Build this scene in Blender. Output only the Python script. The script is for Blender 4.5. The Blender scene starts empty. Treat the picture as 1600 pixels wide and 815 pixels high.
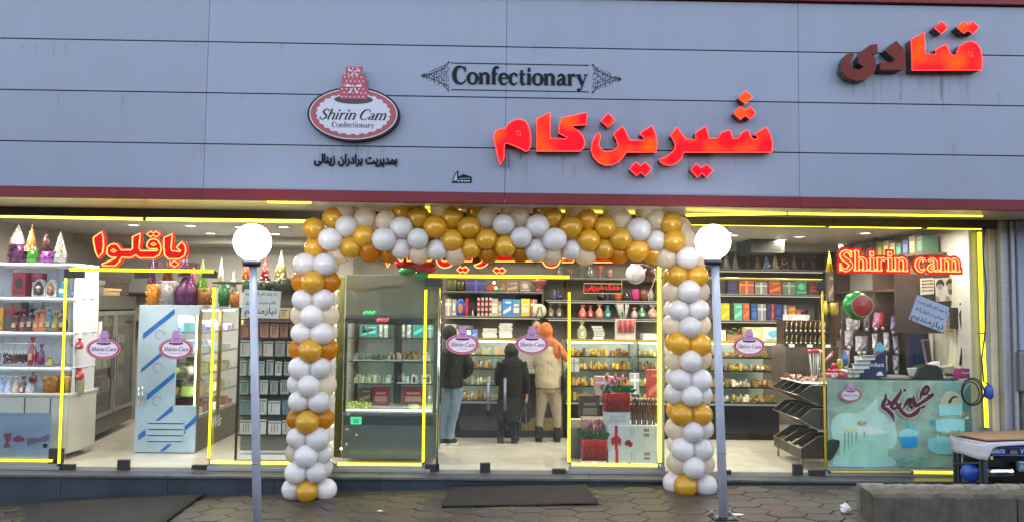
import bpy, bmesh, math, random
from mathutils import Vector, Matrix
from mathutils.geometry import tessellate_polygon
R = random.Random(11)
sc = bpy.context.scene
col = sc.collection
rad = math.radians

# ------------------------------------------------------------------ camera
FPX, CXP, CYP = 1200.0, 800.0, 407.5          # focal length and centre in photo pixels (1600 x 815)
CAM = Vector((0, 0, 1.90))
yaw, pitch, roll = rad(1.0), rad(3.3), 0.0115
_f0 = Vector((math.sin(yaw), math.cos(yaw), 0)); _r0 = Vector((math.cos(yaw), -math.sin(yaw), 0)); _z = Vector((0, 0, 1))
FWD = (_f0 * math.cos(pitch) + _z * math.sin(pitch)).normalized()
_u0 = (-_f0 * math.sin(pitch) + _z * math.cos(pitch)).normalized()
UP = (_u0 - _r0 * roll).normalized(); RT = (_r0 + _u0 * roll).normalized()
cd = bpy.data.cameras.new('camera'); cam = bpy.data.objects.new('camera', cd); col.objects.link(cam)
cd.sensor_width = 36.0; cd.lens = 36.0 * FPX / 1600.0; cd.clip_start = 0.1; cd.clip_end = 2000
m = Matrix((RT, UP, -FWD)).transposed().to_4x4(); m.translation = CAM
cam.matrix_world = m
sc.camera = cam

# ------------------------------------------------------------------ world, sun, exposure
w = bpy.data.worlds.new('World'); sc.world = w; w.use_nodes = True
nt = w.node_tree; bg = nt.nodes['Background']
sky = nt.nodes.new('ShaderNodeTexSky'); sky.sky_type = 'NISHITA'; sky.sun_disc = False
SUN_EL, SUN_ROT = rad(38), rad(15)
sky.sun_elevation = SUN_EL; sky.sun_rotation = SUN_ROT
sky.air_density = 1.0; sky.dust_density = 0.6; sky.ozone_density = 1.2
hs = nt.nodes.new('ShaderNodeHueSaturation'); hs.inputs['Saturation'].default_value = .42
nt.links.new(sky.outputs[0], hs.inputs['Color']); nt.links.new(hs.outputs[0], bg.inputs[0]); bg.inputs[1].default_value = 0.15
sd = bpy.data.lights.new('sun', 'SUN'); sd.energy = 0.5; sd.angle = rad(30); sd.color = (1, .9, .8)
so = bpy.data.objects.new('sun', sd); col.objects.link(so)
_sv = Vector((math.sin(SUN_ROT) * math.cos(SUN_EL), math.cos(SUN_ROT) * math.cos(SUN_EL), math.sin(SUN_EL)))
so.rotation_euler = _sv.to_track_quat('Z', 'Y').to_euler(); so.location = (0, -20, 20)
sc.view_settings.view_transform = 'Standard'; sc.view_settings.look = 'None'
sc.view_settings.exposure = 2.45; sc.view_settings.gamma = 1.0
sc.cycles.use_denoising = True; sc.cycles.max_bounces = 8; sc.cycles.diffuse_bounces = 3; sc.cycles.glossy_bounces = 3
sc.cycles.transmission_bounces = 4; sc.cycles.transparent_max_bounces = 16; sc.cycles.sample_clamp_indirect = 4.0
sc.cycles.caustics_reflective = False; sc.cycles.caustics_refractive = False

def ray(px, py): return FWD * FPX + RT * (px - CXP) + UP * (CYP - py)
def P(px, py, Y):                                # the place at depth Y seen at a photo pixel
    d = ray(px, py); return CAM + d * ((Y - CAM.y) / d.y)
def G(px, py, z):                                # the place at height z seen at a photo pixel
    d = ray(px, py); return CAM + d * ((z - CAM.z) / d.z)
def X(px, Y, py=500): return P(px, py, Y).x
def Z(py, Y, px=800): return P(px, py, Y).z
def srgb(h):
    v = [int(h[i:i + 2], 16) / 255 for i in (1, 3, 5)]
    return tuple((c / 12.92 if c <= .04045 else ((c + .055) / 1.055) ** 2.4) for c in v)

# ------------------------------------------------------------------ materials
_mc = {}
KE = 2 ** -sc.view_settings.exposure      # lamp strengths below are given as seen at exposure 0
def mat(name, hexc, rough=.5, metal=0., var=.10, scale=6., bump=0., bscale=60., emit=None, es=0., coat=0., spec=.5, stretch=(1, 1, 1)):
    if name in _mc: return _mc[name]
    m = bpy.data.materials.new(name); m.use_nodes = True; t = m.node_tree; N = t.nodes; L = t.links
    b = N['Principled BSDF']; c = srgb(hexc) if isinstance(hexc, str) else hexc
    b.inputs['Roughness'].default_value = rough; b.inputs['Metallic'].default_value = metal
    b.inputs['Specular IOR Level'].default_value = spec; b.inputs['Coat Weight'].default_value = coat
    b.inputs['Base Color'].default_value = (*c, 1)
    if var or bump:
        tc = N.new('ShaderNodeTexCoord'); mp = N.new('ShaderNodeMapping'); mp.inputs['Scale'].default_value = stretch
        L.new(tc.outputs['Object'], mp.inputs[0])
    if var:
        n = N.new('ShaderNodeTexNoise'); n.inputs['Scale'].default_value = scale; n.inputs['Detail'].default_value = 5
        r = N.new('ShaderNodeValToRGB'); r.color_ramp.elements[0].position = .3; r.color_ramp.elements[1].position = .7
        r.color_ramp.elements[0].color = (*[x * (1 - var) for x in c], 1); r.color_ramp.elements[1].color = (*[min(1, x * (1 + var)) for x in c], 1)
        L.new(mp.outputs[0], n.inputs[0]); L.new(n.outputs[0], r.inputs[0]); L.new(r.outputs[0], b.inputs['Base Color'])
    if bump:
        n2 = N.new('ShaderNodeTexNoise'); n2.inputs['Scale'].default_value = bscale; bp = N.new('ShaderNodeBump')
        bp.inputs['Strength'].default_value = bump; bp.inputs['Distance'].default_value = .01
        L.new(mp.outputs[0], n2.inputs[0]); L.new(n2.outputs[0], bp.inputs['Height']); L.new(bp.outputs[0], b.inputs['Normal'])
    if emit:
        b.inputs['Emission Color'].default_value = (*(srgb(emit) if isinstance(emit, str) else emit), 1); b.inputs['Emission Strength'].default_value = es * KE
    _mc[name] = m; return m
def cm(h, rough=.45, metal=0., var=.12): return mat('paint %s %d %d' % (h, rough * 100, metal * 100), h, rough, metal, var, 14)
def glow(name, rgb, s):
    if name in _mc: return _mc[name]
    m = bpy.data.materials.new(name); m.use_nodes = True; t = m.node_tree; t.nodes.remove(t.nodes['Principled BSDF'])
    e = t.nodes.new('ShaderNodeEmission'); e.inputs[0].default_value = (*rgb, 1); e.inputs[1].default_value = s * KE
    t.links.new(e.outputs[0], t.nodes['Material Output'].inputs[0]); _mc[name] = m; return m
def glassmat(name, tint=(.97, .99, .98), ior=1.45, rough=.0, extra=0.0):
    if name in _mc: return _mc[name]
    m = bpy.data.materials.new(name); m.use_nodes = True; t = m.node_tree; N = t.nodes; t.nodes.remove(N['Principled BSDF'])
    a = N.new('ShaderNodeBsdfTransparent'); a.inputs[0].default_value = (*tint, 1)
    g = N.new('ShaderNodeBsdfGlossy'); g.inputs['Roughness'].default_value = rough
    f = N.new('ShaderNodeFresnel'); x = N.new('ShaderNodeMixShader')
    ge = N.new('ShaderNodeNewGeometry'); mr = N.new('ShaderNodeMapRange'); mr.inputs['To Min'].default_value = ior; mr.inputs['To Max'].default_value = 1 / ior   # a thin pane reflects alike from both sides
    t.links.new(ge.outputs['Backfacing'], mr.inputs[0]); t.links.new(mr.outputs[0], f.inputs[0])
    if extra:
        md = N.new('ShaderNodeMath'); md.operation = 'ADD'; md.inputs[1].default_value = extra; t.links.new(f.outputs[0], md.inputs[0]); src = md.outputs[0]
    else: src = f.outputs[0]
    t.links.new(src, x.inputs[0]); t.links.new(a.outputs[0], x.inputs[1]); t.links.new(g.outputs[0], x.inputs[2])
    t.links.new(x.outputs[0], N['Material Output'].inputs[0]); _mc[name] = m; return m
def sheer(name, rgb, alpha, rough=.5):
    """film or plastic wrap: part of the light passes, part is scattered by the coloured layer"""
    if name in _mc: return _mc[name]
    m = bpy.data.materials.new(name); m.use_nodes = True; t = m.node_tree; N = t.nodes; b = N['Principled BSDF']
    b.inputs['Base Color'].default_value = (*rgb, 1); b.inputs['Roughness'].default_value = rough; b.inputs['Alpha'].default_value = alpha
    _mc[name] = m; return m
def backlit(name, hexc, t_=.5, rough=.4, var=.12):
    """printed film that lets the light of the shop through"""
    if name in _mc: return _mc[name]
    m = mat(name, hexc, rough, 0, var, 5); t = m.node_tree; N = t.nodes; b = N['Principled BSDF']; tr = N.new('ShaderNodeBsdfTranslucent'); mx = N.new('ShaderNodeMixShader'); mx.inputs[0].default_value = t_
    if b.inputs['Base Color'].is_linked: t.links.new(b.inputs['Base Color'].links[0].from_socket, tr.inputs[0])
    else: tr.inputs[0].default_value = b.inputs['Base Color'].default_value
    t.links.new(b.outputs[0], mx.inputs[1]); t.links.new(tr.outputs[0], mx.inputs[2]); t.links.new(mx.outputs[0], N['Material Output'].inputs[0]); return m
def balloonmat(name, hexc, rough, metal, tl):
    m = bpy.data.materials.new(name); m.use_nodes = True; t = m.node_tree; N = t.nodes; L = t.links; b = N['Principled BSDF']
    c = srgb(hexc); b.inputs['Roughness'].default_value = rough; b.inputs['Metallic'].default_value = metal
    b.inputs['Coat Weight'].default_value = .5; b.inputs['Coat Roughness'].default_value = .12
    oi = N.new('ShaderNodeObjectInfo'); h = N.new('ShaderNodeHueSaturation'); h.inputs['Color'].default_value = (*c, 1)
    mr = N.new('ShaderNodeMapRange'); mr.inputs['To Min'].default_value = .86; mr.inputs['To Max'].default_value = 1.08
    L.new(oi.outputs['Random'], mr.inputs[0]); L.new(mr.outputs[0], h.inputs['Value']); L.new(h.outputs[0], b.inputs['Base Color'])
    tr = N.new('ShaderNodeBsdfTranslucent'); L.new(h.outputs[0], tr.inputs[0]); mx = N.new('ShaderNodeMixShader'); mx.inputs[0].default_value = tl
    L.new(b.outputs[0], mx.inputs[1]); L.new(tr.outputs[0], mx.inputs[2]); L.new(mx.outputs[0], N['Material Output'].inputs[0])
    _mc[name] = m; return m

M = {}
M['glass'] = glassmat('shop glass', extra=.012); M['vglass'] = glassmat('vitrine glass', (.96, .99, .98))
M['neon'] = glow('yellow neon tube', (1, .85, .02), 3.0)
M['neon_hot'] = glow('pale yellow neon tube', (1, .85, .045), 5.0)
M['neon_dull'] = mat('unlit yellow tube', '#b9a23a', .35, emit=(1, .8, .1), es=.06)  # unlit tube with a faint glow put into its material
M['alu'] = mat('brushed aluminium', '#8f9298', .38, .4, .12, 20, .15, 30, stretch=(.2, 1, 6))
M['chrome'] = mat('chrome', '#d0d4d6', .12, 1, .05)
M['bronze'] = mat('dark bronze frame', '#4a443c', .4, .6, .15)
M['dark'] = mat('black painted steel', '#141414', .4, .1, .2)
M['black'] = mat('black plastic', '#0b0b0c', .5, 0, .1)
M['white'] = mat('white card', '#dcdad6', .6, 0, .06)
M['wpaint'] = mat('white gloss panel', '#d6d6d4', .35, 0, .05, coat=.2)

# ------------------------------------------------------------------ mesh builder
class MB:
    def __init__(s): s.v = []; s.f = []; s.m = []; s.mats = []; s.T = None; s.sm = []
    def mi(s, m):
        if m not in s.mats: s.mats.append(m)
        return s.mats.index(m)
    def add(s, vs, fs, m, smooth=False):
        k = len(s.v); i = s.mi(m)
        for p in vs:
            p = Vector(p); s.v.append(s.T @ p if s.T else p)
        for f in fs: s.f.append([k + a for a in f]); s.m.append(i); s.sm.append(smooth)
        return s
    def box(s, x0, x1, y0, y1, z0, z1, m):
        return s.add([(x, y, z) for x in (x0, x1) for y in (y0, y1) for z in (z0, z1)],
                     [(0, 1, 3, 2), (4, 6, 7, 5), (0, 4, 5, 1), (2, 3, 7, 6), (0, 2, 6, 4), (1, 5, 7, 3)], m)
    def quad(s, a, b, c, d, m): return s.add([a, b, c, d], [(0, 1, 2, 3)], m)
    def prism(s, loops, y0, y1, m, ms=None):
        """loops: outline and holes as (x, z); front at y0, back at y1 (y1 None: one sheet)"""
        ls = [[Vector((p[0], 0, p[1])) for p in l] for l in loops]; tri = tessellate_polygon(ls); fl = [p for l in ls for p in l]; n = len(fl)
        s.add([(p.x, y0, p.z) for p in fl], [list(t) for t in tri], m)
        if y1 is not None:
            s.add([(p.x, y1, p.z) for p in fl], [list(t)[::-1] for t in tri], ms or m)
            for l in ls:
                k = len(l); s.add([(p.x, y, p.z) for y in (y0, y1) for p in l], [(i, (i + 1) % k, k + (i + 1) % k, k + i) for i in range(k)], ms or m)
        return s
    def tube(s, pts, r, m, seg=8, closed=False, smooth=True):
        pts = [Vector(p) for p in pts]; n = len(pts); rs = r if isinstance(r, (list, tuple)) else [r] * n; V = []; F = []
        nrm = None
        for i, p in enumerate(pts):
            a = pts[(i - 1) % n] if (i or closed) else p; b = pts[(i + 1) % n] if (i < n - 1 or closed) else p
            t = (b - a); t = t.normalized() if t.length > 1e-9 else Vector((0, 0, 1))
            if nrm is None: nrm = t.orthogonal().normalized()
            nrm = (nrm - t * nrm.dot(t)); nrm = nrm.normalized() if nrm.length > 1e-6 else t.orthogonal().normalized(); bn = t.cross(nrm)
            for k in range(seg):
                q = 2 * math.pi * k / seg; V.append(p + (nrm * math.cos(q) + bn * math.sin(q)) * rs[i])
        for i in range(n if closed else n - 1):
            j = (i + 1) % n
            for k in range(seg): F.append((i * seg + k, i * seg + (k + 1) % seg, j * seg + (k + 1) % seg, j * seg + k))
        if not closed: F.append(list(range(seg))[::-1]); F.append([(n - 1) * seg + k for k in range(seg)])
        return s.add(V, F, m, smooth)
    def lathe(s, prof, cx, cy, m, seg=16, z0=0, smooth=True, sy=1.):
        V = []; F = []; n = len(prof)
        for r, z in prof:
            for k in range(seg): q = 2 * math.pi * k / seg; V.append((cx + r * math.cos(q), cy + r * math.sin(q) * sy, z0 + z))
        for i in range(n - 1):
            for k in range(seg): F.append((i * seg + k, i * seg + (k + 1) % seg, (i + 1) * seg + (k + 1) % seg, (i + 1) * seg + k))
        F.append(list(range(seg))[::-1]); F.append([(n - 1) * seg + k for k in range(seg)])
        return s.add(V, F, m, smooth)
    def ball(s, c, r, m, seg=12, rings=8, sc_=(1, 1, 1)):
        V = [(c[0], c[1], c[2] - r * sc_[2])]; F = []
        for i in range(1, rings):
            a = -math.pi / 2 + math.pi * i / rings
            for k in range(seg): q = 2 * math.pi * k / seg; V.append((c[0] + r * sc_[0] * math.cos(a) * math.cos(q), c[1] + r * sc_[1] * math.cos(a) * math.sin(q), c[2] + r * sc_[2] * math.sin(a)))
        V.append((c[0], c[1], c[2] + r * sc_[2])); t = len(V) - 1
        for k in range(seg):
            F.append((0, 1 + (k + 1) % seg, 1 + k)); F.append((t, t - seg + k, t - seg + (k + 1) % seg))
            for i in range(rings - 2): F.append((1 + i * seg + k, 1 + i * seg + (k + 1) % seg, 1 + (i + 1) * seg + (k + 1) % seg, 1 + (i + 1) * seg + k))
        return s.add(V, F, m, True)
    def cone(s, c, r, h, m, seg=14, r2=.0): return s.lathe([(r, 0), (max(r2, .001), h)], c[0], c[1], m, seg, c[2])
    def ribbon(s, pts, y0, y1, m):
        """pts: (x, z, width) centre line in the XZ plane"""
        n = len(pts); Lf = []; Rt = []
        for i, (x, z, wd) in enumerate(pts):
            a = pts[max(i - 1, 0)]; b = pts[min(i + 1, n - 1)]; dx, dz = b[0] - a[0], b[1] - a[1]; l = math.hypot(dx, dz) or 1
            ox, oz = -dz / l * wd / 2, dx / l * wd / 2; Lf.append((x + ox, z + oz)); Rt.append((x - ox, z - oz))
        V = [(p[0], y0, p[1]) for p in Lf + Rt]; F = [(i, i + 1, n + i + 1, n + i) for i in range(n - 1)]
        if y1 is not None:
            V += [(p[0], y1, p[1]) for p in Lf + Rt]; k = 2 * n
            F += [(i, i + 1, k + i + 1, k + i) for i in range(n - 1)] + [(n + i, n + i + 1, k + n + i + 1, k + n + i) for i in range(n - 1)] + [(0, n, k + n, k), (n - 1, 2 * n - 1, k + 2 * n - 1, k + n - 1)]
        return s.add(V, F, m)
    def build(s, name, parent=None, bevel=0., base=None, smooth=None):
        me = bpy.data.meshes.new(name)
        if parent is not None:
            o0 = worldloc(parent)
        else:
            if base is None:
                xs = [p[0] for p in s.v]; ys = [p[1] for p in s.v]; zs = [p[2] for p in s.v]
                base = Vector(((min(xs) + max(xs)) / 2, (min(ys) + max(ys)) / 2, min(zs)))
            o0 = Vector(base)
        me.from_pydata([Vector(p) - o0 for p in s.v], [], s.f)
        for q in s.mats: me.materials.append(q)
        me.polygons.foreach_set('material_index', s.m)
        me.polygons.foreach_set('use_smooth', s.sm)
        bm = bmesh.new(); bm.from_mesh(me); bmesh.ops.recalc_face_normals(bm, faces=bm.faces); bm.to_mesh(me); bm.free()
        o = bpy.data.objects.new(name, me); col.objects.link(o)
        if parent is not None: o.parent = parent
        else: o.location = o0
        if bevel:
            b = o.modifiers.new('bevel', 'BEVEL'); b.width = bevel; b.segments = 2; b.limit_method = 'ANGLE'; b.angle_limit = rad(40)
        return o
def worldloc(o):
    p = Vector(o.location)
    while o.parent: o = o.parent; p += o.location
    return p
def tag(o, label=None, cat=None, group=None, kind=None):
    if label: o['label'] = label
    if cat: o['category'] = cat
    if group: o['group'] = group
    if kind: o['kind'] = kind
    return o
def thing(name, label, cat, loc, group=None):
    o = bpy.data.objects.new(name, None); col.objects.link(o); o.location = loc; o.empty_display_size = .1
    return tag(o, label, cat, group)
def kids(o): return [c for c in bpy.data.objects if c.parent is o]
def copy_tree(o, loc=None, label=None, parent=None):
    c = o.copy(); col.objects.link(c); c.parent = parent
    if loc is not None: c.location = loc
    if label: c['label'] = label
    for k in kids(o): copy_tree(k, None, None, c)
    return c
ORD = ['first', 'second', 'third', 'fourth', 'fifth', 'sixth', 'seventh', 'eighth', 'ninth', 'tenth', 'eleventh', 'twelfth', 'thirteenth', 'fourteenth', 'fifteenth', 'sixteenth', 'seventeenth', 'eighteenth', 'nineteenth', 'twentieth']

# ------------------------------------------------------------------ lettering
def cr(pts, n=6, closed=False):
    """smooth curve through points of any dimension"""
    N_ = len(pts); out = []
    for i in range(N_ if closed else N_ - 1):
        if closed: p = [pts[(i + k) % N_] for k in (-1, 0, 1, 2)]
        else: p = [pts[max(i - 1, 0)], pts[i], pts[i + 1], pts[min(i + 2, N_ - 1)]]
        for k in range(n):
            t = k / n
            out.append(tuple(.5 * (2 * b + (c - a) * t + (2 * a - 5 * b + 4 * c - d) * t * t + (3 * b - a - 3 * c + d) * t ** 3) for a, b, c, d in zip(*p)))
    if closed: out.append(out[0])
    else: out.append(tuple(pts[-1]))
    return out
def _stem(x, h, w=.26, l=.22): return [[(x, 0, w), (x, h, w)], [(x - l, .03, .06), (x + l, .03, .06)]]
def _flag(x, h): return [[(x - .24, h - .07, .05), (x - .1, h - .02, .1), (x, h - .02, .08)]]
def _arch(x, d): return [('s', [(x, .72, .08), (x + .18, .93, .12), (x + d * .68, .97, .17), (x + d, .75, .26), (x + d, .5, .26)]), [(x + d, .55, .26), (x + d, 0, .26)], [(x + d - .2, .03, .06), (x + d + .22, .03, .06)]]
GL = {
 'C': (1.5, [('s', [(1.28, 1.12, .06), (1.18, 1.38, .12), (.85, 1.55, .1), (.42, 1.38, .24), (.22, .8, .32), (.4, .22, .26), (.85, 0, .12), (1.15, .12, .1), (1.34, .38, .05)]), [(1.3, 1.56, .06), (1.3, 1.05, .06)]]),
 'S': (1.25, [('s', [(1.0, 1.15, .06), (.92, 1.4, .13), (.6, 1.54, .14), (.26, 1.3, .25), (.36, .98, .3), (.8, .68, .3), (.98, .36, .27), (.62, 0, .16), (.3, .1, .12), (.14, .4, .06)]), [(1.03, 1.54, .05), (1.03, 1.08, .05)], [(.12, 0, .05), (.12, .5, .05)]]),
 'o': (1.12, [('o', [(.14, .5, .27), (.25, .86, .18), (.55, 1.0, .1), (.86, .84, .18), (.96, .5, .27), (.85, .15, .18), (.55, 0, .1), (.24, .15, .18)])]),
 'n': (1.26, _stem(.28, 1) + _flag(.28, 1) + _arch(.32, .62)),
 'm': (1.86, _stem(.28, 1) + _flag(.28, 1) + _arch(.32, .58) + _arch(.92, .58)),
 'h': (1.26, _stem(.28, 1.55) + _flag(.28, 1.58) + _arch(.32, .62)),
 'i': (.62, _stem(.3, 1) + _flag(.3, 1) + [[(.16, 1.36, .26), (.42, 1.36, .26)]]),
 'r': (.92, _stem(.28, 1) + _flag(.28, 1) + [('s', [(.32, .6, .08), (.45, .9, .14), (.66, .96, .16), (.8, .82, .16)])]),
 't': (.78, [[(.34, .25, .26), (.34, 1.3, .2)], ('s', [(.34, .3, .26), (.4, .06, .18), (.56, .02, .1), (.72, .14, .05)]), [(.1, .95, .08), (.68, .95, .08)]]),
 'f': (.76, _stem(.3, 1.2) + [('s', [(.3, 1.15, .25), (.34, 1.42, .2), (.55, 1.56, .13), (.76, 1.46, .16)]), [(.06, .95, .08), (.68, .95, .08)]]),
 'e': (1.0, [('s', [(.3, .56, .07), (.8, .56, .09), (.84, .75, .2), (.58, .99, .1), (.24, .82, .22), (.16, .45, .26), (.3, .12, .2), (.58, 0, .11), (.88, .2, .05)])]),
 'c': (.98, [('s', [(.8, .74, .2), (.74, .92, .14), (.52, 1.0, .1), (.24, .8, .22), (.16, .46, .27), (.3, .12, .2), (.56, 0, .12), (.86, .2, .05)])]),
 'a': (1.1, [('s', [(.24, .78, .16), (.36, .94, .12), (.6, .97, .13), (.76, .75, .25)]), [(.76, .8, .26), (.76, .1, .26)], ('s', [(.74, .6, .08), (.4, .48, .14), (.2, .24, .22), (.38, .04, .14), (.72, .2, .08)]), [(.76, .03, .1), (1.04, .06, .06)]]),
 'y': (1.16, [[(.22, .95, .26), (.62, .08, .22)], [(.96, .96, .07), (.62, .05, .1)], ('s', [(.66, .12, .12), (.5, -.28, .1), (.3, -.42, .14), (.14, -.3, .16)]), [(.02, .97, .06), (.46, .97, .06)], [(.78, .97, .06), (1.14, .97, .06)]]),
 ' ': (.55, [])}
def gtext(mb, s, x, z, xh, y0, y1, m, ws=1., shear=0., grow=0., adv=1., sx=1., place=None):
    k = 0
    for ch in s:
        a, st = GL[ch]
        for q in st:
            if isinstance(q, tuple): pts = cr(q[1], 5, q[0] == 'o')
            else: pts = q
            pp = [(x + (px + shear * pz) * xh * sx, z + pz * xh, wd * xh * ws + grow) for px, pz, wd in pts]
            if grow and not isinstance(q, tuple) and len(pp) == 2:   # lengthen straight strokes as well
                a_, b_ = pp; dx, dz = b_[0] - a_[0], b_[1] - a_[1]; l = math.hypot(dx, dz); ux, uz = dx / l * grow / 2, dz / l * grow / 2
                pp = [(a_[0] - ux, a_[1] - uz, a_[2]), (b_[0] + ux, b_[1] + uz, b_[2])]
            k += 1; dy = -.00025 * (k % 9); mb.ribbon(pp, y0 + dy, None if y1 is None else y1, m)
        x += a * xh * adv * sx
    return x
def gwidth(s, xh, adv=1., sx=1.): return sum(GL[c][0] for c in s) * xh * adv * sx
_AR = {'ا': (0xFE8D, 2), 'ب': (0xFE8F, 4), 'ت': (0xFE95, 4), 'ج': (0xFE9D, 4), 'چ': (0xFB7A, 4), 'خ': (0xFEA5, 4), 'ه': (0xFEE9, 4), 'د': (0xFEA9, 2), 'ر': (0xFEAD, 2), 'ز': (0xFEAF, 2),
       'س': (0xFEB1, 4), 'ش': (0xFEB5, 4), 'ف': (0xFED1, 4), 'ق': (0xFED5, 4), 'ک': (0xFB8E, 4), 'ل': (0xFEDD, 4), 'م': (0xFEE1, 4), 'ن': (0xFEE5, 4), 'و': (0xFEED, 2), 'ی': (0xFBFC, 4)}
def shape(s):
    o = ''
    for i, c in enumerate(s):
        if c not in _AR: o += c; continue
        b, n = _AR[c]; pr = i > 0 and s[i - 1] in _AR and _AR[s[i - 1]][1] == 4; nx = n == 4 and i < len(s) - 1 and s[i + 1] in _AR
        o += chr(b + (3 if pr and nx else 1 if pr else 2 if nx else 0))
    return o[::-1]
def ftext(mb, s, x, z, h, y, m, width=None, align='C', bold=0., depth=0., shear=0., rot=0.):
    """flat lettering with Blender's own font; h is the letter size, width squeezes it"""
    c = bpy.data.curves.new('lettering', 'FONT'); c.body = s; c.size = 1; c.offset = bold; c.shear = shear; c.resolution_u = 2; c.extrude = depth / h / 2 if depth else 0
    o = bpy.data.objects.new('lettering', c); col.objects.link(o); bpy.context.view_layer.update()
    me = bpy.data.meshes.new_from_object(o.evaluated_get(bpy.context.evaluated_depsgraph_get()))
    bpy.data.objects.remove(o); bpy.data.curves.remove(c)
    xs = [v.co.x for v in me.vertices]; x0, x1 = min(xs), max(xs); sx = (width / (x1 - x0)) if width else h
    off = {'C': (x0 + x1) / 2, 'L': x0, 'R': x1}[align]; cr_, sr_ = math.cos(rot), math.sin(rot); V = []
    for v in me.vertices:
        a = (v.co.x - off) * sx; b = v.co.y * h; V.append((x + a * cr_ - b * sr_, y - v.co.z * h, z + a * sr_ + b * cr_))
    mb.add(V, [list(p.vertices) for p in me.polygons], m); bpy.data.meshes.remove(me)
    return mb
def poly_px(pts, x0, y0, s, Y):                   # outline read off an enlarged view: origin and scale of that view
    out = []
    for u, v in pts:
        p = P(x0 + u / s, y0 + v / s, Y); out.append((p.x, p.z))
    return out
def rounded(pts, n=3, closed=True): return [(a, b) for a, b in cr(pts, n, closed)[:-1 if closed else None]]

# ------------------------------------------------------------------ the setting: ground, pavement, step, shop shell
YF, YG, YB = 8.0, 9.0, 12.7
XL, XR = -6.6, 5.62
CEIL = 2.92
def gz(x):
    x = max(-7.5, min(5.0, x)); return -.121 + .0255 * x - .00312 * x * x
g = MB(); ga = mat('dark bedding mortar and asphalt', '#2f2b26', .9, 0, .25, 3, .4, 90)
xs = [-400, -60, -20] + [-12 + i * 1.0 for i in range(25)] + [20, 60, 400]; ys = [-400, -60, -10, 0, 4, 8.9, 9.4]
V = [(x, y, gz(x) - .012) for y in ys for x in xs]; n = len(xs)
g.add(V, [(j * n + i, j * n + i + 1, (j + 1) * n + i + 1, (j + 1) * n + i) for j in range(len(ys) - 1) for i in range(n - 1)], ga)
g.add([(x, y, -.9) for x in (-400, 400) for y in (9.4, 400)], [(0, 1, 3, 2)], ga)
tag(g.build('ground', base=(0, 0, 0)), kind='structure')

# pavement of interlocking six-sided pavers; the nearest 300 are pieces, the rest one mesh
pv = thing('pavement', None, None, (0, 0, 0)); del_ = None
for k in ('label', 'category'):
    if k in pv: del pv[k]
tag(pv, kind='structure')
pcols = [('#3c3630', 'grey'), ('#403931', 'warm'), ('#37312c', 'dark'), ('#46302c', 'red'), ('#443c2e', 'yellow')]
pm = [mat('paver ' + b, a, .42, 0, .40, 9, .6, 45, spec=.38) for a, b in pcols]
def hexpts(w, d, j): # elongated hexagon with wavy sides
    pts = [(-w, 0), (-w * .52, d), (w * .52, d), (w, 0), (w * .52, -d), (-w * .52, -d)]; out = []
    for i in range(6):
        a, b = pts[i], pts[(i + 1) % 6]; out.append(a); mx, my = (a[0] + b[0]) / 2, (a[1] + b[1]) / 2
        nx, ny = -(b[1] - a[1]), b[0] - a[0]; s_ = (1 if i % 2 else -1) * .04; out.append((mx + nx * s_, my + ny * s_))
    return out
HW, HD = .205, .125
hexmesh = []
for q in pm:
    b = MB(); pts = hexpts(HW - .0055, HD - .005, 0); k = len(pts)
    ins = [(x * .965, y * .955) for x, y in pts]
    b.add([(x, y, 0) for x, y in ins] + [(x, y, -.007) for x, y in pts] + [(x, y, -.05) for x, y in pts], [list(range(k))] + [(i, (i + 1) % k, k + (i + 1) % k, k + i) for i in range(k)] + [(k + i, k + (i + 1) % k, 2 * k + (i + 1) % k, 2 * k + i) for i in range(k)], q)
    o = b.build('paver', base=(0, 0, 0)); hexmesh.append(o.data); bpy.data.objects.remove(o)
cells = []
for i in range(-24, 24):
    for j in range(0, 30):
        x = i * HW * 1.52; y = 8.72 - HD * .9 - j * 2 * HD - (HD if i % 2 else 0)
        if y > 8.60: continue
        cells.append((x, y))
def cellpick(x, y):
    r = R.random()
    if r < .12 and x > -1.5: return 3
    return 4 if (r < .45 and x < .5) else R.choice([0, 1, 2, 0])  # yellowish pavers left only, part of the neon's yellow light in their colour
vis = sorted([c for c in cells if abs(c[0]) < 6.2 and c[1] > 6.4], key=lambda c: -c[1] + abs(c[0]) * .05)[:300]
vs_ = set(vis); rest = MB()
for c in cells:
    k = cellpick(*c); z = gz(c[0]) + R.uniform(-.003, .003)
    if c in vs_:
        o = bpy.data.objects.new('paver', hexmesh[k]); col.objects.link(o); o.parent = pv; o.location = (c[0], c[1], z)
        sl = (gz(c[0] + .1) - gz(c[0] - .1)) / .2; o.rotation_euler = (R.uniform(-.008, .008), -math.atan(sl) + R.uniform(-.008, .008), R.uniform(-.006, .006))
    else: rest.add([(x + c[0], y + c[1], z) for x, y in hexpts(HW - .006, HD - .005, 0)], [list(range(12))], pm[k])
tag(rest.build('paver_field', pv), kind='stuff')

# step in front of the shop
st = thing('entrance_step', None, None, (0, 8.73, -.4)); tag(st, kind='structure')
for k in ('label', 'category'):
    if k in st: del st[k]
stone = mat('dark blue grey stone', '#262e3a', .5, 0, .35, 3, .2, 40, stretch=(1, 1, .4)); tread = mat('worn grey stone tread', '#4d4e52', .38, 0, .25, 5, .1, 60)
xx = -7.2
while xx < 5.9:
    x2 = min(xx + 1.18, 6.0)
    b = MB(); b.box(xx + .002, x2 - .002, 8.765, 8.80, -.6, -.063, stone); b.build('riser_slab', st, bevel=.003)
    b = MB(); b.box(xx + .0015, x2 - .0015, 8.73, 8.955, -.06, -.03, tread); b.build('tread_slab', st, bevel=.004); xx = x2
b = MB(); b.box(-7.2, 6.0, 8.80, 9.3, -.8, -.062, stone); b.build('step_core', st)

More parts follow.
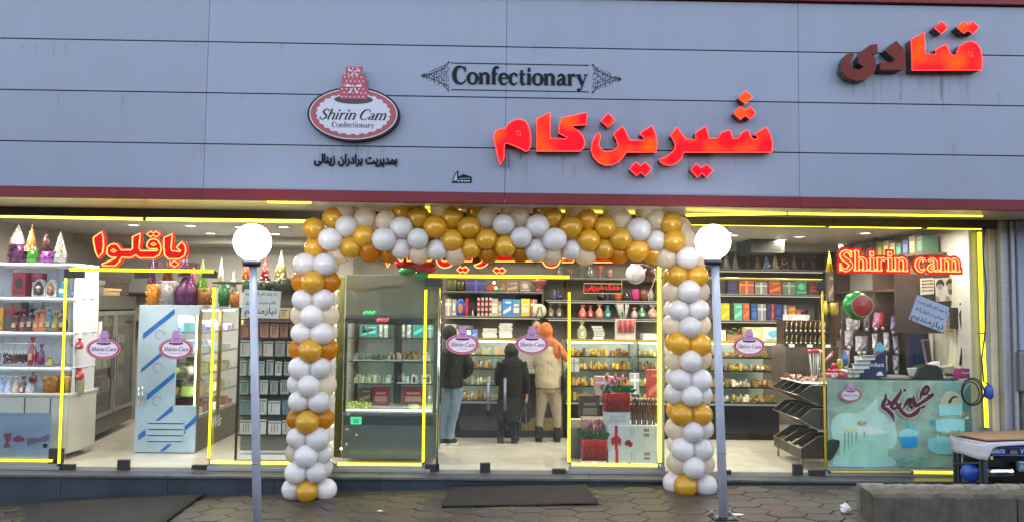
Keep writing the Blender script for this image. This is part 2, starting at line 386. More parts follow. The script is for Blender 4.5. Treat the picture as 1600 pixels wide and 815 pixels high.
# floor tiles
fl = thing('shop_floor', None, None, (0, 9, 0)); tag(fl, kind='structure')
b = MB(); b.box(XL - .2, XR + .2, 9.02, 13.0, -.1, -.004, mat('tile grout', '#9c978c', .8)); b.build('floor_bed', fl)
tm = mat('polished cream floor tile', '#c9c3b4', .16, 0, .10, 2.2, 0, stretch=(1, 1.6, 1), coat=.2)
b = MB(); b.box(-.298, .298, -.298, .298, -.004, 0, tm); to = b.build('floor_tile', base=(0, 0, 0)); td = to.data; bpy.data.objects.remove(to)
for i in range(21):
    for j in range(6):
        o = bpy.data.objects.new('floor_tile', td); col.objects.link(o); o.parent = fl; o.location = Vector((XL + .3 + i * .6, 9.36 + j * .6, 0)) - fl.location

# shell: back and side walls, ceiling, soffit, fascia
wallm = mat('taupe wall paint', '#71695e', .6, 0, .06); walll = mat('pale wall paint', '#a9a5a0', .55, 0, .05)
bld = thing('shop_building', 'shop building behind the grey fascia with its walls, ceiling and upper wall', 'building', (0, 9.5, 0))
b = MB(); b.box(-2.4, XR + .2, YB, YB + .2, -.1, CEIL + .1, wallm).box(XL - .2, -2.4, YB, YB + .2, -.1, CEIL + .1, walll); b.build('back_wall', bld)
b = MB(); b.box(XL - .2, XL, 9.06, YB, -.1, CEIL + .1, walll); b.build('side_wall', bld)
b = MB(); b.box(XR, XR + .2, 9.06, YB, -.1, CEIL + .1, walll); b.build('side_wall', bld)
cl = MB(); cl.box(XL - .2, XR + .2, 9.06, YB + .2, CEIL, CEIL + .15, mat('ceiling paint', '#b7b2a8', .5, 0, .04)); cl.build('ceiling', bld)
upm = mat('upper wall render', '#5d4a46', .8, 0, .2, 3, .3)
b = MB(); b.box(-14, 14, 8.35, 9.3, 5.45, 11, upm); b.build('upper_wall', bld)
b = MB(); b.box(-14, XL - .3, 8.9, 9.4, -.8, 5.4, upm); b.build('neighbour_wall', bld); b = MB(); b.box(6.75, 14, 8.9, 9.4, -.8, 5.4, upm); b.build('neighbour_wall', bld)
for k in range(7):
    x0 = -12 + k * 3.6; b = MB(); b.box(x0, x0 + 1.6, 8.32, 8.36, 6.4, 8.3, M['bronze']); wn = b.build('window', bld)
    b = MB(); b.box(x0 + .08, x0 + .77, 8.30, 8.318, 6.48, 8.22, mat('dark window pane', '#20262c', .08)).box(x0 + .83, x0 + 1.52, 8.30, 8.318, 6.48, 8.22, _mc['dark window pane']); b.build('pane', wn)
# buildings across the street, seen only as reflections in the panes
op = thing('opposite_building', 'row of plain brick buildings across the street behind the camera', 'building', (0, -16, -.6))
for k, (x0, x1, h_, hx) in enumerate([(-40, -22, 6, '#6a5f55'), (-22, -9, 7, '#5c5048'), (-9, 3, 5.2, '#70685e'), (3, 15, 6.5, '#5f554c'), (15, 40, 6, '#685c52')]):
    b = MB(); b.box(x0, x1 - .1, -22, -16, -.8, h_, mat('street wall ' + hx, hx, .85, 0, .2, 3, .3)); b.build('wall', op)
    for i in range(int((x1 - x0) / 3)):
        for j in range(int(h_ / 3.2)):
            b = MB(); b.box(x0 + .8 + i * 3, x0 + 2.2 + i * 3, -16, -15.95, 1 + j * 3.1, 2.7 + j * 3.1, _mc['dark window pane']); b.build('window', op)
# soffit
sofm = mat('soffit panel cream white', '#d2ccc4', .30, 0, .08, 3, spec=.6, coat=.15)
for k in range(11):
    x0 = -9.0 + k * 1.66; b = MB(); b.box(x0 + .002, x0 + 1.658, 7.99, 8.93, 2.965, 2.985, sofm); b.build('soffit_panel', bld, bevel=.002)
b = MB(); b.box(-9.0, 9.2, 8.93, 9.1, CEIL - .055, 3.0, M['bronze']).box(-7.3, 6.1, 9.1, 9.14, CEIL - .03, 3.0, M['bronze']); b.build('head_frame', bld, bevel=.004)

# fascia of grey composite panels with red trims
def panelmat():
    m = mat('grey blue composite panel', '#a3a6ab', .42, .0, 0, 1, spec=.4); t = m.node_tree; N = t.nodes; L = t.links; b = N['Principled BSDF']
    ge = N.new('ShaderNodeNewGeometry'); mp = N.new('ShaderNodeMapping'); mp.inputs['Scale'].default_value = (5, 1, .35); L.new(ge.outputs['Position'], mp.inputs[0])
    n = N.new('ShaderNodeTexNoise'); n.inputs['Scale'].default_value = 1.0; n.inputs['Detail'].default_value = 8; n.inputs['Roughness'].default_value = .65; L.new(mp.outputs[0], n.inputs[0])
    r = N.new('ShaderNodeValToRGB'); r.color_ramp.elements[0].position = .42; r.color_ramp.elements[1].position = .78; r.color_ramp.elements[0].color = (0, 0, 0, 1); r.color_ramp.elements[1].color = (.45, .45, .45, 1); L.new(n.outputs[0], r.inputs[0])
    n2 = N.new('ShaderNodeTexNoise'); n2.inputs['Scale'].default_value = .6; n2.inputs['Detail'].default_value = 3; L.new(ge.outputs['Position'], n2.inputs[0])
    mu = N.new('ShaderNodeMath'); mu.operation = 'MULTIPLY'; L.new(r.outputs[0], mu.inputs[0]); L.new(n2.outputs[0], mu.inputs[1])
    mx = N.new('ShaderNodeMix'); mx.data_type = 'RGBA'; mx.inputs[6].default_value = (*srgb('#6d768a'), 1); mx.inputs[7].default_value = (*srgb('#5f626e'), 1); L.new(mu.outputs[0], mx.inputs[0])
    oi = N.new('ShaderNodeObjectInfo'); mr = N.new('ShaderNodeMapRange'); mr.inputs['To Min'].default_value = .95; mr.inputs['To Max'].default_value = 1.03; L.new(oi.outputs['Random'], mr.inputs[0])
    h = N.new('ShaderNodeHueSaturation'); L.new(mr.outputs[0], h.inputs['Value']); L.new(mx.outputs[2], h.inputs['Color']); L.new(h.outputs[0], b.inputs['Base Color'])
    bn = N.new('ShaderNodeTexNoise'); bn.inputs['Scale'].default_value = 1.3; L.new(ge.outputs['Position'], bn.inputs[0]); bp = N.new('ShaderNodeBump'); bp.inputs['Strength'].default_value = .4; bp.inputs['Distance'].default_value = .06; L.new(bn.outputs[0], bp.inputs['Height']); L.new(bp.outputs[0], b.inputs['Normal'])
    return m
fa = thing('shop_fascia', 'wide blue grey panelled shop fascia with dark red trims above the windows', 'fascia', (0, YF, 3.0))
pmt = panelmat(); ZR = [3.068, 3.545, 4.085, 4.63, 5.165]; XS = [-9.4, -6.24, -3.085, .055, 3.17, 6.3, 9.4]
for i in range(4):
    for k in range(6):
        b = MB(); b.box(XS[k] + .0015, XS[k + 1] - .0015, YF, YF + .03, ZR[i] + .005, ZR[i + 1] - .005, pmt); b.build('panel', fa, bevel=.003)
b = MB(); b.box(-9.4, 9.4, YF + .031, YF + .08, 3.0, 5.3, mat('black joint backing', '#0c0d10', .8)); b.build('backing', fa)
RG = random.Random(9); gr = MB(); grm = sheer('thin grime film', (.10, .085, .08), .10, .8)
for (px, py, L_, w_) in [(552, 222, .22, .30), (500, 226, .3, .02), (520, 228, .34, .03), (575, 226, .28, .04), (600, 224, .36, .02)] + [(RG.uniform(780, 1200), RG.uniform(240, 262), RG.uniform(.1, .36), RG.uniform(.008, .05)) for _ in range(26)] + [(RG.uniform(1330, 1530), RG.uniform(112, 124), RG.uniform(.15, .5), RG.uniform(.008, .06)) for _ in range(20)] + [(RG.uniform(0, 1600), [68, 146, 225][_ % 3], RG.uniform(.06, .25), RG.uniform(.01, .05)) for _ in range(24)]:
    q = P(px, py, YF); gr.ribbon([(q.x, q.z, w_), (q.x + RG.uniform(-.004, .004), q.z - L_ * .5, w_ * .7), (q.x, max(3.08, q.z - L_), w_ * .1)], YF - .0008 - .00002 * len(gr.f), None, grm)
tag(gr.build('grime_streaks', fa), kind='stuff')
redm = mat('dark red trim', '#5a0c18', .45, 0, .12, 4, .05, 20, spec=.25)
for k in range(6):
    b = MB(); b.box(XS[k] + .001, XS[k + 1] - .001, YF - .035, YF + .05, 2.958, ZR[0] - .001, redm); b.build('bottom_trim', fa, bevel=.004)
    b = MB(); b.box(XS[k] + .001, XS[k + 1] - .001, YF - .05, YF + .4, 5.17, 5.30, redm); b.build('top_trim', fa, bevel=.004)
b = MB(); b.box(-9.4, 9.4, YF + .0, YF + .4, 5.31, 5.45, mat('weathered coping', '#6b5d58', .8, 0, .4, 20, .5)); b.build('coping', fa)

# right hand end: frames, cream pilaster and blue grey wall cladding
pier = thing('end_pier', 'aluminium framed end pier with cream strip and blue grey cladding right of the last window', 'pier', (6.0, 9, 0))
def px_box(mb, x0, x1, y0, y1, Y, d, m, pyx=500):
    a = P(x0, y0, Y); c = P(x1, y1, Y); mb.box(min(a.x, c.x), max(a.x, c.x), Y, Y + d, c.z, a.z, m); return mb
cream = mat('cream painted strip', '#b9ae96', .5, 0, .1)
b = MB(); b.box(5.80, 5.88, 8.96, 9.0, -.03, CEIL - .056, cream); b.build('cream_strip', pier, bevel=.003)
b = MB(); b.box(5.70, 5.80, 8.975, 9.02, -.03, CEIL - .056, M['alu']); b.build('inner_frame', pier, bevel=.003)
for i, (a, c, y) in enumerate([(5.885, 5.93, 8.88), (5.935, 6.0, 8.91), (6.005, 6.05, 8.87)]):
    b = MB(); b.box(a, c, y, 9.02, -.2, 2.955, M['alu']); b.build('frame', pier, bevel=.004)
bgw = mat('blue grey clad wall', '#7a859c', .5, 0, .12, 4, .1)
b = MB(); b.box(6.06, 6.74, 8.84, 9.1, 1.45, 2.955, bgw); b.build('upper_cladding', pier, bevel=.004)
b = MB(); b.box(6.03, 6.74, 8.80, 9.1, .98, 1.445, mat('grey meter box', '#666a70', .45, .3, .1)); b.build('lower_box', pier, bevel=.02)
b = MB(); b.box(6.1, 6.74, 8.86, 9.1, -.3, .975, mat('rough stone pier', '#77746e', .8, 0, .3, 8, .6, 30)); b.build('stone_base', pier)
b = MB()
for z in (2.5, 2.0, 1.6, 1.1): b.lathe([(.012, 0), (.012, .01), (.004, .014)], 0, 0, M['dark'], 8)

# ------------------------------------------------------------------ lit sign letters on the fascia
def redface():
    m = bpy.data.materials.new('lit red acrylic'); m.use_nodes = True; t = m.node_tree; N = t.nodes; L = t.links; b = N['Principled BSDF']
    b.inputs['Base Color'].default_value = (.03, .001, .001, 1); b.inputs['Specular IOR Level'].default_value = .04; b.inputs['Roughness'].default_value = .3
    ge = N.new('ShaderNodeNewGeometry'); n = N.new('ShaderNodeTexNoise'); n.inputs['Scale'].default_value = 3.2; n.inputs['Detail'].default_value = 1
    L.new(ge.outputs['Position'], n.inputs[0]); r = N.new('ShaderNodeValToRGB'); r.color_ramp.elements[0].position = .44; r.color_ramp.elements[1].position = .70
    r.color_ramp.elements[0].color = (1, .006, .022, 1); r.color_ramp.elements[1].color = (1, .13, .003, 1)
    L.new(n.outputs[0], r.inputs[0]); L.new(r.outputs[0], b.inputs['Emission Color']); b.inputs['Emission Strength'].default_value = 1.05 * KE; return m
RF = redface(); EDGE = glow('glowing letter edge', (1, .03, .025), 5.0)
CORE = glow('hot orange letter core', (1, .10, .006), 1.0)
SIDE = mat('letter side metal', '#4d403c', .45, .4, .15); UNLIT = mat('unlit red acrylic', '#5c2420', .6, 0, .2, 6, spec=.15)
sA = (740, 130, 3.2)
LET = {
 'mim': ([[(135,408),(118,350),(105,290),(103,262),(113,240),(135,230),(158,230),(175,205),(200,188),(230,182),(258,192),(275,220),(285,265),(284,310),(275,335),(262,342),(240,330),(200,312),(175,302),(155,300),(152,340),(150,375)],[(212,243),(222,238),(233,250),(235,263),(222,258)]]),
 'kaf': ([[(316,182),(380,148),(382,278),(462,280),(470,272),(425,250),(430,210),(442,176),(566,149),(563,207),(482,214),(520,238),(545,265),(556,298),(548,325),(533,340),(316,340)]]),
 'nun': ([[(628,250),(612,262),(595,295),(588,335),(600,370),(625,397),(660,412),(695,408),(725,392),(750,365),(765,345),(912,345),(916,300),(908,255),(890,215),(838,248),(835,258),(852,272),(855,288),(780,288),(765,255),(745,218),(705,250),(703,262),(718,290),(722,315),(712,330),(690,342),(665,345),(645,338),(628,320),(625,300),(632,275)]]),
 'shin': ([[(928,382),(955,375),(985,355),(1005,335),(1010,310),(1000,285),(985,262),(1018,223),(1040,255),(1060,282),(1112,284),(1110,250),(1160,218),(1178,278),(1222,277),(1240,250),(1280,236),(1297,280),(1322,276),(1345,248),(1372,236),(1385,268),(1400,282),(1422,282),(1420,268),(1405,258),(1462,223),(1482,255),(1494,300),(1490,345),(1345,345),(1050,345),(1040,375),(1015,398),(985,411),(955,407),(935,395)]]),
 'dotn': ([[(672,153),(706,186),(672,220),(638,190)]]),
 'doty': ([[(812,396),(834,416),(858,396),(888,430),(860,465),(835,445),(815,462),(780,430)]]),
 'dots': ([[(1360,40),(1392,70),(1358,104),(1325,75)]]),
 'dots2': ([[(1332,118),(1358,138),(1385,120),(1408,152),(1382,180),(1358,162),(1335,182),(1302,152)]]),
 'doty2': ([[(1112,405),(1138,425),(1165,408),(1195,437),(1165,470),(1142,450),(1118,470),(1087,435)]])}
sB = (1280, 0, 2.397)
LET2 = {
 'qana': ([[(345,150),(392,123),(397,203),(438,206),(436,188),(474,168),(490,203),(513,211),(518,190),(530,172),(548,160),(570,156),(592,167),(604,190),(610,225),(608,262),(348,263)],[(558,195),(570,198),(576,214),(564,209)]]),
 'd1': ([[(457,82),(481,103),(458,127),(433,106)]]),
 'd2': ([[(541,83),(558,95),(575,82),(597,103),(575,127),(558,114),(542,125),(517,104)]]),
 'dal': ([[(228,262),(230,234),(275,234),(283,222),(246,190),(289,153),(315,183),(325,215),(313,262)]]),
 'ye': ([[(125,200),(104,204),(90,230),(85,265),(105,291),(140,303),(175,298),(200,281),(214,255),(212,222),(196,204),(220,198),(218,165),(190,170),(165,188),(148,212),(146,238),(166,250),(152,262),(127,256),(114,240),(132,206)]])}
def inset(pts, d):
    """outline pulled inwards by d (outline given as (x, z), any direction)"""
    n = len(pts); ar = sum(pts[i][0] * pts[(i + 1) % n][1] - pts[(i + 1) % n][0] * pts[i][1] for i in range(n)); s_ = 1 if ar > 0 else -1; out = []
    for i in range(n):
        a, b, c = pts[i - 1], pts[i], pts[(i + 1) % n]; e1 = Vector((b[0] - a[0], b[1] - a[1])); e2 = Vector((c[0] - b[0], c[1] - b[1]))
        e1 = e1.normalized() if e1.length else e2; e2 = e2.normalized() if e2.length else e1
        n1 = Vector((-e1.y, e1.x)) * s_; n2 = Vector((-e2.y, e2.x)) * s_; q = n1 + n2
        q = q.normalized() if q.length > .2 else n1; k = d / max(.55, q.dot(n1)); out.append((b[0] + q.x * k, b[1] + q.y * k))
    return out
def channel(loops, root, name, lit, Y=YF - .13, core=True):
    b = MB(); b.prism(loops, Y, YF - .012, RF if lit else UNLIT, SIDE); o = b.build(name, root)
    if lit:
        e = MB()
        for l in loops: e.tube([(x, Y - .001, z) for x, z in l], .0055, EDGE, 5, True)  # rim tube added for the bright letter edge and red spill on the panels
        e.build('glowing_edge', o)
    return o
sg = thing('lit_sign_lettering', 'large glowing red Persian channel letters in the middle of the fascia', 'sign', (1.2, YF - .1, 3.2))
for k, v in LET.items(): channel([poly_px(l, *sA, YF - .13) for l in v], sg, 'letter' if not k.startswith('dot') else 'letter_dot', True)
b = MB(); p = P(795, 250, YF)
b.box(p.x - .003, p.x + .003, YF - .02, YF - .002, Z(263, YF), Z(238, YF), M['dark']).box(p.x + .12, p.x + .124, YF - .02, YF - .002, Z(250, YF), Z(240, YF), M['dark']); b.build('cable', sg)
sg2 = thing('lit_sign_lettering', 'smaller Persian channel letters at the top right, partly red and glowing, two letters dark', 'sign', (4.3, YF - .1, 4.2))
for k, v in LET2.items(): channel([poly_px(l, *sB, YF - .13) for l in v], sg2, 'letter_dot' if k in ('d1', 'd2') else ('unlit_letter' if k in ('dal', 'ye') else 'letter'), k not in ('dal', 'ye'))

# printed word Confectionary with ornaments
INK = mat('navy black letter vinyl', '#0a0d1a', .6, 0, .05, spec=.15)
cf = thing('confectionary_lettering', 'dark serif word Confectionary between two thin lines with lace ornaments', 'sign', (.2, YF, 4.2))
p0 = P(706, 131, YF); p1 = P(918, 133.5, YF); xh = .118; adv = .97
sxx = (p1.x - p0.x) / gwidth('Confectionary', xh, adv)
b = MB(); gtext(b, 'Confectionary', p0.x, p0.z, xh, YF - .012, YF - .001, INK, sx=sxx, adv=adv, ws=1.28); b.build('lettering', cf)
for y0, y1, n_ in ((99.5, 102, 'upper'), (140.5, 144, 'lower')):
    a = P(705, y0, YF); c = P(920, y1, YF); b = MB(); b.box(a.x, c.x, YF - .006, YF - .001, (a.z + c.z) / 2 - .004, (a.z + c.z) / 2 + .004, INK); b.build('line', cf)
for side in (-1, 1):                              # lace ornaments: triangular filigree
    b = MB(); apex = P(660 if side < 0 else 969, 119 if side < 0 else 125.5, YF); bx = P(701 if side < 0 else 926, 120, YF).x; H_ = .145
    mid = (P(701, 120, YF).z + P(926, 123, YF).z) / 2; az = mid
    RR = random.Random(5); cols = 11
    for c in range(cols):
        f = (c + .5) / cols; x = apex.x + (bx - apex.x) * f; hh = H_ * f ** .9; k = max(1, int(2 + f * 6))
        for j in range(k):
            z = az + (-1 + 2 * (j + .5) / k) * hh
            a = RR.uniform(0, 6.28); rr = .012 + .004 * RR.random()
            arc = [(x + rr * math.cos(a + t_ * .8), z + rr * 1.1 * math.sin(a + t_ * .8), .0035 + .003 * (t_ % 2)) for t_ in range(6)]
            b.ribbon(arc, YF - .004 - .0003 * (j % 5), None, INK)
    for sgn in (-1, 1):
        b.ribbon(cr([(apex.x, az, .006), (apex.x + (bx - apex.x) * .45, az + sgn * .035, .005), (apex.x + (bx - apex.x) * .8, az + sgn * .09, .005), (bx, az + sgn * .155, .008)], 6), YF - .005, None, INK)
        b.prism([[(bx + .01 * math.cos(t_), az + sgn * .15 + .01 * math.sin(t_)) for t_ in [i * .785 for i in range(8)]]], YF - .006, None, INK)
    b.prism([[(apex.x - side * -.0 + .014 * math.cos(t_), az + .01 * math.sin(t_)) for t_ in [i * .785 for i in range(8)]]], YF - .006, None, INK)
    b.build('lace_ornament', cf)

fs = MB(); a = P(491, 255, YF); c = P(621, 253, YF)
ftext(fs, shape('بمدیریت برادران زینالی'), (a.x + c.x) / 2, a.z, .13, YF - .012, INK, width=c.x - a.x, bold=.030, depth=.02)
o = fs.build('small_lettering'); tag(o, 'small dark Persian line of lettering under the oval logo sign', 'sign')
def pxpoly(mb, pts, x0, y0, s, Y, m, back=None): return mb.prism([poly_px(pts, x0, y0, s, Y)], Y, back, m)
mk = MB(); q = (700, 260, 23.28)
pxpoly(mk, [(145,580),(180,430),(250,270),(335,165),(372,160),(375,370),(420,355),(560,285),(720,340),(860,375),(860,600),(145,600)], *q, YF - .006, INK, YF - .001)
gm = mat('grey mark inlay', '#8a8f9c', .5)
pxpoly(mk, [(190,530),(230,400),(310,240),(325,250),(320,380),(350,430),(300,530)], *q, YF - .008, gm)
for i in range(4): pxpoly(mk, [(340 + i * 120, 510), (430 + i * 120, 500), (440 + i * 120, 550), (345 + i * 120, 560)], *q, YF - .008, gm)
pxpoly(mk, [(430,440),(800,420),(800,435),(430,460)], *q, YF - .008, gm)
o = mk.build('maker_mark'); tag(o, 'small black mountain shaped mark low on the fascia beside the red letters', 'emblem')

# ------------------------------------------------------------------ the oval cake logo: big sign and window stickers
def ell(cx, cz, rx, rz, n=40, sc_=0, k=0): return [(cx + (rx + sc_ * math.cos(k * t)) * math.cos(t), cz + (rz + sc_ * math.cos(k * t)) * math.sin(t)) for t in [2 * math.pi * i / n for i in range(n)]]
def logo(mbf, cx, cz, w, Y, cols, deep, big=False, fin=None):
    """w: full width of the oval. deep: thickness of each layer step. mbf(name): the builder that takes that layer"""
    rx, rz = w / 2, w * .30; rim, line, ring, face, plate, cake, bow, ink, dot = cols; d = deep
    mbf('rim').prism([ell(cx, cz, rx, rz, 48)], Y, Y + (.075 if big else d * .5) , rim)
    mbf('ring').prism([ell(cx, cz, rx * .955, rz * .935, 48)], Y - d, Y, line); mbf('ring').prism([ell(cx, cz, rx * .93, rz * .90, 48)], Y - 2 * d, Y - d, ring)
    mbf('face').prism([ell(cx, cz, rx * .80, rz * .76, 96 if big else 48, rx * .02 if big else 0, 26)], Y - 3 * d, Y - 2 * d, face)
    if big:
        for i in range(24):
            t = 2 * math.pi * (i + .5) / 24
            if math.sin(t) > .93 and abs(math.cos(t)) < .35: continue
            mbf('face').prism([ell(cx + rx * .735 * math.cos(t), cz + rz * .69 * math.sin(t), w * .008, w * .008, 6)], Y - 4 * d, None, dot)
    mbf('plate').prism([ell(cx, cz + rz * .52, rx * .42, rz * .16, 24)], Y - 4 * d, Y - 3 * d, plate)
    tiers = [(.30, .54, .98), (.25, .95, 1.42), (.17, 1.38, 1.72)]
    for i, (hw, a, c) in enumerate(tiers):
        y = Y - (5 + i) * d; mb_ = mbf('cake_tier'); x0, x1, z0, z1 = cx - hw * rx, cx + hw * rx, cz + a * rz, cz + c * rz
        mb_.prism([[(x0, z0), (x1, z0), (x1 + rx * .015, z1), (x0 - rx * .015, z1)]], y, y + (d * (4 + i) if big else d), cake)
        if big:
            RR = random.Random(i); n = int(hw * 40)
            for j in range(3):
                for k in range(n // 2): mbf('dots').prism([ell(x0 + (k + .5 + .5 * (j % 2)) * (x1 - x0) / (n // 2 + .5), z0 + (j + .5) * (z1 - z0) / 3, w * .0085, w * .0085, 6)], y - d * .5 - .0001 * k, None, dot)
    for bi, (bz, bw, by) in enumerate([(.98, .16, 8.5), (1.55, .12, 8.5)] if big else [(.98, .13, 8.5)]):
        z = cz + bz * rz; y = Y - by * d
        for s_ in (-1, 1):
            mbf('bow').prism([[(cx, z), (cx + s_ * bw * rx, z + bw * .7 * rz), (cx + s_ * bw * 1.05 * rx, z - bw * .1 * rz)]], y, y + d * .5, bow)
            mbf('bow').prism([[(cx, z), (cx + s_ * bw * .75 * rx, z - bw * 1.5 * rz), (cx + s_ * bw * .35 * rx, z - bw * 1.5 * rz)]], y, y + d * .5, bow)
    y = Y - 3.3 * d; mb_ = mbf('lettering'); xh = w * (.073 if big else .074); s_ = 'Shirin '
    wd = gwidth('Shirin Cam', xh, .88, 1.02); x = cx - wd / 2 - xh * .25
    gtext(mb_, 'Shirin Cam', x, cz - rz * .22, xh, y - .002, None, ink, ws=.85, shear=.42, adv=.88, sx=1.02)
    if big: gtext(mb_, 'Confectionary', cx - gwidth('Confectionary', w * .036, .95) / 2, cz - rz * .50, w * .036, y - .002, None, ink, ws=.85, adv=.95)
    else: mb_.ribbon([(cx - w * .17, cz - rz * .45, w * .012), (cx + w * .17, cz - rz * .45, w * .012)], y - .002, None, mat('sticker small print', '#8d84a0', .5))
BL = (mat('black sign rim', '#08090d', .5, 0, .1, spec=.2), mat('white sign line', '#a8a4b0', .5, 0, .05), mat('crimson sign ring', '#78142e', .4, 0, .08), mat('white sign face', '#9c9eac', .45, 0, .05), mat('black cake plate', '#0d0d12', .5),
      mat('crimson cake print', '#86183a', .45, 0, .1), mat('pale bow print', '#a9a4a4', .5), INK, mat('white dots', '#b4a6ae', .5))
lg = thing('logo_sign', 'oval Shirin Cam Confectionary sign board with a tiered polka dot cake on top', 'sign', (P(552, 220, YF).x, YF - .1, P(552, 220, YF).z))
acc = {}
def big(n): return acc.setdefault(n, MB())
cxy = P(552, 178, YF - .1); logo(big, cxy.x, cxy.z, .955, YF - .09, BL, .003, True)
for n_, b in acc.items():
    o = b.build(n_, lg)
    if n_ == 'dots': tag(o, kind='stuff')
SL = (mat('sticker dark rim', '#7c3050', .5), mat('sticker white', '#dccfd8', .5), mat('sticker red ring', '#b03a58', .5), mat('sticker face', '#e4d4de', .5), mat('sticker plate', '#3a1440', .5),
      mat('sticker violet cake', '#b486b4', .5), mat('sticker bow', '#4b1a58', .5), mat('sticker ink', '#1c1a2c', .5), _mc['sticker white'] if 'sticker white' in _mc else None)
def sticker(parent, px, py, Y, w=.40):
    b = MB(); c = P(px, py, Y); logo(lambda n: b, c.x, c.z, w, Y, SL, .0009); return b.build('logo_sticker', parent)

# ------------------------------------------------------------------ shop windows: panes, neon tubes, rails, fittings
def nt_tube(root, pts, m='neon', r=.014, Y=8.955, name='neon_tube'):
    b = MB(); w_ = [P(a, c, Y) for a, c in pts]; b.tube(w_, r, M[m], 8)
    for k in range(len(w_) - 1):                   # end caps and clips
        d = (w_[k + 1] - w_[k]); n_ = 1
        for i in range(n_ + 1):
            q = w_[k] + d * (i / n_); e = d.normalized() * .008; b.tube([q - e, q + e], r * 1.12, M['bronze'] if i in (0, n_) else mat('clear clip', '#c9c06a', .4), 8)
    o = b.build(name, root)
    if m == 'neon_hot':                           # thin brighter tube added in front to imitate a blown-out core
        c = MB(); dy = Vector((0, -r * .72, 0)); c.tube([q + dy for q in w_], r * .38, glow('neon core', (1, .92, .20), 3.6), 6); c.build('added_bright_core', o)
    return o
def pane(root, x0, x1, z0, z1, Y=YG):
    b = MB(); b.box(x0, x1, Y, Y + .01, z0, z1, M['glass']); b.build('glass', root)
def rail(root, px0, px1, Y=8.965, h=.055):
    x0, x1 = X(px0, Y, 730), X(px1, Y, 730); b = MB(); b.box(x0, x1, Y, 9.045, -.029, .012, M['alu']).box(x0, x1, Y + .012, 9.035, .012, h, M['alu']); b.build('bottom_rail', root, bevel=.003)
def patch(root, px0, px1, py0, py1, Y=8.975):
    a = P(px0, py0, Y); c = P(px1, py1, Y); b = MB(); b.box(a.x, c.x, Y, 9.03, max(c.z, -.028), a.z, mat('patch fitting', '#3a3a3a', .4, .5, .1)); b.build('patch_fitting', root, bevel=.004)
ZT = CEIL - .056
def window(label, x0, x1, z0=.02, z1=ZT, cat='window', name='shop_window'):
    r = thing(name, label, cat, ((x0 + x1) / 2, YG, 0)); return r
xe = [X(p, 9.0) for p in (100, 217, 333, 523, 672)]
W1 = window('left end window with grey printed film and neon edges beside the white sweets display', XL, xe[0])
pane(W1, XL - .0, xe[0] - .004, .02, ZT); rail(W1, -80, 92)
nt_tube(W1, [(0, 338), (225, 342.5)], 'neon_hot'); nt_tube(W1, [(103, 433), (98, 580), (92, 724)]); nt_tube(W1, [(-40, 717.5), (84, 719)]); patch(W1, 100, 129, 420, 434); patch(W1, 76, 96, 700, 724)
film = backlit('blue grey window film', '#a0b2c8', .55)
b = MB(); a = P(-60, 643, 9.02); c = P(78, 716, 9.02); b.box(a.x, c.x, 9.012, 9.014, c.z, a.z, film)
pk = backlit('faded pink print', '#a8607e', .55); pk2 = backlit('faded mauve print', '#8c84a4', .55)
for s_, mm in (([(15,405),(55,400),(50,440),(38,440),(48,468),(15,470),(25,440)], pk), ([(60,425),(85,412),(115,425),(112,440),(85,445),(62,440)], pk), ([(125,425),(180,425),(228,402),(228,440),(180,445),(125,462)], pk2), ([(198,455),(210,450),(220,455),(218,470),(200,470)], M['dark'])):
    pxpoly(b, s_, 0, 540, 2.963, 9.011, mm)
b.build('printed_film', W1)
W2 = window('glass door in front of the blue striped fridge with two logo stickers', xe[0], xe[2], name='glass_door', cat='door')
pane(W2, xe[0] + .004, xe[1] - .003, -.0, P(160, 424, 9).z); pane(W2, xe[1] + .003, xe[2] - .004, 0, P(270, 426, 9).z); pane(W2, xe[0] + .004, xe[2] - .004, P(216, 421, 9).z, ZT, 9.012)
nt_tube(W2, [(108, 420.5), (336, 423.5)], r=.018); nt_tube(W2, [(228, 342.5), (480, 346)], 'neon_hot', r=.017)
for a in ((183, 200, 718, 738), (88, 115, 725, 733), (299, 322, 726, 733), (315, 338, 424, 434), (210, 232, 424, 434)): patch(W2, *a)
sticker(W2, 162, 544, 8.99); sticker(W2, 275, 544, 8.99)
W3 = window('window with neon edges in front of the dark cutlery rack behind the left lamp post', xe[2], xe[3])
pane(W3, xe[2] + .004, xe[3] - .003, .02, ZT); rail(W3, 323, 523); nt_tube(W3, [(334.5, 447), (331, 580), (326, 716)]); nt_tube(W3, [(328, 721), (520, 723.5)], 'neon_hot')
W4 = window('window with neon edges in front of the tall grey cake fridge', xe[3], xe[4])
pane(W4, xe[3] + .003, xe[4] - .003, .02, ZT); rail(W4, 523, 672); nt_tube(W4, [(665.5, 451), (663, 590), (661, 722)]); nt_tube(W4, [(526, 724), (660, 725)], 'neon_hot'); patch(W4, 664, 686, 725, 736)
xf = [X(p, 9.0) for p in (672, 777, 889, 1034, 1118, 1232, 1287, 1545)]
W5 = window('central pair of glass doors with steel pull handles and two logo stickers', xf[0], xf[2], name='glass_door', cat='door')
pane(W5, xf[0] + .012, xf[1] - .002, 0, P(720, 434, 9).z); pane(W5, xf[1] + .002, xf[2] - .004, 0, P(830, 434, 9).z); pane(W5, xf[0] + .004, xf[2] - .004, P(780, 431, 9).z, ZT, 9.012)
nt_tube(W5, [(668, 430.5), (891, 432.5)], r=.018)
for a in ((750, 766, 723, 738), (664, 690, 434, 447)): patch(W5, *a)
for hx in (763, 789):
    b = MB(); a = P(hx, 590, 8.93); c = P(hx, 641, 8.93); b.tube([a, c], .016, M['alu'], 10).tube([P(hx, 598, 8.93), P(hx, 598, 9.0)], .008, M['alu']).tube([P(hx, 633, 8.93), P(hx, 633, 9.0)], .008, M['alu']); b.build('door_handle', W5)
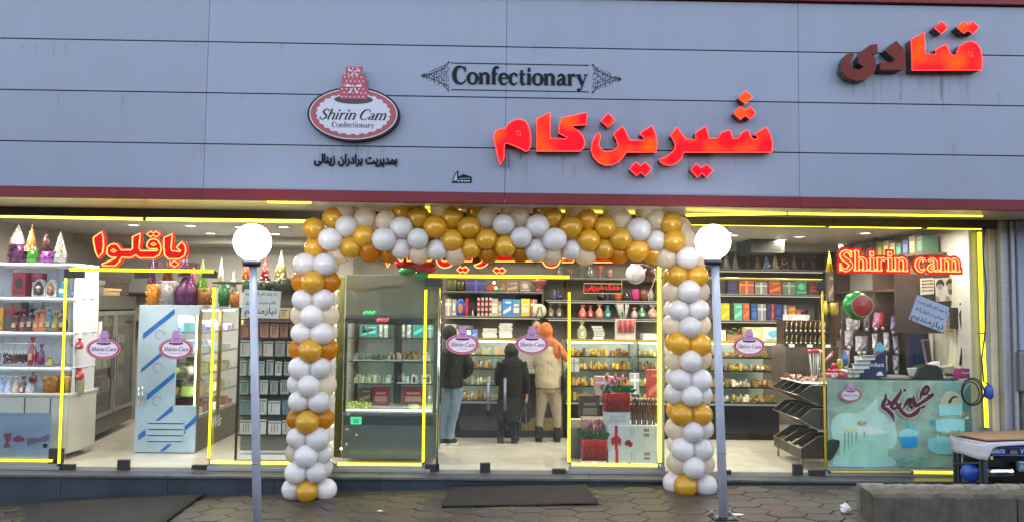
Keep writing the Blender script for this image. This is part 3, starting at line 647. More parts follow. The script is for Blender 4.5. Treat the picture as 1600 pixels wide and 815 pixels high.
b = MB(); p = P(687.5, 450, 8.99); q = P(687, 735, 8.99); b.tube([(p.x, 8.99, p.z), (p.x, 8.99, .0)], .017, M['chrome'], 10); b.build('door_edge_tube', W5)
sticker(W5, 722.5, 537, 8.99); sticker(W5, 831, 537, 8.99)
W6 = window('window with neon edges in front of the stacked gift boxes and flower bundles', xf[2], xf[3])
pane(W6, xf[2] + .004, xf[3] - .004, .02, ZT); rail(W6, 889, 1040)
nt_tube(W6, [(889.5, 455), (889, 722)]); nt_tube(W6, [(1030, 415), (1031, 722)], 'neon_hot', r=.019); nt_tube(W6, [(892, 724.5), (1028, 726.5)], 'neon_hot'); patch(W6, 863, 884, 732, 739)
W7 = window('right glass door with an unlit yellow frame beside the wooden bin stand', xf[3], xf[6], name='glass_door', cat='door')
pane(W7, xf[3] + .03, xf[5] - .002, 0, P(1170, 436, 9).z); pane(W7, xf[5] + .002, xf[6] - .004, 0, P(1260, 438, 9).z); pane(W7, xf[3] + .03, xf[6] - .004, P(1200, 433, 9).z, ZT, 9.012)
b = MB(); b.box(xf[3], xf[3] + .028, 8.98, 9.04, 0, ZT, M['alu']); b.build('jamb', W7, bevel=.003)
nt_tube(W7, [(1034, 433), (1285, 437)], 'neon_dull', r=.014); nt_tube(W7, [(1068, 350), (1290, 353)], 'neon_hot'); nt_tube(W7, [(1156, 440), (1156, 464)], 'neon_dull', r=.008)
for a in ((1240, 1255, 725, 742), (1265, 1288, 734, 742), (1132, 1143, 734, 741), (1277, 1291, 440, 453)): patch(W7, *a)
sticker(W7, 1170.5, 540, 8.99, .385)
W8 = window('right end window with the green cake print film below and the Shirin cam neon above', xf[6], xf[7])
pane(W8, xf[6] + .004, 5.70, .02, ZT); rail(W8, 1290, 1560)
nt_tube(W8, [(1284.5, 453), (1288, 600), (1290.5, 733)], 'neon_dull'); nt_tube(W8, [(1294, 353.5), (1440, 355.5)], 'neon_hot'); nt_tube(W8, [(1447, 355.5), (1534, 357)], 'neon', r=.017)
nt_tube(W8, [(1530, 362), (1535, 520), (1542, 668)], r=.022); nt_tube(W8, [(1296, 736.5), (1424, 737)], 'neon_dull'); nt_tube(W8, [(1426, 737), (1500, 738)])
# extra neon lines under the soffit
for k, (a, c, y, nm) in enumerate([((1072, 336.5), (1228, 334), 8.55, 'right of the centre'), ((1232, 334), (1395, 336), 8.55, 'above the right door'), ((1397, 336), (1535, 337.5), 8.55, 'above the right end window'), ((418, 315.5), (486, 316.5), 8.12, 'left of the balloon arch'), ((664, 331), (724, 326), 8.62, 'behind the arch top on the left'), ((795, 324), (862, 327), 8.62, 'behind the middle of the arch'), ((872, 330), (1010, 333), 8.62, 'behind the arch top on the right')]):
    o = MB(); o.tube([P(*a, y), P(*c, y)], .013, M['neon_hot'], 8); o = o.build('neon_tube'); tag(o, 'yellow neon tube under the soffit ' + nm, 'neon tube')

# ------------------------------------------------------------------ neon word signs behind the glass
NR = glow('red neon fill', (1, .002, .004), .95); NT_ = glow('orange neon line', (1, .40, .09), 2.8); NH = glow('added red halo glow', (1, .006, .006), 4.0)
def neon_letters(root, loops, Y, r=.0075, hr=.019, round_=True):
    for l in loops:
        pts = [(x, Y, z) for x, z in l]; b = MB(); b.tube([(x, Y - .012, z) for x, z in l], r, NT_, 6, True); o = b.build('neon_outline', root)
        b = MB(); b.tube([(x, Y + .03, z) for x, z in l], hr, NH, 6, True); b.build('added_halo_glow', o)  # red tube added behind the outline to stand for its glow
s8 = (130, 350, 8.889)
bk = thing('neon_word_sign', 'red Persian neon word with yellow outline above the left glass door', 'neon sign', (P(218, 410, 9.09).x, 9.09, P(218, 420, 9.09).z))
BQ = [[(265,110),(285,190),(290,300),(275,400),(215,465),(175,380),(150,250),(148,190)],
      [(335,400),(340,330),(380,288),(430,275),(480,290),(510,330),(530,362),(670,362),(690,340),(690,180),(800,130),(795,200),(780,330),(800,372),(1020,372),(1040,358),(1025,345),(940,350),(890,320),(895,265),(930,220),(980,205),(1040,225),(1080,290),(1090,360),(1060,430),(990,470),(790,470),(735,430),(670,465),(540,462),(510,520),(450,578),(270,575),(265,555),(350,520),(440,480),(470,465),(390,460),(345,430)],
      [(1125,190),(1245,140),(1240,200),(1225,340),(1240,375),(1350,385),(1360,375),(1300,325),(1370,250),(1420,300),(1430,370),(1410,440),(1340,485),(1200,485),(1140,440),(1125,330)],
      [(945,105),(980,130),(1020,105),(1075,145),(1020,180),(980,155),(940,180),(885,142)], [(1275,510),(1335,555),(1275,595),(1220,550)]]
HL = [[(388,370),(425,350),(468,375),(430,390)], [(945,282),(980,262),(1018,285),(978,300)]]
Yn = 9.06
bql = [poly_px(l, *s8, Yn) for l in BQ]; hl = [poly_px(l, *s8, Yn) for l in HL]
for i, l in enumerate(bql):
    b = MB(); b.prism([l] + (hl if i == 1 else []), Yn + .01, Yn + .02, NR); b.build('red_letter', bk)
neon_letters(bk, bql + hl, Yn)
b = MB(); a = P(160, 370, Yn); c = P(205, 371, Yn); b.box(a.x, c.x, Yn + .05, Yn + .06, a.z - .015, a.z + .01, mat('maroon rail', '#5b1c26', .5)); b.build('bracket', bk)

sc1 = thing('neon_word_sign', 'red Shirin cam neon word in Latin letters on the right end window', 'neon sign', (P(1407, 424, Yn).x, Yn, P(1407, 424, Yn).z))
xh = .145; p = P(1311, 421.5, Yn); q = P(1505, 427, Yn); z_ = (p.z + q.z) / 2 + .012; sxx = (q.x - p.x) / gwidth('Shirin cam', xh, .98)
sxx *= .985
b = MB(); gtext(b, 'Shirin cam', p.x, z_, xh, Yn + .012, None, NR, sx=sxx, adv=.98, grow=.075); b.build('red_backing', sc1)
b = MB(); gtext(b, 'Shirin cam', p.x, z_, xh, Yn + .004, None, NT_, sx=sxx, adv=.98, grow=.020); b.build('neon_outline', sc1)
b = MB(); gtext(b, 'Shirin cam', p.x, z_, xh, Yn - .004, None, mat('deep red neon core', '#b00a0a', .4, emit=(1, .004, .004), es=.75), sx=sxx, adv=.98, grow=-.004, ws=.96); b.build('letter_core', sc1)

cn = thing('neon_word_sign', 'long red Persian neon sign half hidden behind the balloon arch over the centre doors', 'neon sign', (P(780, 420, 9.07).x, 9.07, P(780, 420, 9.07).z))
def remap(l, s_, fx, fz):
    out = []
    for u, v in l:
        X_, Y_ = s_[0] + u / s_[2], s_[1] + v / s_[2]; pp = P(fx(X_), fz(Y_), 9.07); out.append((pp.x, pp.z))
    return out
cores = MB(); 
for src, s_, fx, fz in [(LET, sA, lambda X_: 723 + (X_ - 1001) * (.60 if X_ > 1001 else .535), lambda Y_: 408.5 + (Y_ - 238) * .48), (LET2, sB, lambda X_: 848 + (X_ - 1315) * .5, lambda Y_: 410 + (Y_ - 110) * .5)]:
    for k, v in src.items():
        ls = [remap(l, s_, fx, fz) for l in v]; cores.prism(ls, 9.075, 9.085, NR)
        for l in ls:
            b = MB(); b.tube([(x, 9.06, z) for x, z in l], .008, NT_, 6, True); b.build('neon_outline', cn)
cores.build('red_letters', cn)
b = MB(); a = P(596, 372, 9.12); c = P(965, 413, 9.12); b.box(a.x, c.x, 9.11, 9.12, c.z, a.z, mat('dark red sign backing', '#4a0d10', .5)); b.build('backing_board', cn)

# ------------------------------------------------------------------ balloon arch
BM = {'W': balloonmat('pearl white balloon', '#e2dedd', .28, .0, .32), 'G': balloonmat('pearl gold balloon', '#e2ae34', .28, .12, .38),
      'P': balloonmat('translucent cream balloon', '#efe4d0', .3, .0, .62), 'O': balloonmat('gold balloon with painted orange glow', '#dc9d24', .28, .05, .65)}  # O: gold balloons again, orange neon glow from behind put into the colour
def balloonmesh(m):
    b = MB(); prof = []; r0 = .125
    for i in range(13):
        a = -math.pi / 2 + math.pi * i / 12; r = r0 * math.cos(a); z = r0 * 1.06 * math.sin(a)
        if z < 0: z *= 1.10; r *= 1 - .05 * (-z / r0) ** 2
        prof.append((max(r, .004), z))
    prof = [(.012, -r0 * 1.30), (.005, -r0 * 1.22)] + prof
    b.lathe(prof, 0, 0, m, 22); o = b.build('balloon', base=(0, 0, 0)); d = o.data; bpy.data.objects.remove(o); return d
BD = {k: balloonmesh(v) for k, v in BM.items()}
arch = thing('balloon_arch', 'white and gold balloon arch standing round the shop entrance', 'balloon arch', (0, 8.4, gz(0)))
def balloon(k, loc, out=None, s=1.):
    o = bpy.data.objects.new('balloon', BD[k]); col.objects.link(o); o.parent = arch; o.location = Vector(loc) - arch.location
    d = Vector(out) if out else Vector((R.uniform(-1, 1), -1, R.uniform(-.6, .6)))
    o.rotation_euler = d.to_track_quat('Z', 'Y').to_euler(); s *= R.uniform(.92, 1.05); o.scale = (s, s, s)
def column(cx_of, layers):
    """layers: (pixel y, kind, type) type 2 = two in front, 1 = one in front and two at the sides"""
    for py, k, ty, *alt in layers:
        cx = cx_of(py); c = P(cx, py, 8.42); rr = .135
        if ty == 2: an = [45, 135, 225, 315]
        else: an = [0, 90, 180, 270]
        for a in an:
            dx, dy = math.cos(rad(a)), -math.sin(rad(a)); f = 1.0 if ty == 1 else 1.08
            kk = k
            if alt and not (dy < -.5 and ty == 1): kk = alt[0]
            if ty == 1 and abs(dx) > .5 and k == 'G': kk = alt[0] if alt else 'O'
            if ty == 1 and abs(dx) > .5 and k == 'W' and R.random() < .8: kk = 'P'
            balloon(kk, (c.x + dx * rr * f, c.y + dy * rr, c.z + R.uniform(-.008, .008) - (.012 if dy < -.5 else 0)), (dx, dy, R.uniform(-.15, .15)))
LC = lambda y: 495 - (y - 413) * 14 / 349.
column(LC, [(413, 'W', 2), (440, 'G', 1), (466, 'W', 2), (492, 'W', 1), (519, 'W', 2), (545, 'G', 1), (572, 'W', 2), (599, 'W', 1), (624, 'W', 2), (653, 'G', 1), (680, 'W', 2), (706, 'W', 1), (733, 'W', 2)])
c = P(481, 763, 8.42)
for k, dx, dy in (('G', .0, -1), ('W', -1, -.1), ('W', 1, -.1), ('W', 0, 1)): balloon(k, (c.x + .02 + dx * .17, c.y + dy * .11, c.z), (dx, dy, 0))
RC = lambda y: 1070 + (y - 403) * 10 / 350.
column(RC, [(403, 'W', 1), (429, 'G', 2), (454, 'W', 1), (482, 'W', 2), (508, 'W', 1), (534, 'G', 2), (561, 'W', 1), (589, 'W', 2), (615, 'W', 1), (643, 'G', 2), (669, 'W', 1), (697, 'W', 2), (723, 'W', 1)])
c = P(1080, 755, 8.42)
for k, x, dx, dy in (('G', -.085, -1, -1), ('W', .135, 1, -.7), ('W', -.17, -1, .4), ('W', .1, 1, 1)): balloon(k, (c.x + x, c.y + dy * .10, c.z), (dx, dy, 0))
top = [(490,357,'G',0),(521,341,'G',1),(542,354,'W',0),(516,374,'W',-1),(493,388,'G',1),(548,386,'G',0),(530,396,'P',2),(500,372,'P',2),(571,342,'P',1),(603,345,'P',1),(569,370,'G',0),(578,391,'O',1),(600,374,'W',-1),(627,356,'W',0),(609,394,'O',2),
 (655,341,'G',1),(653,373,'W',-1),(627,388,'W',1),(680,355,'G',0),(655,394,'P',2),(707,342,'G',1),(707,375,'G',0),(683,390,'W',1),(733,356,'G',0),(761,341,'P',1),(761,374,'G',0),(736,387,'G',1),(712,396,'P',2),(787,351,'W',-1),(790,384,'G',0),(764,395,'O',2),
 (812,341,'P',1),(840,353,'W',0),(814,371,'W',-1),(812,394,'O',2),(838,391,'W',1),(864,342,'G',1),(892,356,'G',0),(867,374,'W',-1),(861,396,'P',2),(893,390,'W',1),(918,345,'G',1),(920,376,'G',0),(915,397,'P',2),(946,356,'G',0),(943,389,'G',1),
 (970,344,'P',1),(970,373,'G',0),(967,396,'O',2),(998,359,'W',-1),(996,391,'G',0),(1024,343,'P',1),(1024,376,'W',0),(1022,396,'G',2),(1048,350,'G',0),(1053,377,'G',-1),(1041,402,'P',1),(1071,376,'P',2),
 (585,352,'P',3),(640,366,'P',3),(665,372,'G',3),(722,370,'G',3),(775,366,'P',3),(828,362,'P',3),(880,364,'G',3),(935,366,'P',3),(985,366,'P',3),(540,330,'P',2),(630,330,'G',2),(690,328,'P',2),(745,330,'G',2),(800,328,'P',2),(850,329,'G',2),(900,330,'P',2),(960,330,'P',2),(1010,330,'P',2),(1062,356,'P',3)]
for x, y, k, d in top: balloon(k, P(x, y, 8.36 + d * .055), None, 1.0)
bl = MB(); hot = glow('fairy light bulb', (1, .85, .45), 7)
for x, y in [(526, 454), (525, 476), (524, 508), (523, 530), (520, 612), (519, 625), (519, 664), (518, 676), (517, 690), (516, 716), (1069, 419), (1075, 489), (487, 373), (533, 700), (1074, 530)]: bl.ball(P(x, y, 8.55), .014, hot, 8, 6)
bl.build('fairy_lights', arch)
b = MB()
for f, y0, y1 in ((LC, 390, 770), (RC, 390, 762)): b.tube([P(f(y0), y0, 8.42), P(f(y1), y1, 8.42)], .012, M['white'], 8)
b.tube([P(LC(390), 370, 8.46), P(780, 366, 8.46), P(RC(390), 370, 8.46)], .012, M['white'], 8); b.build('frame_pole', arch)

# ------------------------------------------------------------------ globe lamp posts
pole = mat('pale grey blue painted pole', '#a0a6b6', .4, .1, .12, 5, .1, 40); gm_ = glow('lit opal globe', (1, .96, .90), 24.0)
def lamp_post(label, top, bot, Y, r0, r1, gx, gy):
    t = P(*top, Y); bo = P(*bot, Y); gzz = gz(bo.x); f = (gzz - t.z) / (bo.z - t.z); bo = t + (bo - t) * f
    r = thing('lamp_post', label, 'lamp post', (bo.x, bo.y, bo.z), 'globe lamp posts in front of the shop')
    b = MB(); b.tube([bo, bo + (t - bo) * .5, t], [r1, (r0 + r1) / 2, r0], pole, 20); b.tube([bo + (t - bo) * .245, bo + (t - bo) * .25], r1 * 1.03, mat('pole seam', '#6f7580', .6), 20)
    b.build('pole', r)
    g_ = P(gx, gy, Y); rg = .5 * (57 if gx < 800 else 54.5) * Y / FPX
    b = MB(); b.lathe([(.045, -.07), (.08, -.065), (.086, -.03), (.07, .0)], g_.x, g_.y, mat('dark lamp collar', '#2c2b33', .4, .3), 24, g_.z - rg * .93); b.build('collar', r)
    b = MB(); b.ball(g_, rg, gm_, 32, 20); b.build('globe', r)
    b = MB(); b.box(bo.x - .11, bo.x + .11, bo.y - .11, bo.y + .11, bo.z - .02, bo.z + .012, M['dark'])
    for sx in (-1, 1):
        for sy in (-1, 1): b.lathe([(.014, 0), (.014, .03), (.006, .035)], bo.x + sx * .085, bo.y + sy * .085, M['alu'], 6, bo.z + .012)
    b.build('base_plate', r)
    return r
lamp_post('left white globe lamp on a pale grey post in front of the cutlery rack', (395, 404), (402.5, 835), 7.2, .034, .041, 394.5, 378.5)
lamp_post('right white globe lamp on a pale grey post beside the right balloon column', (1117, 402), (1130.5, 812), 7.35, .037, .043, 1114, 378)

# ------------------------------------------------------------------ mats, litter, kerb block, generator table
matm = mat('worn dark brown rubber mat', '#191514', .85, 0, .4, 4, .5, 120)
def floormat(label, cs, t=.010):
    b = MB(); n = 10; V = []
    for j in range(n + 1):
        for i in range(n + 1):
            u, v = i / n, j / n; a = [cs[0][k] * (1 - u) + cs[1][k] * u for k in (0, 1)]; c = [cs[3][k] * (1 - u) + cs[2][k] * u for k in (0, 1)]
            x, y = a[0] * (1 - v) + c[0] * v, a[1] * (1 - v) + c[1] * v; ed = min(u, v, 1 - u, 1 - v) == 0
            x += R.uniform(-.012, .012) if ed else 0; V.append((x, y, gz(x) + t + (R.uniform(0, .006) if not ed else R.uniform(0, .012))))
    b.add(V, [(j * (n + 1) + i, j * (n + 1) + i + 1, (j + 1) * (n + 1) + i + 1, (j + 1) * (n + 1) + i) for j in range(n) for i in range(n)], matm, True)
    o = b.build('doormat'); s_ = o.modifiers.new('thick', 'SOLIDIFY'); s_.thickness = .008; return tag(o, label, 'doormat')
floormat('dark rubber mat lying straight before the centre doors', [(-.545, 7.85), (1.045, 7.85), (1.0, 8.75), (-.50, 8.75)], .012)
floormat('dark rubber mat lying askew before the left window', [(-4.45, 7.15), (-3.15, 7.2), (-3.22, 8.70), (-5.0, 8.70)], .014)
def crumple(label, px, py, w_, h_, hexc, cat='litter'):
    c = P(px, py, 8.0); gg = G(px, py, gz(c.x)); b = MB(); b.ball((gg.x, gg.y, gz(gg.x) + h_ * .35), w_, cm(hexc, .6), 9, 7, (1, .6, h_ / w_ * .5))
    RR = random.Random(3)
    b.v = [p + Vector((RR.uniform(-.22, .22) * w_, RR.uniform(-.22, .22) * w_, RR.uniform(-.2, .3) * h_)) for p in b.v]; b.sm = [False] * len(b.sm)
    return tag(b.build('litter'), label, cat)
crumple('crumpled white plastic bag on the paving beside the stone block', 1321, 800, .055, .09, '#d9d4cf')
crumple('flat white paper scrap right of the right lamp post foot', 1152, 803, .06, .012, '#cfc8c0')
crumple('tiny white paper scrap on the paving near the left balloon column', 594, 798, .03, .012, '#d8d2c6')
# concrete kerb block
cb = MB(); conc = mat('rough stained concrete', '#46413a', .85, 0, .35, 7, .7, 45)
def blk(mb, x0, x1, y0, y1, z0, z1, m, sub=14, amp=.012):
    V = []; F = []; nx = max(2, int((x1 - x0) * sub)); RR = random.Random(int(x0 * 50))
    sec = [(y0 - .03, z0), (y0 - .015, z0 + .5 * (z1 - z0)), (y0, z1 - .03), (y0 + .03, z1), ((y0 + y1) / 2, z1 + .008), (y1 - .02, z1), (y1, z1 - .03), (y1, z0)]
    for i in range(nx + 1):
        x = x0 + (x1 - x0) * i / nx
        for (y, z) in sec: V.append((x + RR.uniform(-amp, amp) * .3, y + RR.uniform(-amp, amp), z + (RR.uniform(-amp, amp) * .7 if z > z0 else 0)))
    k = len(sec)
    for i in range(nx):
        for j in range(k - 1): F.append((i * k + j, (i + 1) * k + j, (i + 1) * k + j + 1, i * k + j + 1))
    F += [list(range(k)), [nx * k + j for j in range(k)][::-1]]
    return mb.add(V, F, m)
kb = thing('kerb_block', 'low rough concrete block edging the pavement at the lower right corner', 'kerb', (5, 7.4, -.3))
xk0 = G(1345, 790, .02).x
xq = 3.52
for i, L_ in enumerate((1.35, .9, 1.2)):
    b = MB(); blk(b, xq, xq + L_ - .004, 7.20, 7.47, -.4, .185 + R.uniform(-.006, .006), conc, 22, .016); b.build('block', kb); xq += L_
capm = mat('worn grey cap stone', '#6a655c', .85, 0, .4, 9, .6, 40); xq = 3.55
while xq < 6.9:
    L_ = R.uniform(.2, .34); b = MB(); blk(b, xq, xq + L_ - .006, 7.485, 7.62, -.4, .20 + R.uniform(-.008, .006), capm, 24, .008); b.build('cap_stone', kb); xq += L_
# machine under a cloth and board
tb = thing('generator_table', 'small steel table with white cloth and cardboard top over a blue machine', 'table', (5.7, 8.3, -.1))
card = mat('brown cardboard', '#8d6f56', .75, 0, .15, 5, .1); cloth = mat('white cloth sheet', '#a6a6b0', .8, 0, .06, 5, .3, 30); navy = mat('navy blue machine paint', '#10205e', .3, 0, .15, coat=.3); blu = mat('blue plastic cap', '#1c3f96', .4, 0, .1)
b = MB(); A = [P(1488, 677, 8.5), P(1541, 687.5, 7.95), P(1660, 684, 7.95), P(1660, 671, 8.6)]; t_ = Vector((0, 0, .016))
b.add(A + [q + t_ for q in A], [(0, 1, 2, 3), (7, 6, 5, 4), (0, 4, 5, 1), (1, 5, 6, 2), (2, 6, 7, 3), (3, 7, 4, 0)], card); b.build('cardboard_top', tb)
edge_ = [(1484, 680, 8.52, 702), (1491, 682.5, 8.42, 706), (1503, 685, 8.25, 708), (1515, 687.5, 8.14, 712), (1528, 690, 8.0, 716), (1540, 691.5, 7.92, 717), (1545, 691, 7.90, 712), (1549, 691, 7.90, 701), (1556, 691, 7.90, 696), (1570, 690, 7.90, 694.5), (1600, 689, 7.90, 693), (1660, 687, 7.90, 691)]
k = len(edge_); V = []
for f in (0, .25, .5, .75, 1):
    for i, (x, y, Y_, yb) in enumerate(edge_):
        q = P(x, y + (yb - y) * f, Y_); V.append(q + Vector((R.uniform(-.008, .008), R.uniform(-.015, .015) * f - .02 * f, R.uniform(-.004, .004))))
b = MB(); b.add(V, [(r_ * k + i, r_ * k + i + 1, (r_ + 1) * k + i + 1, (r_ + 1) * k + i) for r_ in range(4) for i in range(k - 1)], cloth, True)
b.add([P(x, y, Y_) for x, y, Y_, _ in edge_] + [P(1660, 674, 8.6) - t_], [list(range(k + 1))], cloth); o = b.build('cloth', tb); s_ = o.modifiers.new('thick', 'SOLIDIFY'); s_.thickness = .006
steel = mat('grey steel leg', '#44484e', .4, .5, .15)
for px, Y_ in ((1492, 8.45), (1498, 8.4), (1533, 8.02), (1539, 7.98), (1645, 7.98)):
    c = P(px, 705, Y_); b = MB(); b.box(c.x - .018, c.x + .018, Y_ - .016, Y_ + .016, gz(c.x) - .01, c.z, steel); b.build('leg', tb, bevel=.003)
c0 = P(1492, 724, 8.42); c1 = P(1538, 722, 8.0); b = MB(); b.tube([c0, c1], .012, steel, 6); b.build('cross_bar', tb)
def zz_(py, Y_=8.0): return P(1580, py, Y_).z
x0 = P(1545, 700, 8.0).x; b = MB(); b.box(x0, 6.6, 8.0, 8.5, zz_(713), zz_(688), navy); b.build('fuel_tank', tb, bevel=.03)
b = MB(); a0 = 7.988; st_ = mat('light blue stripe', '#35589c', .4)
b.box(x0 + .03, 6.6, a0, a0 + .01, zz_(699), zz_(697.5), st_).box(x0 + .03, 6.6, a0, a0 + .01, zz_(711), zz_(709), st_)
lw = mat('white machine lettering', '#b4bccf', .5); l0 = P(1548, 707, a0); l1 = P(1570, 707, a0); ftext(b, 'GENERATOR', (l0.x + l1.x) / 2, l0.z, .062, a0 - .002, lw, width=l1.x - l0.x, bold=.03)
q0 = P(1577, 708, a0); q1 = P(1590, 702.5, a0); b.prism([[(q0.x, q0.z), (q1.x, q0.z), (q1.x - .012, q1.z), (q0.x + .012, q1.z)]], a0 - .002, None, mat('olive label', '#6c6a24', .5)); q0 = P(1597, 707, a0); ftext(b, 'V', q0.x, q0.z, .06, a0 - .002, lw, bold=.03)
q0 = P(1542, 717, a0); q1 = P(1545, 712, a0); b.box(x0 + .01, x0 + .035, a0, a0 + .006, q0.z, q1.z, cm('#d8c920')); b.build('decal_band', tb)
b = MB(); b.box(x0 + .02, 6.6, 8.12, 8.5, zz_(757), zz_(713.5), mat('black engine block', '#07080b', .45, .2, .2)); b.build('engine', tb, bevel=.02)
q0 = P(1543, 737, 8.03); q1 = P(1582, 736, 8.03); b = MB(); d_ = (q1 - q0); b.tube([q0, q0 + d_ * .1, q0 + d_ * .9, q1], [.04, .055, .055, .035], M['chrome'], 16); b.build('silencer', tb)
q0 = P(1514, 737, 8.25); b = MB(); b.tube([q0 + Vector((-.03, -.07, 0)), q0 + Vector((-.01, -.04, 0)), q0 + Vector((.05, .05, 0)), q0 + Vector((.07, .07, 0))], [.075, .095, .095, .07], blu, 22); b.build('blue_cap', tb)
q0 = P(1596, 727, 8.02); b = MB(); b.box(q0.x - .04, q0.x + .12, 8.0, 8.06, q0.z - .06, q0.z + .05, mat('silver badge', '#6f8a96', .25, .6)); ftext(b, 'Super', q0.x + .03, q0.z - .02, .05, 7.997, lw, shear=.4); b.build('badge_plate', tb, bevel=.01)
# coiled cable with blue plug hanging on the last window frame
cbk = thing('coiled_cable', 'black cable coil with a blue plug hanging on the right window frame', 'cable', P(1520, 640, 8.9))
b = MB()
for k_, rr in enumerate((.15, .135, .11)):
    c = P(1520 - k_ * 1.5, 611 + k_, 8.90 - .012 * k_); b.tube([(c.x + rr * math.cos(t) * .9, c.y, c.z + rr * math.sin(t) * (1.05 + .06 * k_)) for t in [i * .3927 for i in range(16)]], .008, M['black'], 6, True)
b.tube([P(x, y, 8.92) for x, y in ((1538, 355), (1536, 400), (1541, 450), (1539, 520), (1534, 560), (1537, 595), (1545, 600))], .009, M['black'], 6); b.build('cable', cbk)
b = MB(); c = P(1545, 612, 8.9); b.tube([(c.x, 8.9, c.z + .09), (c.x, 8.9, c.z + .05), (c.x, 8.9, c.z - .05), (c.x, 8.9, c.z - .075)], [.02, .045, .05, .03], blu, 14); b.build('plug', cbk)

# ------------------------------------------------------------------ shop interior: ceiling lights
LAMPW = 27
lens = glow('downlight lens', (1, .96, .88), 9)
def downlight(x, y, label, grp=None, watt=None):
    r = thing('ceiling_downlight', label, 'ceiling light', (x, y, CEIL), grp)
    b = MB(); b.lathe([(.095, 0), (.10, -.006), (.075, -.014), (.07, -.004)], x, y, M['white'], 20, CEIL); b.build('trim_ring', r)
    b = MB(); b.lathe([(.066, -.009), (.03, -.012)], x, y, lens, 16, CEIL); b.build('lens', r)
    ld = bpy.data.lights.new('downlight', 'AREA'); ld.shape = 'DISK'; ld.size = .14; ld.energy = (watt or LAMPW) * KE; ld.color = (1, .90, .74); ld.spread = rad(175)
    lo = bpy.data.objects.new('downlight', ld); col.objects.link(lo); lo.location = (0, 0, -.02); lo.parent = r
for i, (px, py) in enumerate([(298, 352), (329, 364), (375, 354), (431, 365), (431, 380), (1145, 367), (1221, 374), (1249, 369), (1311, 382)]):
    p = G(px, py, CEIL); p.y = min(p.y, YB - .25)
    downlight(p.x, p.y, 'small round ceiling light ' + ['above the left glass door', 'behind the left door glass near the neon word', 'hidden just beside the left globe lamp', 'between the left lamp and the arch, nearer one', 'between the left lamp and the arch, farther and lower', 'just right of the right globe lamp', 'lower one behind the dark ceiling unit', 'right of the dark ceiling unit', 'above the yellow party hat at the right end'][i])
for x in (-4.9, -2.9, -.9, 1.1, 3.1, 4.9):
    downlight(x, 10.05 + (x % .4), 'round ceiling light of the front row, ' + {-4.9: 'over the film covered fridge', -2.9: 'over the cutlery rack', -.9: 'over the grey cake fridge', 1.1: 'over the flower bunches', 3.1: 'over the bin stand', 4.9: 'over the sales counter'}[x], 'ceiling lights of the front row', 29)
for x in (-1.6, .4, 2.2):
    downlight(x, 11.7, 'round ceiling light of the back row, ' + {-1.6: 'over the man with the beanie', .4: 'over the shopkeeper', 2.2: 'over the vitrines behind the right balloon column'}[x], 'ceiling lights over the back counter', 26)
for i, x in enumerate((-5.75, -4.5, -3.1, -1.6, 1.35, 2.9, 4.0, 5.1)):
    downlight(x, 9.2, 'added unseen ceiling light just inside the glass, %s from the left' % ORD[i], 'added unseen ceiling lights just inside the glass', 35)  # unseen lamps added to brighten the fronts of the window displays
b = MB(); c = P(1190, 372, 11.6)
b.box(c.x - .26, c.x + .24, 11.3, 12.0, CEIL - .20, CEIL - .002, mat('dark grey ceiling unit', '#35362f', .5, .1, .1)).box(c.x - .20, c.x + .18, 11.296, 11.3, CEIL - .17, CEIL - .05, M['black'])
tag(b.build('ceiling_unit', bevel=.01), 'dark grey box hanging from the ceiling behind the right globe lamp', 'ceiling unit')
b = MB(); b.box(XL, XR, 12.0, YB, CEIL - .12, CEIL - .001, mat('dropped ceiling edge', '#a39e95', .5, 0, .05)); tag(b.build('ceiling_drop', bevel=.005), 'pale dropped strip of ceiling along the back wall', 'ceiling drop')

# ------------------------------------------------------------------ goods
SHK = random.Random(21)
def shade(h, f):
    return '#' + ''.join('%02x' % max(0, min(255, int(int(h[i:i + 2], 16) * f))) for i in (1, 3, 5))
def rect(px0, px1, py0, py1, Y):
    a = P((px0 + px1) / 2 - (px1 - px0) / 2, (py0 + py1) / 2, Y); c = P(px1, (py0 + py1) / 2, Y); t = P((px0 + px1) / 2, py0, Y); b = P((px0 + px1) / 2, py1, Y)
    return a.x, c.x, b.z, t.z
def g_box(px0, px1, py0, py1, Y, h, label, cat='box', acc=None, d=None, tilt=0, name='gift_box'):
    x0, x1, z0, z1 = rect(px0, px1, py0, py1, Y); d = d or min(.18, max(.03, (x1 - x0) * .8)); b = MB(); m = cm(h, .4); a = cm(acc or shade(h, 1.5), .4)
    w_, hh = x1 - x0, z1 - z0; b.box(x0, x1, Y, Y + d, z0, z1, m)
    k = SHK.randrange(4)
    if k == 0: b.box(x0 + w_ * .15, x1 - w_ * .15, Y - .002, Y, z0 + hh * .2, z0 + hh * .5, a).box(x0 + w_ * .2, x1 - w_ * .2, Y - .002, Y, z0 + hh * .6, z0 + hh * .72, a)
    elif k == 1: b.prism([ell((x0 + x1) / 2, z0 + hh * .55, w_ * .3, hh * .25, 12)], Y - .002, Y, a); b.box(x0 + w_ * .1, x1 - w_ * .1, Y - .002, Y, z0 + hh * .1, z0 + hh * .18, a)
    elif k == 2: b.prism([[(x0 + w_ * .1, z0 + hh * .1), (x0 + w_ * .9, z0 + hh * .35), (x0 + w_ * .9, z0 + hh * .6), (x0 + w_ * .1, z0 + hh * .3)]], Y - .002, Y, a).box(x0 + w_ * .3, x1 - w_ * .1, Y - .002, Y, z0 + hh * .75, z0 + hh * .85, a)
    else: b.box(x0 + w_ * .42, x0 + w_ * .58, Y - .002, Y, z0, z1, a).box(x0 - .001, x1 + .001, Y - .003, Y - .0005, z0 + hh * .62, z0 + hh * .75, a)
    return tag(b.build(name, bevel=.003), label, cat)
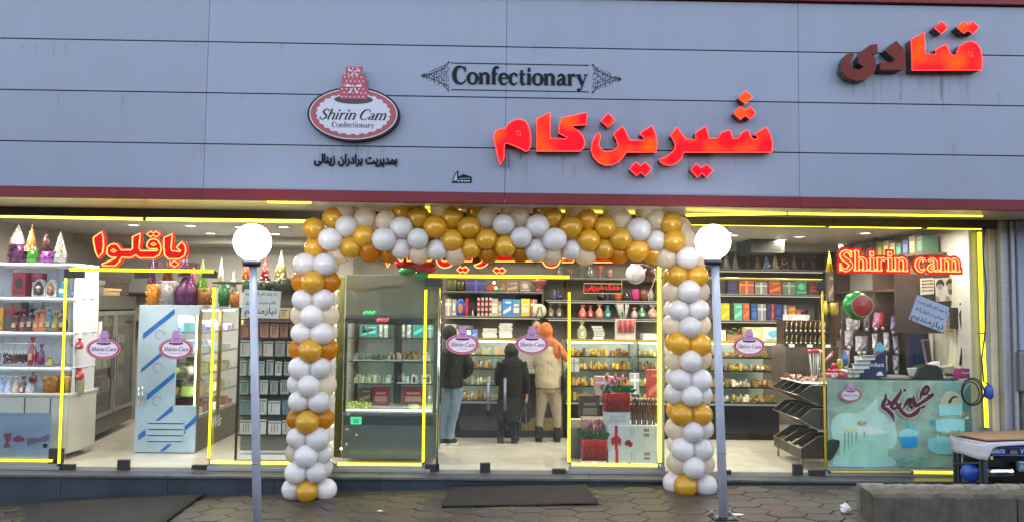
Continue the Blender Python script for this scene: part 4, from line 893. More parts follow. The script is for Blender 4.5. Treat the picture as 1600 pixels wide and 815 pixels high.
def g_hat(cx, w_, py0, py1, Y, h, label, acc=None, brim=False):
    x0, x1, z0, z1 = rect(cx - w_ / 2, cx + w_ / 2, py0, py1, Y); r = (x1 - x0) / 2; xc = (x0 + x1) / 2; b = MB(); m = mat('foil ' + h, h, .38, .15, .15, 12); y = Y + r
    b.cone((xc, y, z0), r, z1 - z0, m, 18)
    if acc:
        am = mat('foil ' + acc, acc, .3, .3, .1)
        for i in range(14):
            f = SHK.uniform(.05, .8); t = -SHK.uniform(.4, 2.7); rr = r * (1 - f) + .001; q = Vector((xc + rr * math.cos(t), y + rr * math.sin(t), z0 + f * (z1 - z0))); e = r * .2 * (1 - f * .6)
            b.add([q + Vector((-e, -.002, 0)), q + Vector((0, -.004 - 0, -e)), q + Vector((e, -.002, 0)), q + Vector((0, .0, e * 1.4))], [(0, 1, 2, 3)], am)
        b.tube([(xc + r * math.cos(t), y + r * math.sin(t), z0 + .004) for t in [i * .45 for i in range(14)]], .005, am, 5, True)
    b.ball((xc, y, z1), .008, cm(acc or h), 6, 4)
    return tag(b.build('party_hat'), label, 'party hat')
def g_tinsel(px0, px1, py0, py1, Y, h, label, cone_=0):
    x0, x1, z0, z1 = rect(px0, px1, py0, py1, Y); r = (x1 - x0) / 2; xc = (x0 + x1) / 2; b = MB(); m = mat('tinsel ' + h, h, .4, .25, .4, 40); m2 = mat('tinsel ' + shade(h, 1.7), shade(h, 1.5), .3, .35, .3, 40); y = Y + r
    b.lathe([(r * .85, 0), (r * .88, (z1 - z0) * .5), (r * (.85 - cone_ * .75), (z1 - z0))], xc, y, m, 16, z0)
    for i in range(150):
        f = SHK.random(); t = SHK.uniform(0, 6.28); rr = r * (.86 - cone_ * .72 * max(0, f - .2)); q = Vector((xc + rr * math.cos(t), y + rr * math.sin(t), z0 + f * (z1 - z0)))
        o = Vector((math.cos(t), math.sin(t), SHK.uniform(-.6, .4))) * r * .22; s_ = Vector((-math.sin(t), math.cos(t), SHK.uniform(-1, 1))) * r * .06
        b.add([q - s_, q + s_, q + o + s_ * .4, q + o - s_ * .4], [(0, 1, 2, 3)], m2 if i % 3 == 0 else m)
    return tag(b.build('tinsel_drum'), label, 'tinsel drum')
def g_bag(cx, w_, py0, py1, Y, h, label, acc=None, name='sweet_bag', cat='sweet bag'):
    x0, x1, z0, z1 = rect(cx - w_ / 2, cx + w_ / 2, py0, py1, Y); r = (x1 - x0) / 2; xc = (x0 + x1) / 2; H_ = z1 - z0; b = MB(); m = mat('wrapped sweets ' + h, h, .3, 0, .45, 50, coat=.5)
    b.lathe([(r * .7, 0), (r, H_ * .15), (r * .95, H_ * .45), (r * .5, H_ * .68), (r * .2, H_ * .76), (r * .45, H_ * .9), (r * .7, H_)], xc, Y + r * .8, m, 12, z0, sy=.8)
    b.tube([(xc + r * .24 * math.cos(t), Y + r * .8 + r * .2 * math.sin(t), z0 + H_ * .76) for t in [i * .785 for i in range(8)]], r * .1, cm(acc or shade(h, .5)), 5, True)
    b.box(xc - r * .35, xc + r * .35, Y - r * .02, Y + .01, z0 + H_ * .2, z0 + H_ * .42, cm(acc or '#c9b090'))
    return tag(b.build(name), label, cat)
def g_vase(cx, w_, py0, py1, Y, h, label, prof=0, name='vase', cat='vase'):
    x0, x1, z0, z1 = rect(cx - w_ / 2, cx + w_ / 2, py0, py1, Y); r = (x1 - x0) / 2; H_ = z1 - z0; b = MB(); m = mat('glaze ' + h, h, .15, .1, .2, 8, coat=.5)
    pf = [[(.5, 0), (.95, .25), (1, .5), (.6, .8), (.45, .9), (.6, 1)], [(.4, 0), (.5, .1), (.25, .35), (.7, .6), (.95, .85), (1, 1)], [(.8, 0), (1, .3), (1, .8), (.85, 1)]][prof]
    b.lathe([(a * r, c * H_) for a, c in pf], (x0 + x1) / 2, Y + r, m, 16, z0); return tag(b.build(name), label, cat)
def g_stack(px0, px1, py0, py1, Y, n, h, label, jitter=.008, d=.25, name='box_stack', cat='stack of boxes', piece='cake_box'):
    x0, x1, z0, z1 = rect(px0, px1, py0, py1, Y); r = thing(name, label, cat, ((x0 + x1) / 2, Y, z0)); dz = (z1 - z0) / n
    for i in range(n):
        o = SHK.uniform(-jitter, jitter); b = MB(); b.box(x0 + o, x1 + o, Y + abs(o), Y + d, z0 + i * dz + .001, z0 + (i + 1) * dz - .0015, cm(h, .5)); b.box(x0 + o + .004, x1 + o - .004, Y + abs(o) - .001, Y + .02, z0 + (i + .55) * dz, z0 + (i + .6) * dz, cm(shade(h, .7))); b.build(piece, r, bevel=.002)
    return r

# ---- left sweets display draped in white
dp = thing('sweets_display', 'white draped stepped shelf unit full of toys and sweets at the left end', 'display shelf', (X(40, 9.5), 9.5, 0))
drape = mat('white satin drape', '#c9ccd6', .4, 0, .06, 3, coat=.1)
xr = X(131, 9.6); xl = XL + .02
SHY = {'hat': 411, 'a': 464, 'b': 518, 'c': 573, 'base': 617}
zs = {k: P(60, v, 9.42).z for k, v in SHY.items()}
for k in ('hat', 'a', 'b', 'c'):
    b = MB(); n = 24; V = []
    for i in range(n + 1):
        x = xl + (xr - .01 - xl) * i / n; sag = .006 * math.sin(i * .9)
        V += [(x, 9.95, zs[k]), (x, 9.42, zs[k] + sag * .3), (x, 9.405, zs[k] - .02), (x, 9.42, zs[k] - .05 - .01 * abs(math.sin(i * .7)))]
    b.add(V, [(i * 4 + j, (i + 1) * 4 + j, (i + 1) * 4 + j + 1, i * 4 + j + 1) for i in range(n) for j in range(3)], drape, True); o = b.build('shelf', dp); o.modifiers.new('t', 'SOLIDIFY').thickness = .012
    b = MB(); b.box(xl + .02, xr - .04, 9.47, 9.485, zs[k] - .03, zs[k] - .018, glow('cool shelf led', (.90, .95, 1), 13)); b.build('led_strip', o)
b = MB(); n = 60; m_ = 10; V = []
for j in range(m_ + 1):
    for i in range(n + 1):
        x = xl + (xr - .02 - xl) * i / n; V.append((x, 9.93 + .018 * math.sin(i * .8 + j * .35) + .012 * math.sin(i * 2.1 - j), zs['base'] + (zs['hat'] - zs['base']) * j / m_))
b.add(V, [(j * (n + 1) + i, j * (n + 1) + i + 1, (j + 1) * (n + 1) + i + 1, (j + 1) * (n + 1) + i) for j in range(m_) for i in range(n)], drape, True); b.build('back_drape', dp)
b = MB(); n = 14; V = []
for j in range(9):
    for i in range(n + 1): V.append((xr - .015 + .012 * math.sin(i * 1.2 + j * .8), 9.40 + .55 * i / n, zs['base'] + (zs['hat'] - zs['base']) * j / 8))
b.add(V, [(j * (n + 1) + i, j * (n + 1) + i + 1, (j + 1) * (n + 1) + i + 1, (j + 1) * (n + 1) + i) for j in range(8) for i in range(n)], drape, True); b.build('side_drape', dp)
for zz, c_ in ((zs['b'], 1), (zs['c'], 2)):        # gathered fan folds at the right of each bay
    b = MB(); cx_, cz_ = xr - .03, zz - .02
    for i in range(9):
        a = rad(188 + i * 9); L_ = .33; b.tube([(cx_, 9.86, cz_), (cx_ + math.cos(a) * L_, 9.90, cz_ + math.sin(a) * L_)], [.004, .012], drape, 5)
    b.build('drape_folds', dp)
cabw = mat('cream white cabinet', '#b9b7ae', .4, 0, .05)
b = MB(); b.box(xl, xr, 9.36, 9.98, .08, zs['base'], cabw); b.build('cabinet', dp, bevel=.004)
b = MB(); b.box(xl - .0, xr + .01, 9.33, 9.99, zs['base'] + .001, zs['base'] + .03, cabw); b.build('counter_top', dp, bevel=.004)
for xx in (X(45, 9.36), X(85, 9.36)):
    b = MB(); b.box(xx - .004, xx + .004, 9.352, 9.36, .1, zs['base'] - .02, M['bronze']); b.build('door_gap', dp)
for xx in (xr - .1, X(10, 9.4), X(80, 9.4)):
    b = MB(); b.tube([(xx, 9.45, 0), (xx, 9.45, .08)], .02, M['alu'], 8); b.build('leg', dp)
on = 'on top of the sweets display'
g_tinsel(5, 36, 381, 410, 9.5, '#3d1040', 'dark purple tinsel drum under the white hat ' + on)
g_hat(20.5, 26, 349, 382, 9.53, '#c9c2ba', 'big white cone party hat on a dark purple tinsel drum at the left end', '#8a6a5a')
g_tinsel(37, 56, 390, 409, 9.5, '#2f6b1c', 'green tinsel drum under the orange party hat ' + on)
g_hat(43.5, 20, 351, 392, 9.54, '#c4703a', 'orange and white patterned party hat above the green tinsel drum', '#e6dcc4')
g_tinsel(56, 84, 393, 409, 9.5, '#7c3a88', 'lilac confetti drum under the red hat ' + on)
g_hat(67, 19, 358, 393, 9.54, '#4c2426', 'black and red party hat above the lilac confetti drum', '#1a1a1c')
g_hat(88.5, 21, 360, 399, 9.54, '#c9c9c4', 'black and white zebra party hat farthest right on the sweets display', '#141414')
g_tinsel(80, 98, 397, 409, 9.5, '#8c8a92', 'pale grey tinsel drum under the zebra party hat')
rw = 'on the upper sweets shelf'
g_box(19, 40, 425, 462, 9.55, '#8f1d34', 'tall crimson window gift box ' + rw, acc='#3c3438')
g_box(49, 66, 426, 440, 9.6, '#6f2436', 'small maroon box behind the arched toy box ' + rw)
def arch_box(px0, px1, py0, py1, Y, h, inner, label):
    x0, x1, z0, z1 = rect(px0, px1, py0, py1, Y); xc = (x0 + x1) / 2; zz = z0 + (z1 - z0) * .55; b = MB()
    o = [(x0, z0), (x1, z0), (x1, zz), (xc + (x1 - x0) * .25, z1 - (z1 - zz) * .25), (xc, z1), (xc - (x1 - x0) * .25, z1 - (z1 - zz) * .25), (x0, zz)]
    b.prism([o], Y, Y + .08, cm(h)); b.prism([inset(o, .02)], Y - .004, Y, cm(inner)); b.ball((xc, Y - .01, z0 + (z1 - z0) * .5), .03, cm('#b98c78'), 10, 7); b.ball((xc, Y - .01, z0 + (z1 - z0) * .25), .04, cm(shade(inner, .5)), 10, 7)
    return tag(b.build('toy_box'), label, 'toy box')
arch_box(50, 71, 435, 463, 9.52, '#b9b4c4', '#4a3a44', 'arched lilac toy box with a dark figure ' + rw)
arch_box(71, 88, 436, 463, 9.53, '#c6cbd0', '#c08a50', 'arched white toy box with an orange figure ' + rw)
g_bag(96, 20, 432, 463, 9.52, '#3fa0c8', 'blue and white knotted sweet bag right end of the upper display shelf', '#e8e8c8')
g_bag(113, 10, 445, 463, 9.56, '#6a6ad0', 'small violet ribbon bag tucked right of the neon tube on the upper display shelf')
rw = 'on the second sweets shelf'
g_box(-14, 5, 480, 517, 9.6, '#c08a3a', 'orange and grey box cut by the left picture edge ' + rw)
g_box(6, 32, 472, 517, 9.62, '#5c5a52', 'grey green picture box with a crimson top ' + rw, acc='#8c2444')
for i, (cx, h, nm) in enumerate([(21, '#5a1a26', 'maroon'), (34, '#6b2430', 'reddish brown'), (45, '#16282c', 'black and teal'), (55, '#c05a2c', 'orange'), (64, '#cc6a3c', 'pale orange'), (74, '#3d7484', 'teal and yellow'), (84, '#8a7a34', 'olive gold'), (95, '#4a2420', 'dark brown')]):
    g_bag(cx, 16, 486 - (i % 3) * 3, 517, 9.48, h, nm + ' wrapped toy bag, ' + ORD[i] + ' of the row ' + rw, '#c9b48a')
rw = 'on the third sweets shelf'
bs = thing('wire_basket', 'clear wire basket of dark red sweets ' + rw, 'basket', (X(25, 9.5), 9.5, zs['c']))
x0, x1, z0, z1 = rect(-6, 54, 533, 571, 9.46); b = MB()
for i in range(17): b.tube([(x0 + (x1 - x0) * i / 16, 9.46, z0), (x0 + (x1 - x0) * i / 16, 9.46, z1 - .02)], .003, M['chrome'], 5)
for zz in (z0 + .01, (z0 + z1) / 2, z1 - .02): b.tube([(x0, 9.46, zz), (x1, 9.46, zz)], .004, M['chrome'], 5)
b.build('wire_frame', bs); b = MB()
for i in range(90): b.ball((SHK.uniform(x0 + .02, x1 - .02), SHK.uniform(9.48, 9.68), z0 + .02 + SHK.random() * .13), SHK.uniform(.014, .022), cm(SHK.choice(['#6b1f26', '#4a1a20', '#8a4a3a'])), 6, 4)
tag(b.build('sweets', bs), kind='stuff')
g_bag(47, 15, 524, 571, 9.44, '#a31c3c', 'red flower bag standing in front of the wire basket')
g_bag(62, 11, 536, 570, 9.44, '#5a2a60', 'purple flower lollipop bag right of the wire basket', '#c02a5a')
g_bag(74, 14, 556, 571, 9.47, '#c9b84a', 'small yellow bag low ' + rw)
g_bag(122, 12, 528, 545, 9.44, '#b01c44', 'crimson bow hanging on the right drape of the third bay')
rw = 'on the sweets display counter'
for i, (cx, w_, h, nm) in enumerate([(-2, 14, '#9fb4d8', 'pale blue'), (10, 14, '#a8b8dc', 'light blue striped'), (22, 13, '#c4a89c', 'pink and cream'), (33, 13, '#6b4a5a', 'mauve brown'), (44, 16, '#aab4c4', 'silver grey')]):
    g_bag(cx, w_, 587, 617, 9.42, h, nm + ' sweet bag, ' + ORD[i] + ' from the left ' + rw, '#d8c8c8')
g_tinsel(60, 88, 588, 615, 9.42, '#9c6a24', 'left gold straw basket of sweets ' + rw); g_tinsel(84, 112, 587, 614, 9.46, '#a87a30', 'right gold straw basket of sweets behind the neon tube'); g_bag(49, 12, 576, 598, 9.40, '#5c2024', 'dark red puppet bag standing before the gold baskets', '#3a1a20')
g_bag(121, 15, 574, 592, 9.48, '#b82844', 'crimson ribbon bow at the right end of the display counter'); g_vase(119, 16, 590, 615, 9.5, '#9c9478', 'grey glass jar under the crimson ribbon bow', 2, 'jar', 'jar')

# ---- tall dark double fridge along the left wall
fr = thing('display_fridge', 'tall dark grey fridge with two glass doors along the left wall', 'fridge', (-5.9, 11, 0))
T = Matrix.Translation((-5.32, 10.11, 0)) @ Matrix.Rotation(rad(8.8), 4, 'Z')
def tb_(name, parent, m, boxes, bev=.004):
    b = MB(); b.T = T
    for q in boxes: b.box(*q, m)
    return b.build(name, parent, bevel=bev)
fg = mat('dark grey fridge enamel', '#474744', .35, .2, .1)
tb_('cabinet', fr, fg, [(-.95, -.10, 0, .04, .1, 1.97), (-.95, -.10, 1.92, 1.96, .1, 1.97), (-.95, -.90, .04, 1.92, .1, 1.97), (-.90, -.02, 0.04, 1.92, 1.80, 1.97), (-.90, -.02, .04, 1.92, .1, .32)])
tb_('front_panel', fr, fg, [(-.02, .0, 0, 1.96, 1.78, 1.975), (-.02, .0, 0, 1.96, .1, .30), (-.10, .0, 0, .06, .3, 1.78), (-.10, 0, 1.90, 1.96, .3, 1.78)])
for k in range(2):
    y0 = .07 + k * .92; y1 = y0 + .89
    d_ = tb_('door', fr, mat('steel door frame', '#8b8c88', .3, .7, .1), [(0, .03, y0, y0 + .06, .32, 1.76), (0, .03, y1 - .06, y1, .32, 1.76), (0, .03, y0 + .06, y1 - .06, 1.70, 1.76), (0, .03, y0 + .06, y1 - .06, .32, .38)])
    tb_('pane', d_, M['vglass'], [(.008, .016, y0 + .06, y1 - .06, .38, 1.70)], 0)
    tb_('handle', d_, M['chrome'], [(.04, .06, (y1 - .05) if k == 0 else (y0 + .02), (y1 - .03) if k == 0 else (y0 + .04), .8, 1.4)], .004)
for z in (.62, .95, 1.28, 1.55):
    tb_('shelf', fr, M['chrome'], [(-.85, -.06, .06, 1.9, z, z + .01)], 0)
    n_ = 7
    b = MB(); b.T = T
    for i in range(n_):
        y = .2 + i * .25; h_ = SHK.uniform(.06, .2); b.box(-.5 + SHK.uniform(0, .15), -.12, y, y + .18, z + .012, z + .012 + h_, cm(SHK.choice(['#8a8a70', '#5a7060', '#9c9c94', '#6a6a3a', '#3a3a3a', '#84866a'])))
    tag(b.build('goods', fr), kind='stuff')
b = MB(); b.T = T; b.box(.004, .03, .30, .42, 1.3, 1.62, M['white']); b.build('price_card', fr)
for i, (y, w_, h_, hx, nm) in enumerate([(.05, .25, .16, '#3a3634', 'dark brown carton'), (.45, .3, .20, '#5a5654', 'grey crumpled carton'), (.95, .5, .10, '#b89a6c', 'flat tan carton'), (1.5, .35, .28, '#4a4440', 'tall dark carton')]):
    b = MB(); b.T = T; b.box(-.6, -.08, y, y + w_, 1.978, 1.978 + h_, cm(hx, .7)).box(-.62, -.06, y - .004, y + w_ + .004, 1.978 + h_ * .7, 1.981 + h_, cm(shade(hx, 1.15), .7)); tag(b.build('carton', bevel=.004), nm + ' lying on top of the tall dark fridge', 'carton')

# ---- display fridge seen from its end, still in protective film with blue stripes
YC = 9.85; cx0, cx1 = X(213, YC, 600), X(307, YC, 600); cz1 = P(260, 476, YC).z; cz0 = P(260, 706, YC).z
cf_ = thing('pastry_fridge', 'pastry fridge whose end panel wears pale protective film with diagonal blue stripes', 'fridge', ((cx0 + cx1) / 2, 10.8, 0))
fil = mat('pale blue protective film', '#a6bccc', .3, .15, .12, 2.5, .1, 8, coat=.3); fbl = mat('blue film stripe', '#1f62ae', .35, .1, .1)
xw = X(273, YC, 600); zw = P(290, 633, YC).z; zt_w = P(290, 492, YC).z
b = MB(); b.box(cx0, xw, YC, YC + .04, cz0, cz1, fil).box(xw, cx1, YC, YC + .04, cz0, zw, fil).box(xw, cx1, YC, YC + .04, zt_w, cz1, fil); ep = b.build('end_panel', cf_, bevel=.004)
b = MB(); b.box(xw, cx1, YC + .012, YC + .018, zw, zt_w, M['vglass']); b.build('end_glass', cf_)
sz = (200, 480, 5.094)                            # stripes, clipped inside the panel by hand
for k, s_ in enumerate([[(120,205),(365,12),(372,10),(372,48),(118,252)], [(105,487),(345,280),(372,265),(372,302),(100,518)], [(152,690),(372,510),(372,550),(148,740)]]):
    b = MB(); pxpoly(b, s_, *sz, YC - .003, fbl); b.build('film_stripe', ep)
s2 = (0, 540, 2.963)
for s_ in ([(720,345),(800,272),(800,300),(735,345)], [(640,410),(672,385),(675,412),(640,436)], [(855,372),(914,315),(914,345),(855,392)], [(738,486),(852,388),(860,400),(760,486)]):
    b = MB(); pxpoly(b, s_, *s2, YC - .003, fbl); b.build('film_stripe', ep)
for (u, v) in ((253, 215), (240, 475), (228, 740)):
    b = MB(); c = poly_px([(u, v)], *sz, YC)[0]; b.ribbon([(c[0] + .055 * math.cos(t), c[1] + .055 * math.sin(t), .012) for t in [i * .35 for i in range(15)]], YC - .003, None, mat('grey film mark', '#8494a0', .4)); b.build('film_mark', ep)
b = MB(); a = P(231, 657, YC); c = P(287, 693, YC); b.box(a.x, c.x, YC - .012, YC, c.z, a.z, fil)
for i in range(4): z = a.z - .02 - i * .075; b.box(a.x + .01, c.x - .01, YC - .016, YC - .0121, z - .012, z, M['black'])
b.build('vent_grille', ep, bevel=.002)
b = MB(); p = P(217, 604, YC - .05); q = P(217, 633, YC - .05); b.tube([p, q], .014, M['chrome'], 8); p = P(223, 604, YC - .05); q = P(223, 633, YC - .05); b.tube([p, q], .010, M['chrome'], 8); b.build('handle', ep)
b = MB(); b.box(cx0, cx1, YC + .04, 11.6, cz0, .42, mat('dark fridge base', '#4c4838', .4, .2, .1)).box(cx0, cx1, YC + .04, 11.6, cz1 - .06, cz1, fil).box(cx0, cx0 + .03, YC + .04, 11.6, .42, cz1 - .06, mat('pale mirror back', '#a8aeb0', .2, .3, .1)); b.build('body', cf_, bevel=.004)
gold = mat('brass frame', '#8f7a3c', .35, .7, .15)
for y in (YC + .045, YC + .78, 11.55):
    b = MB(); b.box(cx1 - .03, cx1 + .012, y, y + .045, .42, cz1 - .06, gold); b.build('frame_post', cf_, bevel=.003)
b = MB(); b.box(cx1 - .006, cx1, YC + .09, 11.55, .42, cz1 - .06, M['vglass']); b.build('glass', cf_)
b = MB(); b.box(cx1 - .055, cx1 - .04, YC + .07, YC + .085, .45, cz1 - .08, glow('added corner glow strip', (.95, .97, 1), 14)).box(cx1 - .055, cx1 - .04, YC + .86, YC + .875, .45, cz1 - .08, _mc['added corner glow strip']); b.build('added_corner_led', cf_)  # glowing strips added to brighten the dark goods behind the side glass
b = MB(); b.box(cx0 + .1, cx1 - .08, YC + .2, 11.4, cz1 - .075, cz1 - .062, glow('cool white shelf light', (.9, .96, 1), 36)); b.build('light_strip', cf_)
pal = ['#d8cfa0', '#c06a4a', '#b8c860', '#e2ddd2', '#8c3a3a', '#c9a050', '#8a6ad0', '#d0d4d8', '#5c3a2a']
def goods_row(parent, x0, x1, y0, y1, z, n, pals, hmin=.03, hmax=.09, ny=1, round_=.4, name='pastries'):
    b = MB()
    for j in range(ny):
        for i in range(n):
            a = x0 + (x1 - x0) * i / n; c = x0 + (x1 - x0) * (i + .85) / n; ya = y0 + (y1 - y0) * j / ny; yc = y0 + (y1 - y0) * (j + .8) / ny; h_ = SHK.uniform(hmin, hmax); m = cm(SHK.choice(pals), .5)
            if SHK.random() < round_: b.ball(((a + c) / 2, (ya + yc) / 2, z + h_ * .45), min(c - a, yc - ya) * .5, m, 8, 5, (1, 1, h_ / max(.01, min(c - a, yc - ya))))
            else: b.box(a, c, ya, yc, z, z + h_, m)
    o = b.build(name, parent); return tag(o, kind='stuff')
for k, z in enumerate((.43, .68, .95, 1.22, 1.5)):
    b = MB(); b.box(cx0 + .05, cx1 - .02, YC + .1, 11.5, z, z + .012, M['vglass'] if k else M['white']).box(cx1 - .03, cx1 - .018, YC + .1, 11.5, z - .01, z + .02, M['alu']); b.build('shelf', cf_)
    goods_row(cf_, cx0 + .1, cx1 - .05, YC + .15, 11.45, z + .013, 3, [['#8c2a30', '#a03038', '#c9c0b0'], ['#c9a878', '#b8c860', '#e2ddd2'], ['#d8c8b0', '#b8c860', '#a09040'], ['#c8d0d8', '#a8b0c8', '#e0e0e0'], ['#a090c8', '#7c7ad0', '#8ab8b0']][k], .05, .15, 9, .35)
b = MB(); zz = .22
for i in range(5): b.ribbon([(0, 0, .01), (.0, 0, .01)], 0, None, M['white']) if False else None
b.T = Matrix.Translation((cx1 + .004, 10.6, .28)) @ Matrix.Rotation(rad(90), 4, 'Z')
ftext(b, 'Wis', 0, -.06, .22, 0, mat('white swirl print', '#d8d8e0', .4), shear=.5, bold=.01); b.T = None; b.build('swirl_print', cf_)
for x in (cx0 + .08, cx1 - .1):
    for y in (YC + .08, 11.45):
        b = MB(); b.tube([(x, y, cz0), (x, y, .06)], .018, M['dark'], 8).tube([(x - .015, y, .035), (x + .015, y, .035)], .035, M['black'], 12); b.build('castor', cf_)
b = MB(); b.box(cx0 + .01, cx1 - .01, YC + .01, 11.55, cz0 - .02, cz0 - .001, M['dark']); b.build('undercarriage', cf_)
tp = 'on top of the blue striped fridge'
g_tinsel(224, 246, 443, 475, 9.95, '#b87414', 'orange gold tinsel drum, leftmost ' + tp); g_hat(235, 14, 400, 444, 9.98, '#2c2a6a', 'blue and orange party hat above the orange gold tinsel drum', '#b85020')
g_tinsel(245, 272, 438, 475, 9.93, '#8c8c90', 'silver tinsel drum, second ' + tp); g_hat(259, 18, 395, 440, 9.97, '#6a1a24', 'dark red party hat above the silver tinsel drum', '#3a2a2a')
g_tinsel(266, 304, 424, 476, 9.90, '#4a1048', 'big dark purple tinsel cone ' + tp, 1); g_hat(285, 20, 394, 432, 9.96, '#55201c', 'brown party hat on the big purple tinsel cone', '#4a48a0')
g_hat(299, 16, 418, 460, 10.1, '#b02838', 'red and white dotted party hat behind the purple tinsel cone', '#e0d8d0'); g_tinsel(301, 328, 450, 476, 10.0, '#7a4c18', 'brown gold tinsel drum, rightmost ' + tp); g_hat(313, 18, 405, 450, 10.05, '#6aa03c', 'green party hat above the brown gold tinsel drum', '#88b850')
g_box(232, 247, 409, 422, 10.3, '#4a1a3a', 'small dark plum box behind the left tinsel drums'); g_box(292, 308, 410, 424, 10.3, '#3c2432', 'small dark box behind the green party hat')

# ---- wall ledge with hats behind the lamp post, then the dark cutlery rack
b = MB(); a = X(330, 10.4), X(480, 10.4); zl = P(400, 440, 10.4).z; b.box(a[0], a[1], 10.4, 10.75, zl - .03, zl, M['bronze']).box(X(378, 10.4), a[1], 10.7, 10.75, .0, zl - .03, mat('grey green partition', '#5c5c50', .5, 0, .1)); tag(b.build('hat_ledge', bevel=.004), 'dark partition ledge with party hats above the cutlery rack', 'ledge')
for i, (cx, w_, y0, y1, h, ac, nm) in enumerate([(343, 14, 402, 448, '#b8b8b4', '#8a8a86', 'silver'), (362, 14, 422, 458, '#d0ccc0', '#3c3c2c', 'white and olive striped'), (383, 18, 405, 440, '#a8442c', '#b89030', 'orange red'), (412, 18, 402, 440, '#8c2028', '#c8a8a0', 'dark red with pale print'), (436, 22, 392, 436, '#b8a868', '#d8cc98', 'big gold'), (464, 16, 402, 438, '#6a3a34', None, 'brown')]):
    g_hat(cx, w_, y0, y1, 10.45, h, nm + ' party hat on the ledge behind the left globe lamp', ac)
for i, (p0, p1, y0, y1, h, nm) in enumerate([(337, 356, 444, 478, '#1f5a2c', 'green'), (355, 372, 455, 480, '#8a5a20', 'bronze'), (375, 392, 436, 456, '#24482a', 'dark green'), (392, 425, 438, 455, '#2a3a2c', 'blackish green'), (425, 452, 434, 452, '#3c4038', 'charcoal')]):
    g_tinsel(p0, p1, y0, y1, 10.2 if i > 1 else 9.95, h, nm + ' tinsel drum in the row beside the left lamp post')
YR = 9.38
rk = thing('cutlery_rack', 'black metal rack of hanging cutlery packets behind the left lamp post', 'rack', (X(420, YR), YR, 0))
rx0, rx1 = X(371, YR, 600), X(486, YR, 600); RS = [498, 527.5, 557, 587, 616.5, 648, 679]
for x in (rx0, (rx0 + rx1) / 2 + .32, rx1):
    b = MB(); b.box(x - .011, x + .011, YR, YR + .03, .0, P(420, 480, YR).z, M['dark']); b.build('upright', rk)
for py in RS:
    z = P(428, py, YR).z; b = MB(); b.box(rx0, rx1, YR - .004, YR + .16, z - .012, z, M['dark']); b.build('shelf', rk)
b = MB(); z = P(428, 710, YR).z; b.box(rx0, rx1, YR + .02, YR + .2, .02, z, M['wpaint']); b.build('plinth', rk)
b = MB(); b.box(rx0, rx1, YR + .17, YR + .18, .1, P(420, 480, YR).z, mat('rack back panel', '#6f6e68', .5, 0, .1)); b.build('back_panel', rk)
kinds = [['#b8ac94', '#a8a090', '#c8b088'], ['#a06a5c', '#b08a74', '#8c5a50'], ['#a8a88c', '#8c9088', '#b0aca0'], ['#b4b4ae', '#9ca4a0', '#c0beb8'], ['#b0b0a8', '#98a098', '#7a9080'], ['#b8b8b0', '#c8c060', '#6a8088', '#c0c0bc'], ['#c4c2bc', '#b4b2ac', '#a8a8a0']]
for r_, py in enumerate(RS):
    n = [7, 7, 6, 8, 7, 5, 5][r_]; top = [480, 503, 531, 561, 591, 622, 653][r_]
    for i in range(n):
        p0 = 374 + (484 - 374) * i / n + 1; p1 = 374 + (484 - 374) * (i + 1) / n - SHK.uniform(1, 3); h = SHK.choice(kinds[r_]); x0, x1, z0, z1 = rect(p0, p1, top + SHK.uniform(0, 4), py - 1.3, YR + .012 + .01 * (i % 2))
        Yp = YR + .012 + .01 * (i % 2); b = MB(); b.box(x0, x1, Yp, Yp + .03, z0, z1, cm(h, .35)); ink = cm(SHK.choice(['#3c3c3a', '#55524c', '#5c3a34', '#2c3430']), .4)
        for q in range(SHK.randint(1, 3)):
            xa = x0 + (x1 - x0) * (.25 + .22 * q); b.box(xa, xa + .007, Yp - .002, Yp, z0 + .03, z1 - .04, ink)
        b.box(x0 + .006, x1 - .006, Yp - .0015, Yp, z1 - .028, z1 - .016, ink)
        tag(b.build('cutlery_packet', bevel=.002), 'pale cutlery packet, %s from the left on the %s shelf down of the black rack' % (ORD[i], ORD[r_]), 'packet')
sh = thing('paper_notice', 'white handwritten Persian notice on the glass half hidden by the left lamp post', 'notice', (X(407, 8.99), 8.99, P(407, 498, 8.99).z))
pap = mat('white notice paper', '#b4bab6', .7, 0, .04); penm = mat('black marker', '#15171c', .6)
a = P(378, 451, 8.992); c = P(437, 497, 8.992); b = MB(); b.prism([[(a.x, c.z + .02), (c.x - .01, c.z), (c.x + .01, a.z - .02), (a.x + .03, a.z)]], 8.992, 8.994, pap); b.build('sheet', sh)
xc, wd = (a.x + c.x) / 2, (c.x - a.x) * .84; b = MB()
for s_, f, h_ in (('به چند نفر فروشنده', .80, .055), ('خانم جهت همکاری', .50, .055), ('نیازمندیم', .17, .10)): ftext(b, shape(s_), xc, c.z + (a.z - c.z) * f, h_, 8.9912, penm, width=wd * (.95 if h_ < .1 else .98), bold=.02)
b.build('handwriting', sh)
nb = thing('paper_notice', 'pale blue tilted handwritten Persian notice on the right end window', 'notice', (X(1451, 8.99), 8.99, P(1451, 518, 8.99).z))
pp = [poly_px([q], 1410, 450, 10.87, 8.992)[0] for q in ((255, 108), (800, 320), (695, 750), (110, 520))]
b = MB(); b.prism([pp], 8.992, 8.994, mat('pale blue paper', '#8f9cb4', .7, 0, .04)); b.build('sheet', nb); b = MB(); ra = -math.atan2(212, 545)
for s_, (u, v), wd, h_ in (('به چند نفر خانم جهت', (505, 325), .38, .05), ('همکاری در فروشگاه', (465, 450), .36, .05), ('نیازمندیم', (415, 590), .40, .09)):
    q = poly_px([(u, v)], 1410, 450, 10.87, 8.991)[0]; ftext(b, shape(s_), q[0], q[1], h_, 8.9912, mat('blue marker', '#1a1e3c', .6), width=wd, bold=.02, rot=ra)
b.build('handwriting', nb)

